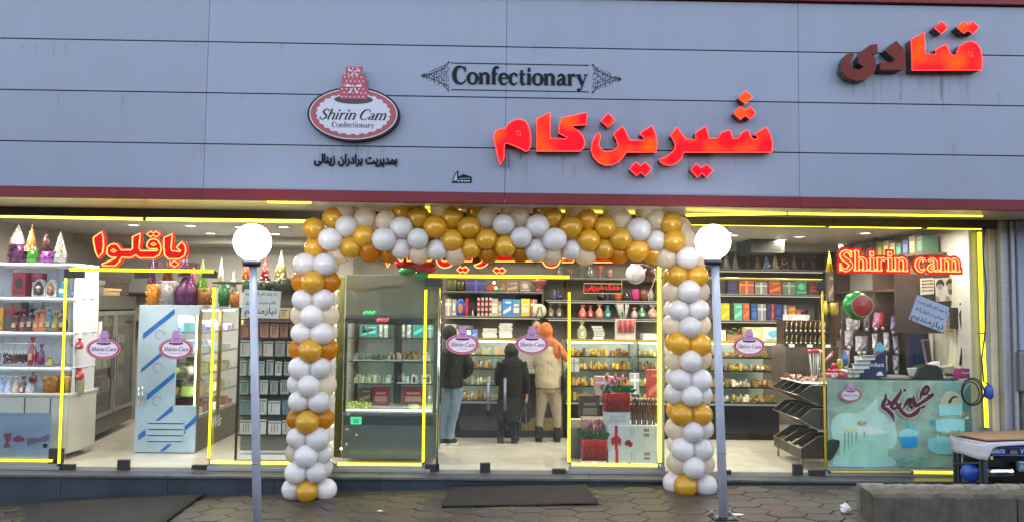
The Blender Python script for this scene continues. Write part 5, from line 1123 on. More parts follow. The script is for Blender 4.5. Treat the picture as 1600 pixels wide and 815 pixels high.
# ---- tall cake fridge left of the centre doors
YE = 9.30; slate = mat('slate green fridge panel', '#56605f', .32, .3, .10, 3, coat=.2); slate2 = mat('dark slate frame', '#2f3a3b', .35, .3, .1)
ex0, ex1 = X(536, YE, 600), X(683, YE, 600); zt = P(610, 429, YE).z; zh = P(610, 497, YE).z; zd = P(610, 641, YE).z; zb = P(610, 733, YE).z
ef = thing('cake_fridge', 'tall slate grey cake fridge with lit lower deck left of the centre doors', 'fridge', ((ex0 + ex1) / 2, YE, 0))
b = MB(); b.box(ex0, ex1, YE, YE + .75, .06, zd - .02, slate); b.build('base_cabinet', ef, bevel=.012)
b = MB(); b.box(ex0 + .02, ex1 - .04, YE - .004, YE, zd - .17, zd - .06, slate2); b.build('control_strip', ef, bevel=.002)
b = MB(); a = P(548, 650, YE); c = P(565, 662, YE); b.box(a.x, c.x, YE - .008, YE - .004, c.z, a.z, glow('green display', (.10, 1, .45), .9)); ftext(b, '03', (a.x + c.x) / 2, c.z + .02, .06, YE - .0095, M['black'], bold=.02); b.build('green_display', ef)
b = MB(); b.box(ex0, ex1, YE + .05, YE + .75, zh, zt, mat('olive grey header', '#6c6f62', .25, .2, .25, 2, coat=.6)).box(ex0 + .01, ex1 - .01, YE + .02, YE + .05, zh - .07, zh, slate2).box(ex0, ex1, YE + .04, YE + .05, zh, zh + .05, slate); b.build('header', ef, bevel=.006)
b = MB(); pxpoly(b, [(100,270),(330,200),(560,185),(760,110),(560,200),(330,215)], 520, 410, 5.43, YE + .046, mat('header stripe print', '#5a4a38', .4)); b.build('header_print', ef)
b = MB()
for x in (ex0, (ex0 + ex1) / 2 - .05, ex1 - .05): b.box(x, x + (.05 if x != (ex0 + ex1) / 2 - .05 else .10), YE + .68, YE + .75, zd, zh, slate2)
b.box(ex0 + .05, ex1 - .05, YE + .70, YE + .73, zd, zh, mat('grey back glass', '#a0aaa6', .1, .3, .2, 2)); b.build('back_frame', ef)
for x0_, x1_ in ((ex0, ex0 + .03), (ex1 - .05, ex1)):
    b = MB(); b.box(x0_, x1_, YE + .01, YE + .06, zd - .02, zh, slate2 if x0_ == ex0 else slate); b.build('front_post', ef, bevel=.004)
b = MB(); b.tube([(ex1 + .012, YE + .0, .1), (ex1 + .012, YE, zh + .1)], .014, M['chrome'], 10); b.build('chrome_edge', ef)
b = MB(); b.box(ex0 + .03, ex1 - .05, YE + .012, YE + .02, zd, zh - .07, M['vglass']).box(ex0 + .01, ex0 + .016, YE + .06, YE + .68, zd, zh, M['vglass']); b.build('glass', ef)
b = MB(); b.box(ex0 + .01, ex1 - .02, YE + .02, YE + .7, zd - .02, zd, M['white']); b.build('deck', ef)
b = MB(); b.box(ex0 + .05, ex1 - .07, YE + .022, YE + .034, zd + .001, zd + .009, glow('cool white strip', (.9, 1, .92), 16.0)); b.build('deck_light', ef)
b = MB(); b.box(ex0 + .1, ex1 - .1, YE + .2, YE + .24, zh - .02, zh - .004, _mc['cool white strip']); b.build('top_light', ef)
for i, py in enumerate((527, 563.5, 598)):
    z = P(610, py, YE + .1).z; b = MB(); b.box(ex0 + .04, ex1 - .06, YE + .08, YE + .62, z - .008, z, M['vglass']).box(ex0 + .04, ex1 - .06, YE + .07, YE + .08, z - .012, z + .002, slate2); b.build('shelf', ef)
nth = lambda s: s + ' cake fridge'
for a in [(562, 590, 507, 526, '#4aa39a', 'teal box on the top shelf, left'), (566, 583, 509, 522, '#6a5040', 'brown framed card before the teal box'), (592, 598, 501, 526, '#b8b4a4', 'cream card standing on the top shelf'), (600, 606, 503, 526, '#c4bca8', 'pale card next to the cream card'), (628, 633, 501, 526, '#a8a08c', 'beige card on the right top shelf'), (636, 642, 504, 526, '#c0beb4', 'white card on the right top shelf'), (645, 662, 500, 526, '#3f9c90', 'large teal box on the right top shelf'), (668, 676, 506, 526, '#7ab0a8', 'small mint box far right on the top shelf')]:
    g_box(a[0], a[1], a[2], a[3], YE + .35, a[4], nth(a[5] + ' of the grey'), d=.03)
for i, (p0, p1, y0, y1, h, n) in enumerate([(552, 575, 555, 563, '#8a8c74', 8), (577, 602, 556, 563, '#5f6a60', 8), (606, 628, 553, 563, '#b09a88', 9), (630, 655, 552, 563, '#a08458', 10), (659, 670, 554, 563, '#c8c8c0', 4), (553, 570, 589, 598, '#b8c088', 6), (573, 592, 587, 598, '#c8c4a0', 7), (597, 611, 589, 598, '#c8ccb0', 5), (621, 640, 588, 598, '#c4c0b8', 7), (642, 652, 589, 598, '#d0d0cc', 4), (658, 672, 588, 598, '#c8c0b0', 5)]):
    x0, x1, z0, z1 = rect(p0, p1, y0, y1, YE + .15); r = thing('cake_tray', '%s tray of small cakes on the %s shelf of the cake fridge' % (ORD[i if i < 5 else i - 5], 'second' if i < 5 else 'third'), 'tray', ((x0 + x1) / 2, YE + .25, z0))
    b = MB(); b.box(x0, x1, YE + .12, YE + .4, z0, z0 + .012, M['white']); b.build('tray', r)
    goods_row(r, x0 + .005, x1 - .005, YE + .13, YE + .38, z0 + .013, n // 2 + 2, [h, shade(h, 1.3), shade(h, 1.15), '#7a4a30'], .045, (z1 - z0) * 1.25, 3, .5)
for i, (p0, p1, y0, y1, h, nm) in enumerate([(582, 608, 604, 632, '#8c2430', 'left red'), (628, 664, 604, 632, '#7c2a28', 'right red'), (560, 580, 606, 628, '#5a5038', 'olive brown')]):
    g_box(p0, p1, y0, y1, YE + .5, h, nm + ' gift box at the back of the lit cake fridge deck', d=.1, acc='#c08a80')
r = thing('flower_cake', 'cake covered in yellow green flowers at the left of the lit deck', 'cake', (X(560, YE + .15), YE + .15, zd)); b = MB()
c0 = P(561, 637, YE + .12)
for i in range(70): b.ball((c0.x + SHK.uniform(-.13, .13), c0.y + SHK.uniform(0, .2), zd + SHK.uniform(.01, .07)), SHK.uniform(.01, .018), cm(SHK.choice(['#c8d848', '#a8c030', '#dce070'])), 6, 4)
tag(b.build('blossoms', r), kind='stuff')
for i, px in enumerate((645, 671)):
    c0 = P(px, 637, YE + .12); r = MB(); r.lathe([(.07, 0), (.072, .045), (.06, .05)], c0.x, YE + .2, cm('#d8dca8'), 20, zd); tag(r.build('round_cake'), ['pale yellow round cake on the lit deck', 'pale yellow round cake at the right end of the lit deck'][i], 'cake')

# ribbed strip beside the cake fridge, yellow glass reflection put into its colour
b = MB(); n = 30; V = []; xa, xb = X(524, 9.4, 600), X(535.5, 9.4, 600)
for j in range(2):
    for i in range(n + 1): V.append((xa + (xb - xa) * i / n, 9.42 + .012 * math.sin(i * 1.25), [.05, P(530, 430, 9.4).z][j]))
b.add(V, [(i, i + 1, n + 2 + i, n + 1 + i) for i in range(n)], mat('olive yellow glare strip', '#7d7f3c', .5, 0, .2, 3), True)
o = b.build('painted_glare_strip'); o.modifiers.new('t', 'SOLIDIFY').thickness = .006; tag(o, 'olive yellow ribbed strip painted as neon glare between the left balloon column and the cake fridge', 'curtain')

# ---- back counter: five glass vitrines with pastry trays
YV = 11.15; vz1 = P(760, 531, YV).z; vzb = P(760, 625, YV).z; vdark = mat('black glossy counter front', '#0e0f10', .15, .1, .2, coat=.5)
vx = [-.78, .30, .98, 2.02, 3.05, 4.10]
vn = ['leftmost, behind the man in jeans', 'plain cash desk behind the woman in black', 'with gold trays behind the flower bundles', 'behind the right balloon column', 'right one beside the wooden bins']
pals_v = [['#b89a70', '#a8a49a', '#c8b898', '#a8844a'], None, ['#b08a3c', '#c9a050', '#8a5a30', '#b8963c'], ['#b89860', '#8a6a48', '#c4b070'], ['#a87848', '#b8946a', '#a88a4a', '#8a6a50', '#c8b8a0']]
for k in range(5):
    x0, x1 = vx[k] + .01, vx[k + 1] - .01
    if k == 1: continue
    r = thing('pastry_counter', 'glass pastry counter ' + vn[k], 'counter', ((x0 + x1) / 2, YV, 0))
    b = MB(); b.box(x0, x1, YV, YV + .75, .10, vzb - .02, vdark).box(x0 + .02, x1 - .02, YV + .03, YV + .7, .0, .10, M['dark']); b.build('base', r, bevel=.006)
    b = MB(); b.box(x0, x1, YV - .006, YV, vzb - .04, vzb - .01, M['alu']); b.build('trim', r)
    b = MB(); b.box(x0, x1, YV - .02, YV + .6, vz1, vz1 + .02, M['vglass']).box(x0, x1, YV - .03, YV - .02, vz1 - .006, vz1 + .036, mat('yellow gold edge', '#c4a028', .3, .3, .1)); b.build('top', r)
    b = MB(); b.quad((x0, YV - .0, vzb), (x1, YV, vzb), (x1, YV + .03, vz1), (x0, YV + .03, vz1), M['vglass']); b.build('front_glass', r)
    b = MB(); b.box(x0, x0 + .02, YV + .02, YV + .7, vzb, vz1, M['vglass']).box(x0, x0 + .015, YV, YV + .02, vzb, vz1, slate2); b.build('end_glass', r)
    b = MB(); b.box(x0, x1, YV + .68, YV + .70, vzb, vz1, mat('pale counter back panel', '#c0cac6', .3, .1, .1)); b.build('back_panel', r)
    b = MB(); b.box(x0 + .03, x1 - .03, YV + .06, YV + .09, vz1 - .022, vz1 - .006, _mc['cool white strip']); b.build('light_strip', r)
    for j, py in enumerate((556, 577, 602, 625)):
        z = P(760, py, YV).z; d0 = YV + [.25, .18, .1, .03][j]
        b = MB(); b.box(x0 + .02, x1 - .02, d0, YV + .66, z - .008, z, M['vglass'] if j < 3 else M['white']).box(x0 + .02, x1 - .02, d0 - .006, d0, z - .012, z + .003, M['dark']); b.build('shelf', r)
        for q in range(3):
            xa = x0 + .05 + q * (x1 - x0 - .06) / 3; xb_ = xa + (x1 - x0) / 3 - .05; t = MB(); t.box(xa, xb_, d0 + .01, d0 + .28, z + .001, z + .01, M['chrome'] if (q + j) % 2 else gold); t.build('tray', r)
            cc = SHK.choice(pals_v[k]); goods_row(r, xa + .01, xb_ - .01, d0 + .02, d0 + .26, z + .011, SHK.randint(4, 7), [cc, shade(cc, .85), shade(cc, 1.25), shade(SHK.choice(pals_v[k]), 1.15)], .04, .115, 3, .55)
x0, x1 = vx[1] + .01, vx[2] - .01
r = thing('cash_desk', 'dark cash desk with racks behind the woman in black', 'desk', ((x0 + x1) / 2, YV, 0))
b = MB(); b.box(x0, x1, YV + .1, YV + .7, .0, .92, mat('dark brown desk front', '#3a352f', .4, 0, .2)); b.build('body', r, bevel=.005); b = MB(); b.box(x0, x1, YV + .02, YV + .72, .921, .95, M['wpaint']); b.build('top', r, bevel=.003)
b = MB(); b.box(x0 + .05, x1 - .02, YV + .08, YV + .099, .1, .28, mat('yellow patterned front', '#8a7c40', .5, 0, .5, 60)); b.build('kick_panel', r)
g_stack(811, 833, 548, 582, YV + .1, 7, '#c6c4c0', 'tall stack of white cake boxes on the cash desk behind the logo sticker')
g_box(889, 905, 560, 580, YV - .1, '#b8b8b4', 'white box stack seen beside the vertical neon tube', acc='#8a8a86')
g_stack(754, 776, 513, 526.5, 11.25, 4, '#c9c5bd', 'low stack of white boxes on the left pastry counter'); g_stack(780, 800, 505, 526.5, 11.27, 6, '#cfccc6', 'taller stack of white boxes right of the low one on the pastry counter')
g_box(712, 724, 514, 526, 11.3, '#c8a830', 'small yellow box on the left pastry counter'); g_box(725, 736, 515, 526, 11.3, '#c4c4cc', 'small white box between the yellow and blue boxes'); g_box(737, 746, 514, 526, 11.28, '#4c6cc0', 'small blue box on the left pastry counter')
g_box(695, 712, 506, 526, 11.5, '#c0beb8', 'white box above the head of the man in the beanie'); g_box(712, 738, 508, 513, 11.6, '#6a6a70', 'flat grey box lying behind the small yellow box')

# ---- back wall shelves
YW = 12.25
def wall_shelf(label, px0, px1, pys, lit=(), ups=()):
    x0, x1 = X(px0, YW), X(px1, YW); r = thing('wall_shelf', label, 'shelf', ((x0 + x1) / 2, YW, P(900, max(pys), YW).z)); dk = mat('taupe shelf board', '#443e37', .5, 0, .1)
    for py in pys:
        z = P((px0 + px1) / 2, py, YW).z; b = MB(); b.box(x0, x1, YW, YB - .01, z - .03, z, dk).box(x0, x1, YW - .006, YW, z - .012, z + .001, M['alu']); b.build('board', r)
    for py in lit:
        z = P((px0 + px1) / 2, py, YW).z; b = MB(); b.box(x0 + .05, x1 - .05, YW + .02, YW + .04, z - .042, z - .031, glow('warm shelf strip', (1, .86, .62), 1.0)); b.build('light_strip', r)
    for p in ups:
        x = X(p, YW); b = MB(); b.box(x - .015, x + .015, YW + .01, YB - .01, P(900, max(pys), YW).z, P(900, min(pys) - 25, YW).z, dk); b.build('upright', r)
wall_shelf('taupe wall shelves behind the centre doors with books and kites', 690, 848, (455, 493), (493,), (848,))
wall_shelf('taupe wall shelves with vases behind the gift box window', 852, 1040, (434.5, 469, 497), (469, 497), (1040,))
wall_shelf('taupe wall shelves with coloured boxes behind the right door', 1120, 1292, (421, 459, 500), (421, 459, 500), (1292,))
wall_shelf('pale wall shelf far behind the film covered fridge', 140, 240, (455, 500))
YI = 12.28
s1 = 'on the upper shelf behind the centre doors'; s2_ = 'on the lower shelf behind the centre doors'
g_vase(706, 20, 434, 455, YI, '#5a5a28', 'olive green drum ' + s1, 2, 'drum'); g_vase(720, 14, 436, 455, YI, '#4c4424', 'brown drum beside the olive one ' + s1, 2, 'drum')
g_box(729, 759, 436, 455, YI, '#3c3c78', 'wide purple blue box ' + s1); g_box(782, 790, 438, 455, YI, '#6a4a3a', 'narrow brown box ' + s1); g_box(791, 810, 439, 455, YI, '#6c5a4c', 'left taupe gift box ' + s1); g_box(812, 829, 439, 455, YI, '#706456', 'right taupe gift box ' + s1)
g_vase(843, 27, 436, 455, YI - .12, '#a8564c', 'big dusty red bowl at the right end of the upper shelf', 1, 'bowl', 'bowl')
for i, (p0, p1, y0, h, nm) in enumerate([(696, 705, 466, '#b0a89c', 'greyish white slab'), (706, 713, 467, '#a89c90', 'stone coloured slab'), (727, 731.5, 465, '#b42030', 'thin red box'), (733, 741, 472, '#2c1c1c', 'dark brown box'), (768, 778, 466, '#b0a894', 'cream panel'), (778, 784, 470, '#8a8274', 'taupe panel'), (785, 800, 466.5, '#2a84d0', 'bright blue bird box'), (800.5, 813, 467, '#4a86b4', 'steel blue box'), (814, 828, 466, '#d0b838', 'yellow box'), (829, 839, 467, '#b06a5c', 'salmon box')]):
    g_box(p0, p1, y0, 493, YI, h, nm + ' ' + s2_, acc='#d8cfc0' if i > 5 else None, d=.1)
b = MB(); c = P(719.5, 479, YI); b.ball((c.x, YI, c.z), .075, cm('#2858b0', .2), 16, 12, (1, .25, 1.9)); b.ball((c.x, YI - .018, c.z - .02), .05, cm('#c07850', .3), 10, 8, (.8, .1, 1.6)); tag(b.build('oval_plate'), 'tall blue oval plate with an orange figure ' + s2_, 'plate')
b = MB(); b.cone((X(738.5, YI - .03), YI - .03, P(738, 493, YI - .03).z), .02, .11, M['white'], 10); tag(b.build('small_cone'), 'small white cone figure before the dark brown box', 'figure')
for i in range(4):
    px = 746 + i * 6.2; x0, x1, z0, z1 = rect(px, px + 3.6, 464, 492.5, YI); b = MB()
    for q in range(7): b.box(x0, x1, YI, YI + .04, z0 + (z1 - z0) * q / 7, z0 + (z1 - z0) * (q + 1) / 7 - .001, cm('#b02034' if q % 2 else '#c8b8b0'))
    tag(b.build('striped_stick'), 'red and white striped stick, %s from the left behind the centre doors' % ORD[i], 'candy stick')
b = MB(); c = P(843, 485, YI - .2); b.lathe([(.105, 0), (.11, .008), (.07, .012)], 0, 0, mat('cream plate', '#c9c2a8', .3), 28)
b.v = [Vector((p.x + c.x, c.y - p.z, c.z + p.y)) for p in b.v]; b.ribbon([(c.x - .05, c.z - .08, .02), (c.x - .01, c.z + .06, .02), (c.x + .02, c.z + .06, .02), (c.x + .05, c.z - .08, .02)], c.y - .02, None, cm('#5c6a50')); tag(b.build('round_plate'), 'round cream plate with a green mark above the shopkeeper', 'plate')
va = 'on the top shelf of the vase shelves'; vb = 'on the middle shelf of the vase shelves'; vc = 'on the low shelf of the vase shelves'
for cx, w_, y0, h, nm, pf in [(876, 14, 416, '#6a6458', 'grey brown vase', 0), (893, 10, 420, '#7a7468', 'light taupe vase', 1), (909, 12, 413, '#6c7468', 'grey green vase', 1), (923, 12, 416, '#8c8c84', 'pale grey vase', 0), (938, 12, 415, '#b0606c', 'pink vase', 1), (953, 10, 420, '#9c6468', 'dusty rose cup', 2)]: g_vase(cx, w_, y0, 434.5, YI, h, nm + ' ' + va, pf)
for cx, w_, y0, h, nm, pf in [(866, 9, 452, '#3a4668', 'slim blue grey vase', 0), (874, 12, 455, '#1c1c22', 'black vase behind the neon tube', 0), (941, 14, 454, '#17171a', 'black teapot shaped vase', 0), (954, 9, 453, '#1c2450', 'navy vase', 1), (966, 13, 454, '#a0541c', 'amber pot', 2), (980, 14, 456, '#1c1416', 'black round vase', 0), (994, 13, 451, '#a82c70', 'magenta vase', 2), (1007, 12, 452, '#6a3418', 'brown pot', 2), (1018, 11, 452, '#8c8c8a', 'silver vase', 0)]: g_vase(cx, w_, y0, 469, YI, h, nm + ' ' + vb, pf)
for cx, w_, y0, h, nm in [(861, 12, 474, '#4a4038', 'brown packet'), (874, 12, 474, '#3f3a34', 'dark packet')]: g_bag(cx, w_, y0, 497, YI, h, nm + ' left of the neon tube ' + vc)
for cx, w_, y0, h, nm in [(911, 13, 476, '#c05040', 'coral red'), (923, 11, 477, '#8c1c24', 'dark red'), (937, 13, 475, '#c08060', 'orange striped'), (950, 12, 477, '#2c7480', 'teal'), (992, 11, 480, '#b08a84', 'pinkish'), (1004, 15, 476, '#2c6a48', 'green'), (1021, 16, 476, '#b08a88', 'pale pink')]: g_bag(cx, w_, y0, 497, YI - .03, h, nm + ' gift bag ' + vc, '#c8b8a8')
b = MB(); c = P(973.5, 487, 11.9)
for i in range(26):
    t = SHK.uniform(-.45, .45); x = c.x + SHK.uniform(-.1, .1); b.tube([(x * .5 + c.x * .5, 11.9, c.z - .14), (x + t * .1, 11.9, c.z + .12)], [.004, .014], cm(SHK.choice(['#c8a0ac', '#3c8a50', '#c8c8c4', '#a84860', '#2f7a40']), .3), 5)
tag(b.build('flower_bundle'), 'cellophane bundle with pink and green flowers above the red candy box', 'flower bundle')
g_box(963, 993, 498, 531, YV - .02, '#c4beb6', 'white box filled with red candy sticks on the pastry counter', acc='#c4beb6', d=.15)
b = MB()
for i in range(11): p = P(965.5 + i * 2.5, 519, YV - .035); q = P(965 + i * 2.6, 499, YV - .035); b.tube([p, q], .008, cm('#a81c28' if i % 3 else '#c87070', .3), 6)
tag(b.build('candy_sticks'), 'row of red wrapped candy sticks standing in the white box', 'candy sticks', None); 
g_stack(1005, 1026, 521, 530, YV + .1, 3, '#c8c6c4', 'low pile of white boxes at the right end over the vitrine'); 
x0, x1, z0, z1 = rect(927, 943, 508, 529, YV + .1); b = MB()
for i in range(5): b.box(x0 + .02 * math.sin(i), x1 + .02 * math.sin(i), YV + .09 + .01 * i, YV + .15 + .01 * i, z0 + (z1 - z0) * i / 5, z0 + (z1 - z0) * (i + .82) / 5, cm('#c4c4c0'))
tag(b.build('card_block'), 'leaning block of white cards on the pastry counter', 'cards')
g_bag(910, 16, 500, 529, YV + .12, '#8a8468', 'olive cream cloth bag beside the vertical neon tube')
# red led sign and foil balloons in the gift window
led = thing('led_sign', 'small red LED sign with an orange frame over the gift boxes', 'LED sign', (X(941, 9.15), 9.15, P(941, 457, 9.15).z)); x0, x1, z0, z1 = rect(914, 970, 444, 456, 9.15)
b = MB(); b.box(x0 - .01, x1 + .01, 9.155, 9.17, z0 - .01, z1 + .01, M['black']); b.build('panel', led); b = MB(); ftext(b, shape('شیرینی') + ' ' + shape('خشک'), (x0 + x1) / 2, z0 + .035, .085, 9.15, glow('led red', (1, .02, .03), 2.2), width=(x1 - x0) * .96, bold=.035); b.build('led_letters', led)
b = MB(); b.tube([(x0 - .012, 9.15, z0 - .012), (x1 + .012, 9.15, z0 - .012), (x1 + .012, 9.15, z1 + .06), (x1 + .012, 9.15, z1 + .012), (x0 - .012, 9.15, z1 + .012), (x0 - .012, 9.15, z0 - .012)], .005, glow('led orange', (1, .45, .1), 1.2), 5); b.build('frame', led)
b = MB(); b.ball(P(993, 428, 9.6), .125, mat('white foil balloon', '#b8b0bc', .25, .2, .1, coat=.4), 24, 16, (1, .5, 1)); tag(b.build('foil_balloon'), 'round white foil balloon under the arch right end', 'balloon')
b = MB(); b.ball(P(1012, 426, 9.75), .11, mat('dark maroon balloon', '#3c2024', .3, .1, .1), 20, 14); tag(b.build('foil_balloon'), 'dark maroon balloon right of the white foil balloon', 'balloon')
b = MB(); b.tube([P(x, y, 9.1) for x, y in ((985, 413), (1005, 413), (1018, 418), (1025, 430), (1020, 445), (1012, 460), (1016, 475), (1024, 490))], .006, cm('#b0a8a8'), 5); tag(b.build('wire'), 'pale wire hanging beside the right vertical neon tube', 'wire')
for i, (cx, cy, a, c_) in enumerate([(640, 411, '#c02030', '#2ca060'), (664, 418, '#b01c2c', '#2f9c58')]):
    b = MB(); p = P(cx, cy, 9.25); b.ball(p, .14 if i == 0 else .11, mat('red foil', a, .25, .2, .1), 20, 12, (1.3, .5, .7)); b.ball((p.x - .03, p.y - .02, p.z - .10), .1, mat('green foil', c_, .25, .2, .1), 16, 10, (1, .5, .6)); tag(b.build('foil_balloon'), ['large', 'small'][i] + ' red and green foil balloon over the grey cake fridge', 'balloon')
for k, (px, py, h) in enumerate([(577, 489, '#10b860'), (598, 500, '#c04858')]):
    b = MB(); p = P(px, py, 9.1)
    for i in range(6): b.ball((p.x + (i - 2.5) * .022, 9.1, p.z + .012 * (i % 2)), .02, mat('led figure ' + h, h, .3, emit=h, es=1.0), 8, 6)
    tag(b.build('led_figure'), ['green LED cloud figure', 'reddish LED figure'][k] + ' on the front of the cake fridge header', 'LED figure')
b = MB(); p = P(768, 449, 9.12); b.ball((p.x, 9.12, p.z), .035, mat('red led', '#d02010', .3, emit='#ff2010', es=1.0), 10, 8, (1.4, .5, .7)); b.ball((p.x + .09, 9.12, p.z - .02), .025, mat('green led', '#109040', .3, emit='#10a040', es=.5), 8, 6, (1.2, .5, .8)); b.ball((p.x + .05, 9.12, p.z + .0), .016, hot, 8, 6); b.ball((p.x + .03, 9.12, p.z + .06), .016, hot, 8, 6); tag(b.build('led_figure'), 'red and green LED lights on the glass over the centre doors', 'LED figure')

# right shelf goods
for i, (cx, w_, y0, y1, h, ac, nm) in enumerate([(1137, 14, 393, 420, '#b0a8a4', None, 'silver white'), (1151, 13, 395, 420, '#a0a49c', None, 'pale grey'), (1170, 13, 397, 420, '#5a4a48', None, 'taupe'), (1186, 14, 398, 420, '#8c7c78', None, 'rose grey'), (1200, 15, 397, 420, '#6c8ccc', '#c8c8d8', 'light blue'), (1213, 13, 396, 420, '#c0b080', '#e0d8c0', 'cream gold'), (1228, 16, 393, 420, '#5c3c3c', '#b8a8a0', 'dark rose'), (1243, 12, 396, 420, '#8a7470', None, 'dusty pink'), (1258, 14, 398, 420, '#4a3c3a', None, 'dark brown'), (1273, 14, 399, 420, '#52403c', None, 'umber')]):
    g_hat(cx, w_, y0, y1, YI, h, nm + ' party hat on the top shelf behind the right door', ac)
for i, (p0, p1, y0, h, nm) in enumerate([(1137, 1153, 437, '#2c2448', 'dark violet'), (1155, 1178, 438, '#b05a38', 'orange brown'), (1180, 1199, 440, '#8c8884', 'silver grey'), (1201, 1221, 438, '#a4522c', 'rust orange'), (1223, 1243, 440, '#6c7c70', 'grey green'), (1244, 1261, 438, '#4c8c6a', 'sea green'), (1263, 1280, 442, '#6c3434', 'maroon')]): g_box(p0, p1, y0, 459, YI, h, nm + ' gift box on the middle shelf behind the right door')
for i, (p0, p1, y0, h, nm) in enumerate([(1127, 1140, 473, '#c8b428', 'yellow'), (1141, 1146, 475, '#3c2428', 'thin dark'), (1147, 1160, 473, '#58b088', 'mint green'), (1161, 1171, 473, '#c85c38', 'orange'), (1174, 1183, 474, '#2c5490', 'blue'), (1184, 1197, 474, '#8a8a8c', 'silver patterned'), (1198, 1204, 474, '#1c3064', 'dark navy'), (1205, 1210, 474, '#a04030', 'thin red'), (1211, 1222, 474, '#28386c', 'navy'), (1225, 1230, 476, '#8c9094', 'thin grey'), (1232, 1243, 478, '#c07838', 'amber gift'), (1244, 1252, 483, '#a86040', 'small copper')]): g_box(p0, p1, y0, 500, YI, h, nm + ' box on the lowest shelf behind the right door', d=.08)
g_vase(1258, 16, 484, 500, YI, '#3c1c50', 'dark purple bowl right end of the lowest shelf behind the right door', 1, 'bowl', 'bowl')
YT = YV + .08; zz = 531
r = thing('flower_box', 'row of dark red roses in a box on the right pastry counter', 'flower box', (X(1148, YT), YT, P(1148, 531, YT).z)); x0, x1, z0, z1 = rect(1136, 1161, 522, 532, YT); b = MB(); b.box(x0, x1, YT, YT + .15, z0, z1, cm('#8a6a48')); b.build('box', r); b = MB()
for i in range(40): b.ball((SHK.uniform(x0, x1), YT + SHK.uniform(0, .14), z1 + SHK.uniform(0, .09)), .013, cm(SHK.choice(['#7c1c28', '#2c5a30', '#3c6a3a', '#8c2838'])), 6, 4)
tag(b.build('roses', r), kind='stuff')
g_box(1122, 1134, 515, 531, YT, '#c8c090', 'cream box left of the roses on the right counter'); g_box(1166, 1195, 511, 532, YT, '#c8b070', 'yellow white poster box on the right counter'); g_box(1194, 1224, 511, 533, YT - .06, '#b8c0b8', 'white box with a sky blue lid on the right counter', acc='#6aa0c8')
# chocolate bar stand
cs = thing('chocolate_stand', 'dark stand with rows of gold wrapped bars under a white box', 'stand', (X(1260, 10.2), 10.2, P(1260, 540, 10.2).z)); x0, x1, z0, z1 = rect(1226, 1296, 500, 538, 10.2)
b = MB(); b.box(x0, x1, 10.22, 10.5, z0, z1, mat('dark brown stand', '#2c2018', .5, 0, .2)).box(x0 - .01, x1 + .01, 10.16, 10.22, z0 - .02, z0, _mc['dark brown stand']).box(x0 - .01, x1 + .01, 10.17, 10.22, (z0 + z1) / 2 - .01, (z0 + z1) / 2 + .004, _mc['dark brown stand']); b.build('back_board', cs)
for row in range(2):
    for i in range(9):
        px = 1229.5 + i * 7.4; zc = z0 + (z1 - z0) * (.25 + .5 * row); xx = X(px, 10.2); h_ = (z1 - z0) * .42; b = MB(); b.tube([(xx - .012, 10.19, zc - h_ / 2 + .01), (xx - .008, 10.19, zc), (xx + .004, 10.19, zc + h_ / 2)], [.013, .011, .004], mat('gold wrapper', '#8a7448', .25, .6, .4, 40), 6); b.ball((xx - .012, 10.185, zc - h_ / 2 + .015), .014, M['white'], 6, 4); b.build('bar', cs)
for i in range(3):
    xx = X(1237 + i * 28, 10.15); b = MB(); b.box(xx - .035, xx + .035, 10.148, 10.152, z0 - .03, z0 + .01, M['white']); b.build('price_tag', cs)
b = MB(); b.box(x0, x1 + .1, 10.16, 10.7, P(1260, 600, 10.2).z, z0 - .022, mat('brown stand cabinet', '#4a4038', .4, 0, .2)); b.build('shelf_base', cs)
g_box(1231, 1265, 491, 500, 10.25, '#c4b8b4', 'flat white box on top of the gold chocolate bars')

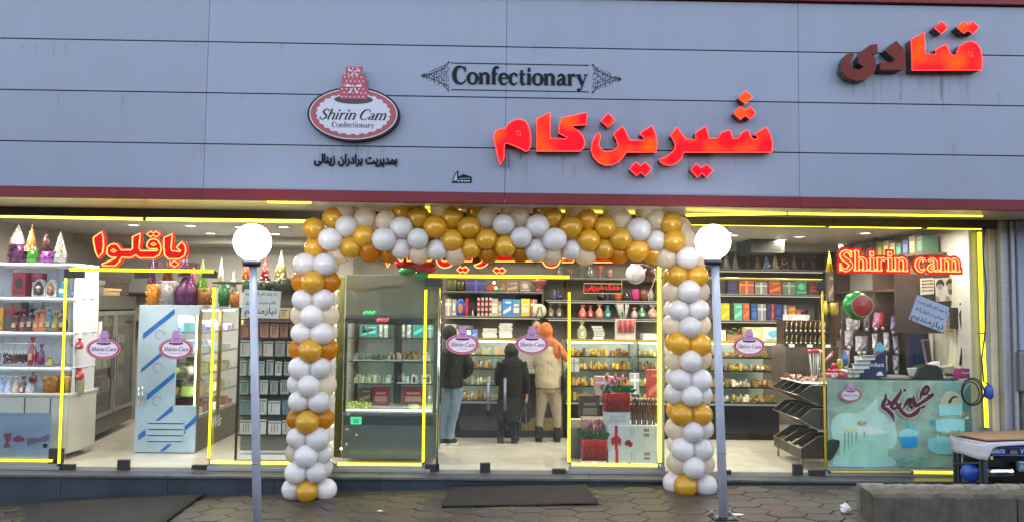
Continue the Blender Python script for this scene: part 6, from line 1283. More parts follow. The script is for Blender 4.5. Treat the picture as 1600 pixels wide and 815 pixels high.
# ---- dark metal bin stand by the right door
bn = thing('bin_stand', 'three tiered dark stand with slanted bins of nuts beside the right door', 'bin stand', (3.85, 9.55, 0)); binm = mat('dark bin panel', '#463f37', .4, .2, .2); edge = mat('steel bin edge', '#9a958a', .3, .8, .1)
y0s, y1s = 9.14, 10.02; bx0, bx1 = 3.60, 4.05
tiers = [(.13, .40, 0.0), (.47, .72, .04), (.76, 1.0, .02)]
for ti, (z0, z1, off) in enumerate(tiers):
    nb_ = 3 if ti == 0 else 4; lip = z0 + (z1 - z0) * (.45 if ti == 0 else .5)
    prof = [(bx0 + off, z0 if ti == 0 else lip), (bx0 + off, lip), (bx0 + .20, z1), (bx1, z1), (bx1, z0), (bx0 + (.0 if ti == 0 else .2) + off, z0)]
    if ti: prof = [(bx0 + off - .05, lip), (bx0 + .14, z1), (bx1, z1), (bx1, z0), (bx0 + .22, z0)]
    else: prof = [(bx0, z0), (bx0, lip), (bx0 + .22, z1), (bx1, z1), (bx1, z0)]
    for i in range(nb_ + 1):
        y = y0s + (y1s - y0s) * i / nb_; b = MB(); b.prism([prof], y - .003, y + .003, binm); b.tube([(x, y - .004, z) for x, z in prof], .005, edge, 5, True); b.build('divider', bn)
    b = MB(); b.quad((prof[-1][0], y0s, z0), (bx1, y0s, z0), (bx1, y1s, z0), (prof[-1][0], y1s, z0), binm); a_, c_ = prof[-1] if ti else (bx0, z0), prof[0] if ti else (bx0, lip)
    b.add([(a_[0], y0s, a_[1]), (a_[0], y1s, a_[1]), (c_[0], y1s, c_[1]), (c_[0], y0s, c_[1])], [(0, 1, 2, 3)], binm).tube([(c_[0], y0s, c_[1]), (c_[0], y1s, c_[1])], .006, edge, 6).tube([(prof[-1][0], y0s, z0), (prof[-1][0], y1s, z0)], .006, edge, 6); b.build('tray', bn)
    for i in range(nb_):
        ya, yb = y0s + (y1s - y0s) * i / nb_ + .02, y0s + (y1s - y0s) * (i + 1) / nb_ - .02; pals = [['#b8b0a8', '#8a7c70'], ['#c4c0b8', '#b0aca4'], ['#8c3c28', '#a85c3c', '#6a4a30']][i % 3] if ti == 0 else SHK.choice([['#6a5c50', '#8a7c68'], ['#9c948a', '#c0b8ac'], ['#5c4434', '#7c6450'], ['#7c7a70', '#a49c90']]); b = MB()
        for q in range(60):
            f = SHK.random(); x = bx0 + .04 + f * .33; zz = z0 + .02 + (lip - z0) * .5 + f * (z1 - lip) * .5 + SHK.uniform(-.01, .02); x = max(x, bx0 + .22 * (1 if ti else 0) * (1 - min(1, (zz - z0) / max(.01, lip - z0))) + .03)
            b.ball((x, SHK.uniform(ya, yb), zz), SHK.uniform(.016, .028), cm(SHK.choice(pals), .5), 6, 4)
        tag(b.build('nuts', bn), kind='stuff')
for y in (y0s + .1, y1s - .02):
    for x in (bx0 + .05, bx1 - .05):
        b = MB(); b.tube([(x, y, 0), (x, y, .13)], .014, edge, 8); b.build('leg', bn)
    b = MB(); b.box(bx1 - .02, bx1 + .01, y - .015, y + .015, .13, 1.0, binm); b.build('post', bn)
r = thing('candy_tray', 'clear tray of mixed candy standing on the bin stand', 'tray', (3.85, 9.6, 1.0)); b = MB(); b.box(3.66, 4.04, 9.2, 9.95, 1.006, 1.012, M['white'])
for q in ((3.66, 3.665, 9.2, 9.95), (4.035, 4.04, 9.2, 9.95), (3.66, 4.04, 9.2, 9.205)): b.box(*q, 1.01, 1.07, M['vglass'])
b.build('tray', r); b = MB()
for i in range(90): b.ball((SHK.uniform(3.68, 4.02), SHK.uniform(9.22, 9.93), SHK.uniform(1.02, 1.06)), .02, cm(SHK.choice(['#8c2c34', '#c0b4a8', '#5c3c30', '#b89c84', '#9a8878'])), 6, 4)
tag(b.build('candy', r), kind='stuff')
r = thing('lollipop_jar', 'clear jar of red lollipops on the bin stand beside the unlit tube', 'jar', (X(1277, 9.5), 9.5, 1.07)); c = P(1274, 560, 9.5); b = MB(); b.lathe([(.07, 0), (.085, .2), (.08, .26)], c.x, 9.5, M['vglass'], 14, 1.07); b.build('jar', r)
for i in range(12):
    t = SHK.uniform(0, 6.28); x, y = c.x + .05 * math.cos(t), 9.5 + .05 * math.sin(t); b = MB(); b.tube([(x, y, 1.08), (x + .03 * math.cos(t), y, 1.36)], .003, M['white'], 4).ball((x + .03 * math.cos(t), y, 1.38), .022, cm(SHK.choice(['#b02038', '#c84858', '#c8b0a8', '#8c1828']), .3), 8, 6); b.build('lollipop', r)

# ---- gift boxes and flower bundles in the window right of the centre doors
fw = mat('white printed gift carton', '#b8c2c8', .5, 0, .05); rib = mat('red ribbon', '#b0182c', .4)
def carton(px0, px1, py0, py1, Y, d, label, mflag):
    x0, x1, z0, z1 = rect(px0, px1, py0, py1, Y); r = thing('gift_carton', label, 'box', ((x0 + x1) / 2, Y, z0)); b = MB(); b.box(x0, x1, Y, Y + d, z0, z1, fw); b.build('carton', r, bevel=.004)
    xa = x0 + (x1 - x0) * .17; b = MB(); b.box(xa - .018, xa + .018, Y - .003, Y, z0 + .002, z1, rib)
    if mflag: b.prism([[(xa, z1 - .10), (xa - .06, z1 - .16), (xa - .05, z1 - .24), (xa, z1 - .19), (xa + .05, z1 - .24), (xa + .06, z1 - .16)]], Y - .012, Y - .004, rib)
    b.build('ribbon', r); b = MB(); w_, h = x1 - x0, z1 - z0
    for u, v, s_ in ((.38, .28, .05), (.44, .22, .05), (.41, .34, .04)): b.prism([ell(x0 + w_ * u, z0 + h * v, w_ * s_, w_ * s_, 9)], Y - .002 - s_ * .01, None, cm('#8c2438'))
    for u, v in ((.70, .75), (.70, .55)): b.box(x0 + w_ * u, x0 + w_ * (u + .11), Y - .002, Y, z0 + h * v, z0 + h * (v + .13), cm('#8a6a5c'))
    for u in (.45, .5, .93): b.box(x0 + w_ * u, x0 + w_ * u + .004, Y - .002, Y, z0 + h * .5, z0 + h * .9, cm('#6a6a74'))
    b.ribbon(cr([(x0 + w_ * .45, z0 + h * .25, .004), (x0 + w_ * .56, z0 + h * .33, .004), (x0 + w_ * .66, z0 + h * .30, .004)], 4), Y - .0025, None, cm('#a08088')); b.build('print', r); return r
carton(949, 1030, 664, 702, 9.22, .45, 'upper white printed gift carton with a red ribbon and bow', True); carton(950, 1031, 702, 736, 9.215, .45, 'lower white printed gift carton with a red ribbon band', False)
g_box(945, 985, 643, 663.5, 9.24, '#b8bcc2', 'pale grey box under the upper bunch of wrapped roses', acc='#a8a8b0')
def bouquet(px0, px1, py0, py1, Y, label, pinkn=12):
    x0, x1, z0, z1 = rect(px0, px1, py0, py1, Y); H_ = z1 - z0; r = thing('rose_bunch', label, 'rose bunch', ((x0 + x1) / 2, Y, z0)); zc = z0 + H_ * .52
    red = mat('red wrapping', '#8c1a20', .35, .1, .35, 30, coat=.4); b = MB(); n = 9
    for i in range(n):
        xa = x0 + (x1 - x0) * (i + .5) / n; b.tube([(xa, Y + .04, z0), (xa + .004, Y + .035, z0 + H_ * .3), (xa, Y + .03, zc)], [(x1 - x0) / n * .45, (x1 - x0) / n * .62, (x1 - x0) / n * .6], red, 7)
    b.box(x0, x1, Y + .05, Y + .2, z0, zc - .01, red); b.build('wrapping', r); b = MB(); b.box(x0 + .02, x1 - .01, Y - .008, Y - .002, zc - H_ * .13, zc - .01, mat('bright red band', '#b81418', .4)); b.build('band', r); b = MB()
    for i in range(130):
        p = Vector((SHK.uniform(x0 - .03, x1 + .04), Y + SHK.uniform(-.02, .16), zc + SHK.uniform(-.01, H_ * .16))); a = SHK.uniform(0, 6.28); L_ = SHK.uniform(.03, .055); d = Vector((math.cos(a), SHK.uniform(-.5, .1), abs(math.sin(a)) * .9)) * L_; s_ = Vector((-d.z, 0, d.x)) * .28
        b.add([p, p + d * .5 + s_, p + d, p + d * .5 - s_], [(0, 1, 2, 3)], cm(SHK.choice(['#1f5a34', '#2c6a3c', '#184828']), .4))
    tag(b.build('leaves', r), kind='stuff')
    for i in range(pinkn):
        p = Vector((x0 + (x1 - x0) * (.1 + .8 * i / pinkn), Y + SHK.uniform(.03, .15), zc + H_ * SHK.uniform(.2, .42))); b = MB(); b.lathe([(.006, -.03), (.014, 0), (.016, .03), (.008, .05)], p.x, p.y, cm(SHK.choice(['#a86474', '#8c4456', '#b87c84']), .4), 8, p.z).tube([(p.x, p.y, zc - .02), (p.x, p.y, p.z)], .004, cm('#2c5a34'), 4); b.build('rose', r)
bouquet(945, 985, 586, 643, 9.2, 'upper bunch of wrapped roses with green leaves on the pale grey box', 13); bouquet(910, 949, 656, 720, 9.17, 'lower bunch of wrapped roses left of the ribboned cartons', 12)
g_box(911, 952, 655, 735, 9.42, '#8a7c6c', 'brown cardboard carton behind the lower roses', d=.3); g_box(909, 948, 720, 736, 9.16, '#b4b8bc', 'pale flat box under the lower roses')
r = thing('bottle_bundle', 'bundle of brown wrapped sticks with pale tops on the upper carton', 'bundle', (X(1005, 9.28), 9.28, P(1005, 663, 9.28).z))
for i in range(9):
    x = X(989 + i * 4.2, 9.28); z0 = P(1000, 663, 9.28).z; b = MB(); b.tube([(x, 9.3 + .02 * (i % 2), z0), (x, 9.3 + .02 * (i % 2), z0 + .22), (x + .01, 9.3, z0 + .27), (x + .02 * math.sin(i), 9.29, z0 + .32)], [.014, .014, .006, .014], mat('brown wrap', '#5a2c22', .3, .1, .4, 30, coat=.5), 6); b.ball((x + .02 * math.sin(i), 9.28, z0 + .31), .014, cm('#b8b09c'), 6, 4); b.build('stick', r)
g_box(1012, 1032, 577, 622, 9.85, '#a83a34', 'stack of red striped packs behind the right vertical neon tube', acc='#c87868'); g_box(930, 960, 588, 617, 9.9, '#9c8488', 'pink striped pack pile left behind the roses', acc='#c0a4a4'); g_box(985, 999, 583, 615, 9.88, '#b4b4b0', 'white pack pile behind the roses')
g_box(906, 937, 618, 655, 9.9, '#34302c', 'dark display case behind the lower bunch of roses', acc='#6a6458'); g_stack(892, 911, 655, 668, 9.5, 4, '#b0a884', 'untidy pile of papers beside the vertical neon tube', .02, .15, 'paper_pile', 'pile of papers', 'sheet')
b = MB(); c = P(903, 690, 9.7); b.lathe([(.1, 0), (.11, .3), (.10, .45)], c.x, 9.8, mat('grey bin', '#5a5c5c', .4, .2), 20, 0); tag(b.build('waste_bin'), 'grey round bin behind the vertical neon tube', 'bin')

# ---- right end: printed counter film, counter and its goods
YJ = 9.05; fj = thing('counter_film', 'sea green cake print film over the lower right window with dark red calligraphy', 'printed film', (X(1415, YJ), YJ, P(1415, 735, YJ).z))
jm = backlit('sea green photo print', '#a9c8b6', .3, .35, .28)
a0 = P(1292, 592, YJ); a1 = P(1541, 592, YJ); b0 = P(1541, 733, YJ); xl_, xr_ = a0.x, min(a1.x, 5.60); zt_, zb_ = a0.z, b0.z + .02
b = MB(); b.quad((xl_, YJ, zb_), (xr_, YJ, zb_), (xr_, YJ, zt_), (xl_, YJ, zt_), jm); b.build('film', fj)
sj = (1280, 590, 5.093); prn = [0]
def pj(pts, h, name='print_shape', smooth=True):
    prn[0] += 1; b = MB(); l = poly_px(pts, *sj, YJ); l = rounded(l, 4) if smooth else l
    l = [(min(max(x, xl_), xr_), min(max(z, zb_), zt_)) for x, z in l]; b.prism([l], YJ - .0006 * prn[0] - .001, None, backlit('print ' + h, shade(h, 1.38), .3)); return b.build(name, fj)
pj([(60,20),(330,20),(350,120),(240,200),(70,220)], '#77857a'); pj([(980,10),(1190,10),(1180,120),(1000,140)], '#6a8c8c'); pj([(600,15),(720,15),(700,90),(590,110)], '#788478')
pj([(100,340),(180,280),(330,270),(470,150),(560,180),(600,330),(580,560),(200,500),(110,480)], '#9ab4a8'); pj([(1150,120),(1300,100),(1300,690),(1160,640)], '#4c6660')
pj([(110,650),(200,600),(500,610),(600,650),(560,700),(160,700)], '#8cb0ac', 'cake_stand_print'); pj([(60,500),(160,495),(150,560),(100,640),(62,640)], '#2c3a34')
pj([(165,420),(175,400),(350,385),(530,400),(545,430),(540,640),(460,672),(260,675),(170,630)], '#8fb0a0', 'white_cake_print'); pj([(170,420),(350,375),(545,420),(500,440),(350,450),(200,440)], '#b0c4b8', 'cake_top_print')
for i, x in enumerate((195, 225, 252, 285, 350)): pj([(x, 430), (x + 14, 430), (x + 10, 590 - i * 30), (x + 2, 590 - i * 30)], '#6c9080', 'drip_print')
pj([(300,350),(330,335),(350,350),(375,340),(365,370),(320,372)], '#8a8a5c', 'flower_print'); pj([(185,400),(250,385),(300,400),(270,425),(200,425)], '#a0a888', 'flower_print')
pj([(640,475),(775,465),(775,545),(680,552),(655,520)], '#2c86b8', 'cupcake_print', False); pj([(630,460),(650,420),(700,400),(770,410),(780,455),(700,462)], '#7fb4b4', 'cupcake_top_print'); pj([(700,350),(720,352),(765,400),(750,415),(715,390)], '#5f9c9c', 'cupcake_top_print')
pj([(880,340),(912,330),(915,370),(890,375)], '#3a7c98'); pj([(875,480),(1150,470),(1170,560),(1100,600),(900,590)], '#7cb0b8', 'blue_tier_print'); pj([(920,330),(1150,318),(1152,420),(925,425)], '#86b8c4', 'blue_tier_print', False); pj([(945,205),(1132,198),(1135,290),(950,298)], '#80b4c4', 'blue_tier_print', False)
pj([(965,205),(985,125),(1040,100),(1110,130),(1120,205)], '#9c9c84', 'flower_print'); pj([(1020,185),(1060,140),(1105,150),(1060,160),(1040,200)], '#2c3428', 'flower_print')
for (u, v, w_) in ((1140, 300, 50), (980, 435, 60), (1050, 430, 50)):
    for i in range(9): a = u + SHK.uniform(-w_, w_); c_ = v + SHK.uniform(-25, 25); pj([(a - 10, c_), (a, c_ - 10), (a + 10, c_), (a, c_ + 10)], SHK.choice(['#a8a480', '#7c8458', '#8c7c50', '#c0b898']), 'flower_print', False)
for u, v in ((640, 640), (740, 660), (800, 640), (660, 680), (780, 690)): pj([(u - 35, v), (u, v - 18), (u + 35, v - 5), (u + 20, v + 18), (u - 20, v + 14)], '#5c8880', 'leaf_print')
CALL = [[(512,110,3),(515,150,18),(500,190,24),(492,225,22),(530,250,26),(565,290,24),(585,345,3)], [(520,160,4),(545,185,20),(528,205,12),(500,215,4)], [(630,75,3),(632,110,18),(590,170,28),(560,215,24),(580,240,20),(600,225,10)], [(575,160,14),(610,215,22),(602,240,8)], [(655,95,18),(675,88,16)],
        [(640,190,8),(622,225,22),(650,270,26),(700,295,24),(760,265,28),(785,225,10)], [(650,240,8),(690,175,26),(720,165,20),(705,210,22),(725,235,18)], [(735,130,6),(740,190,28),(750,215,24),(800,190,22),(880,130,24),(885,115,4)], [(785,165,8),(800,110,22),(835,62,20),(855,85,20),(825,125,18),(800,120,8)], [(790,235,16),(825,215,14)], [(845,120,4),(865,140,16),(890,130,4)]]
prn[0] += 3
for mm, gw, nm in (('#c4bcc0', 13, 'calligraphy_outline'), ('#4c1424', 0, 'calligraphy')):
    b = MB()
    for k, st_ in enumerate(CALL):
        pts = [];
        for u, v, w_ in cr(st_, 6): q = poly_px([(u, v)], *sj, YJ)[0]; pts.append((q[0], q[1], (w_ * 1.25 + gw) / 5.093 * YJ / FPX))
        b.ribbon(pts, YJ - .0006 * prn[0] - .004 - k * .0002 - (.004 if gw == 0 else 0), None, mat('print ' + mm, mm, .4, 0, 0))
    b.build(nm, fj)
sticker(fj, 1329, 616, YJ - .035, .27)
ct = thing('sales_counter', 'sales counter behind the green cake print film', 'counter', (5.0, 9.4, 0)); b = MB(); zc = P(1415, 590, 9.1).z; b.box(4.15, XR - .03, 9.42, 9.75, .0, zc - .03, mat('counter body', '#a09c90', .5, 0, .1)); b.build('body', ct); b = MB(); b.box(4.12, XR - .02, 9.30, 9.78, zc - .029, zc, mat('counter top', '#8c8a82', .4, 0, .1)); b.build('top', ct, bevel=.004)
oc = 'on the sales counter'
r = thing('display_stand', 'navy blue stepped cardboard candy display ' + oc, 'display stand', (X(1365, 9.2), 9.2, zc)); l = poly_px([(310,640),(345,600),(390,575),(400,545),(430,500),(530,440),(535,655),(320,655)], 1280, 460, 5.093, 9.2); b = MB(); b.prism([l], 9.2, 9.32, mat('navy card', '#16204e', .4, 0, .1)); b.build('card_body', r)
b = MB(); p = poly_px([(460, 570)], 1280, 460, 5.093, 9.2)[0]; ftext(b, 'infant', p[0], p[1], .07, 9.196, mat('pale print', '#b8bcd0', .5), width=.17, bold=.03); b.build('lettering', r); b = MB(); l = poly_px([(430,440),(480,370),(530,430),(480,450)], 1280, 460, 5.093, 9.2); b.prism([l], 9.19, 9.2, mat('cyan white print', '#6ab0cc', .4, 0, .5, 40)); l = poly_px([(450,640),(470,612),(490,608),(510,640)], 1280, 460, 5.093, 9.2); b.prism([l], 9.19, 9.2, M['white']); b.build('print', r)
for i in range(5):
    a, c_ = [(330, 480, 435, 515), (290, 515, 395, 545), (270, 545, 390, 585), (240, 585, 345, 615), (235, 620, 310, 650)][i][:2], [(330, 480, 435, 515), (290, 515, 395, 545), (270, 545, 390, 585), (240, 585, 345, 615), (235, 620, 310, 650)][i][2:]; q0 = poly_px([a], 1280, 460, 5.093, 9.18)[0]; q1 = poly_px([c_], 1280, 460, 5.093, 9.18)[0]
    b = MB(); b.box(q0[0], q1[0], 9.15, 9.2, q1[1], q0[1] - .02, M['white']).box(q0[0] - .01, q1[0], 9.13, 9.2, q0[1] - .018, q0[1], mat('grey card edge', '#8a8c90', .5)); b.build('step', r)
for i in range(14):
    px, py = 1296 + (i % 8) * 5.2, 588 - 8 * (i // 8) - SHK.uniform(0, 3); h = SHK.choice(['#c44a68', '#d8c8c8', '#c83030', '#b83060', '#70a060', '#d0b0b8']); b = MB(); p = P(px, py, 9.16); b.ball(p, .028, cm(h, .3), 8, 6, (1, .8, .8)); b.add([p + Vector((s_ * .02, 0, 0)) if k_ == 0 else p + Vector((s_ * .05, 0, .018 * (1 if k_ == 1 else -1))) for s_ in (-1, 1) for k_ in range(3)], [(0, 1, 2), (3, 4, 5)], cm(h, .3)); tag(b.build('wrapped_candy'), '%s wrapped candy, %s from the left in the %s row on the sales counter' % ({'#c44a68': 'pink', '#d8c8c8': 'white', '#c83030': 'red', '#b83060': 'magenta', '#70a060': 'green', '#d0b0b8': 'pale pink'}[h], ORD[i % 8], 'upper' if i > 7 else 'lower'), 'candy', 'wrapped candies heaped on the sales counter')
b = MB(); p = P(1304, 571, 9.2); b.ball(p, .04, cm('#b01820', .3), 10, 8); tag(b.build('red_ball'), 'round red candy ball at the left of the candy heap', 'candy'); g_vase(1314, 8, 560, 580, 9.2, '#b8b028', 'small yellow bottle ' + oc, 2, 'bottle', 'bottle'); g_vase(1322, 10, 548, 572, 9.25, '#3a5c98', 'blue and green toy bottle ' + oc, 0, 'bottle', 'bottle')
b = MB(); p0 = P(1288, 565, 9.2); p1 = P(1301, 551, 9.2); b.tube([p0, p1], [.012, .022], cm('#c07888', .3), 8).ball(p1, .024, cm('#b02838'), 8, 6); tag(b.build('candy_wand'), 'pink and red candy wand leaning at the left counter end', 'candy')
hk = thing('bag_display', 'tall rack of clear hanging sweet bags above the sales counter', 'rack', (X(1365, 9.6), 9.6, zc)); xh0, xh1 = X(1318, 9.65), X(1408, 9.65)
b = MB(); b.box(xh0, xh1, 9.68, 9.72, zc, P(1365, 478, 9.65).z, mat('dark brown rack board', '#3a2c2a', .5, 0, .2)).box(xh1 - .03, xh1 + .02, 9.5, 9.72, zc, P(1365, 476, 9.65).z, mat('dark side board', '#241c1c', .5)); b.build('back_board', hk)
clr = sheer('clear sweet wrap', (.62, .58, .60), .55, .15)
for r_ in range(3):
    for i in range(6):
        px, py = 1324 + i * 14 + SHK.uniform(-4, 6), 505 + r_ * 30 + SHK.uniform(-6, 6); p = P(px, py, 9.62 - .05 * r_); b = MB(); w_ = SHK.uniform(.032, .05); tl_ = SHK.uniform(.0, .6)
        b.add([(p.x - w_ + tl_ * w_, p.y, p.z + .11), (p.x + w_ + tl_ * w_, p.y, p.z + .11), (p.x + w_ - tl_ * w_, p.y - .04, p.z - .08), (p.x - w_ - tl_ * w_, p.y - .04, p.z - .08), (p.x, p.y - .05, p.z)], [(0, 1, 4), (1, 2, 4), (2, 3, 4), (3, 0, 4)], mat('sweet wrap %d' % (i % 3 + 3 * (r_ == 0 and i > 2)), ['#8c8488', '#9c9494', '#6a6064', '#9c6a88', '#8c2c38', '#8a6c98'][i % 3 + 3 * (r_ == 0 and i > 2)], .15, .2, .5, 25, coat=.6)); b.ball((p.x - tl_ * w_, p.y - .04, p.z - .10), .026, mat('glossy wrap end', '#a09c94', .12, .3, .3, 30), 8, 6); b.build('sweet_bag', hk)
b = MB(); p = P(1339, 477, 9.2); b.ball(p, .175, mat('green watermelon foil', '#157a3a', .22, .3, .5, 9, coat=.6), 28, 18, (1, .55, 1)); b.T = None
for rr, yy, h in ((.135, .100, '#9cb068'), (.125, .104, '#a01c1c')):
    b.add([(p.x + .02 + rr * math.cos(t), p.y - yy, p.z + rr * math.sin(t)) for t in [i * .2618 for i in range(24)]] + [(p.x + .02, p.y - yy - .012, p.z)], [(i, (i + 1) % 24, 24) for i in range(24)], mat('foil disc ' + h, h, .3, .1, .15, 10, coat=.3))
tag(b.build('watermelon_balloon'), 'watermelon foil balloon with red face and green rind behind the right window', 'balloon')
g_hat(1298.5, 12, 394, 424, 9.2, '#d0c01c', 'bright yellow party hat left of the Shirin cam neon')
# right wall shelves, running into depth
ws = thing('side_wall_shelf', 'brown shelf boards along the right side wall above the notices', 'shelf', (XR - .2, 10.8, 2.0)); brw = mat('brown shelf board', '#4c3830', .5, 0, .15)
for z, y0, y1, d in ((2.62, 9.5, 12.2, .32), (2.18, 9.5, 12.2, .30), (1.45, 10.2, 12.2, .35)):
    b = MB(); b.box(XR - d, XR - .005, y0, y1, z - .03, z, brw); b.build('board', ws)
for y in (10.8, 12.17):
    b = MB(); b.box(XR - .30, XR - .005, y, y + .03, 1.45, CEIL - .01, brw); b.build('upright', ws)
for i in range(14):
    y = 9.6 + i * .17; h = SHK.choice(['#4a3c5c', '#6a6a30', '#3c4a6a', '#7a7440', '#5c3c34', '#3a5a48', '#8a7c58']); hh = SHK.uniform(.15, .24); b = MB(); b.box(XR - .26, XR - .05, y, y + .14, 2.622, 2.622 + hh, cm(h)).box(XR - .263, XR - .26, y + .02, y + .12, 2.65, 2.62 + hh * .7, cm(shade(h, 1.5))); tag(b.build('gift_box', bevel=.003), '%s gift box counted from the window on the top right wall shelf' % ORD[i], 'box')
for i in range(9):
    y = 10.95 + i * .13; h = SHK.choice(['#b8a8a8', '#9c8484', '#8c4450', '#c0b4b8', '#7a8c78', '#a09088']); b = MB(); hh = SHK.uniform(.16, .3); b.lathe([(.04, 0), (.055, hh * .4), (.02, hh * .75), (.04, hh)], XR - .2, y, mat('wrapped gift ' + h, h, .3, .1, .4, 30, coat=.4), 10, 1.452); tag(b.build('wrapped_gift'), '%s wrapped gift from the front on the lower right wall shelf' % ORD[i], 'gift')
g_box(1294, 1303, 425, 470, 12.1, '#8a7c70', 'beige panel box at the far right back corner', d=.1); g_vase(1292, 8, 469, 491, 10.9, '#a8941c', 'yellow bottle behind the unlit tube on the right', 0, 'bottle', 'bottle'); g_vase(1306, 14, 472, 492, 10.9, '#8a7a30', 'olive yellow jar behind the watermelon balloon', 2, 'jar', 'jar')
# cream column, notices, portraits, cashier things
b = MB(); a = X(1506, 9.35); b.box(a, XR - .004, 9.35, 9.8, 0, P(1515, 400, 9.35).z, mat('cream column', '#a8a696', .5, 0, .06)); tag(b.build('wall_column', bevel=.004), 'cream column beside the right vertical neon tube', 'column')
b = MB(); b.box(X(1400, 9.450), XR - .012, 9.450, 9.480, P(1450, 520, 9.450).z, P(1450, 428, 9.450).z, mat('dark brown back panel', '#3a2a26', .5, 0, .2)); tag(b.build('notice_board'), 'dark brown board behind the tilted blue notice', 'board')
wp = thing('paper_sheet', 'white printed sheet pinned left of the two portraits', 'paper', (X(1448, 9.420), 9.420, P(1448, 460, 9.420).z)); b = MB(); l = poly_px([(193,483),(300,475),(303,603),(195,612)], 1400, 340, 5.095, 9.420); b.prism([l], 9.420, 9.4240, mat('notice sheet', '#b4ac9c', .6)); b.build('sheet', wp); b = MB()
for v in (500, 525, 550, 578): q0, q1 = poly_px([(205, v), (292, v - 4)], 1400, 340, 5.095, 9.420); b.ribbon([(q0[0], q0[1], .012), ((q0[0] + q1[0]) / 2, (q0[1] + q1[1]) / 2, .008), (q1[0], q1[1], .012)], 9.4163, None, penm)
b.build('print', wp)
por = thing('portrait_print', 'black and white print of two bearded men in dark turbans', 'poster', (X(1477, 9.420), 9.420, P(1477, 468, 9.420).z)); b = MB(); l = poly_px([(305,482),(462,470),(478,655),(320,665)], 1400, 340, 5.095, 9.420); b.prism([l], 9.4150, 9.4190, mat('portrait paper', '#b8aea2', .6)); b.build('sheet', por)
b = MB(); s_ = (1400, 340, 5.095, 9.420)
for k, (ox, oy) in enumerate(((348, 560), (428, 555))):
    for pts, h in (([(-32,-10),(-30,-50),(-8,-72),(18,-70),(32,-45),(32,-8),(18,-30),(0,-36),(-18,-30)], '#1e1a1a'), ([(-18,-22),(0,-32),(18,-24),(18,5),(10,25),(-10,25),(-18,5)], '#8c8078'), ([(-20,2),(-12,12),(12,12),(20,2),(16,38),(0,55),(-16,38)], '#a8a098' if k == 0 else '#4a4442'), ([(-10,-12),(-4,-12),(-4,-8),(-10,-8)], '#2a2424'), ([(4,-12),(10,-12),(10,-8),(4,-8)], '#2a2424'), ([(-38,100),(-30,60),(-6,70),(0,98)], '#7c746c')):
        l = [(ox + u, oy + v) for u, v in pts]; prn[0] += 1; b.prism([poly_px(l, *s_)], 9.4130 - .0002 * (prn[0] % 12), None, cm(h, .6))
b.build('portraits', por)
cal = MB(); l = poly_px([(640,575),(700,580),(680,700),(635,690)], 1280, 310, 3.26, 9.400); cal.prism([l], 9.390, 9.3980, mat('calendar paper', '#b8a888', .6)); 
for i in range(4): q0, q1 = poly_px([(645, 600 + i * 24), (690, 603 + i * 24)], 1280, 310, 3.26, 9.400); cal.ribbon([(q0[0], q0[1], .006), (q1[0], q1[1], .006)], 9.3880, None, penm)
tag(cal.build('calendar'), 'cream calendar sheet hanging right of the blue notice', 'calendar')
b = MB(); n = 18; V = []
for j in range(5):
    for i in range(n + 1): V.append((X(1412, 9.95) + (X(1446, 9.95) - X(1412, 9.95)) * i / n, 9.88 + .02 * math.sin(i * 1.4), P(1430, 590, 9.95).z + (P(1430, 505, 9.95).z - P(1430, 590, 9.95).z) * j / 4))
b.add(V, [(j * (n + 1) + i, j * (n + 1) + i + 1, (j + 1) * (n + 1) + i + 1, (j + 1) * (n + 1) + i) for j in range(4) for i in range(n)], mat('blue curtain', '#1f3f74', .8, 0, .2), True); tag(b.build('curtain'), 'blue curtain hanging behind the cashier', 'curtain')
b = MB(); l = poly_px([(100,250),(165,250),(188,430),(145,455)], 1420, 480, 5.094, 9.5); b.prism([l], 9.5, 9.53, mat('pinkish case', '#8c6a72', .4)); l = poly_px([(118,262),(158,262),(180,425),(150,440)], 1420, 480, 5.094, 9.5); b.prism([l], 9.495, 9.5, M['black']); tag(b.build('phone_screen'), 'dark tilted screen with a pale frame standing on the sales counter', 'screen')
b = MB(); l = poly_px([(48,565),(90,480),(150,455),(230,460),(262,490),(280,568)], 1420, 480, 5.094, 9.2); b.prism([l], 9.2, 9.4, mat('black bag cloth', '#141416', .6, 0, .2)); tag(b.build('black_bag', bevel=.02), 'black bag lying on the sales counter', 'bag')
b = MB(); l = poly_px([(8,485),(78,478),(60,545),(25,547)], 1420, 480, 5.094, 9.25); b.prism([l], 9.25, 9.32, mat('white plastic', '#b4b2ac', .4)); tag(b.build('paper_cup', bevel=.004), 'white cup shaped holder left of the black bag', 'cup')
b = MB(); l = poly_px([(395,568),(412,487),(560,484),(598,520),(600,555)], 1420, 480, 5.094, 9.1); b.prism([l], 9.1, 9.22, mat('magenta carton', '#7c2058', .4, 0, .1)); p = poly_px([(450, 525)], 1420, 480, 5.094, 9.098)[0]; ftext(b, 'tissue', p[0], p[1], .05, 9.096, lw, width=.10); l = poly_px([(508,510),(590,505),(596,545),(512,540)], 1420, 480, 5.094, 9.098); b.prism([l], 9.096, None, mat('box picture', '#8a8c98', .4, 0, .5, 60)); l = poly_px([(395,568),(600,556),(602,562),(398,572)], 1420, 480, 5.094, 9.098); b.prism([l], 9.09, 9.1, M['white']); tag(b.build('carton_box'), 'magenta box with small picture at the right end of the sales counter', 'box')
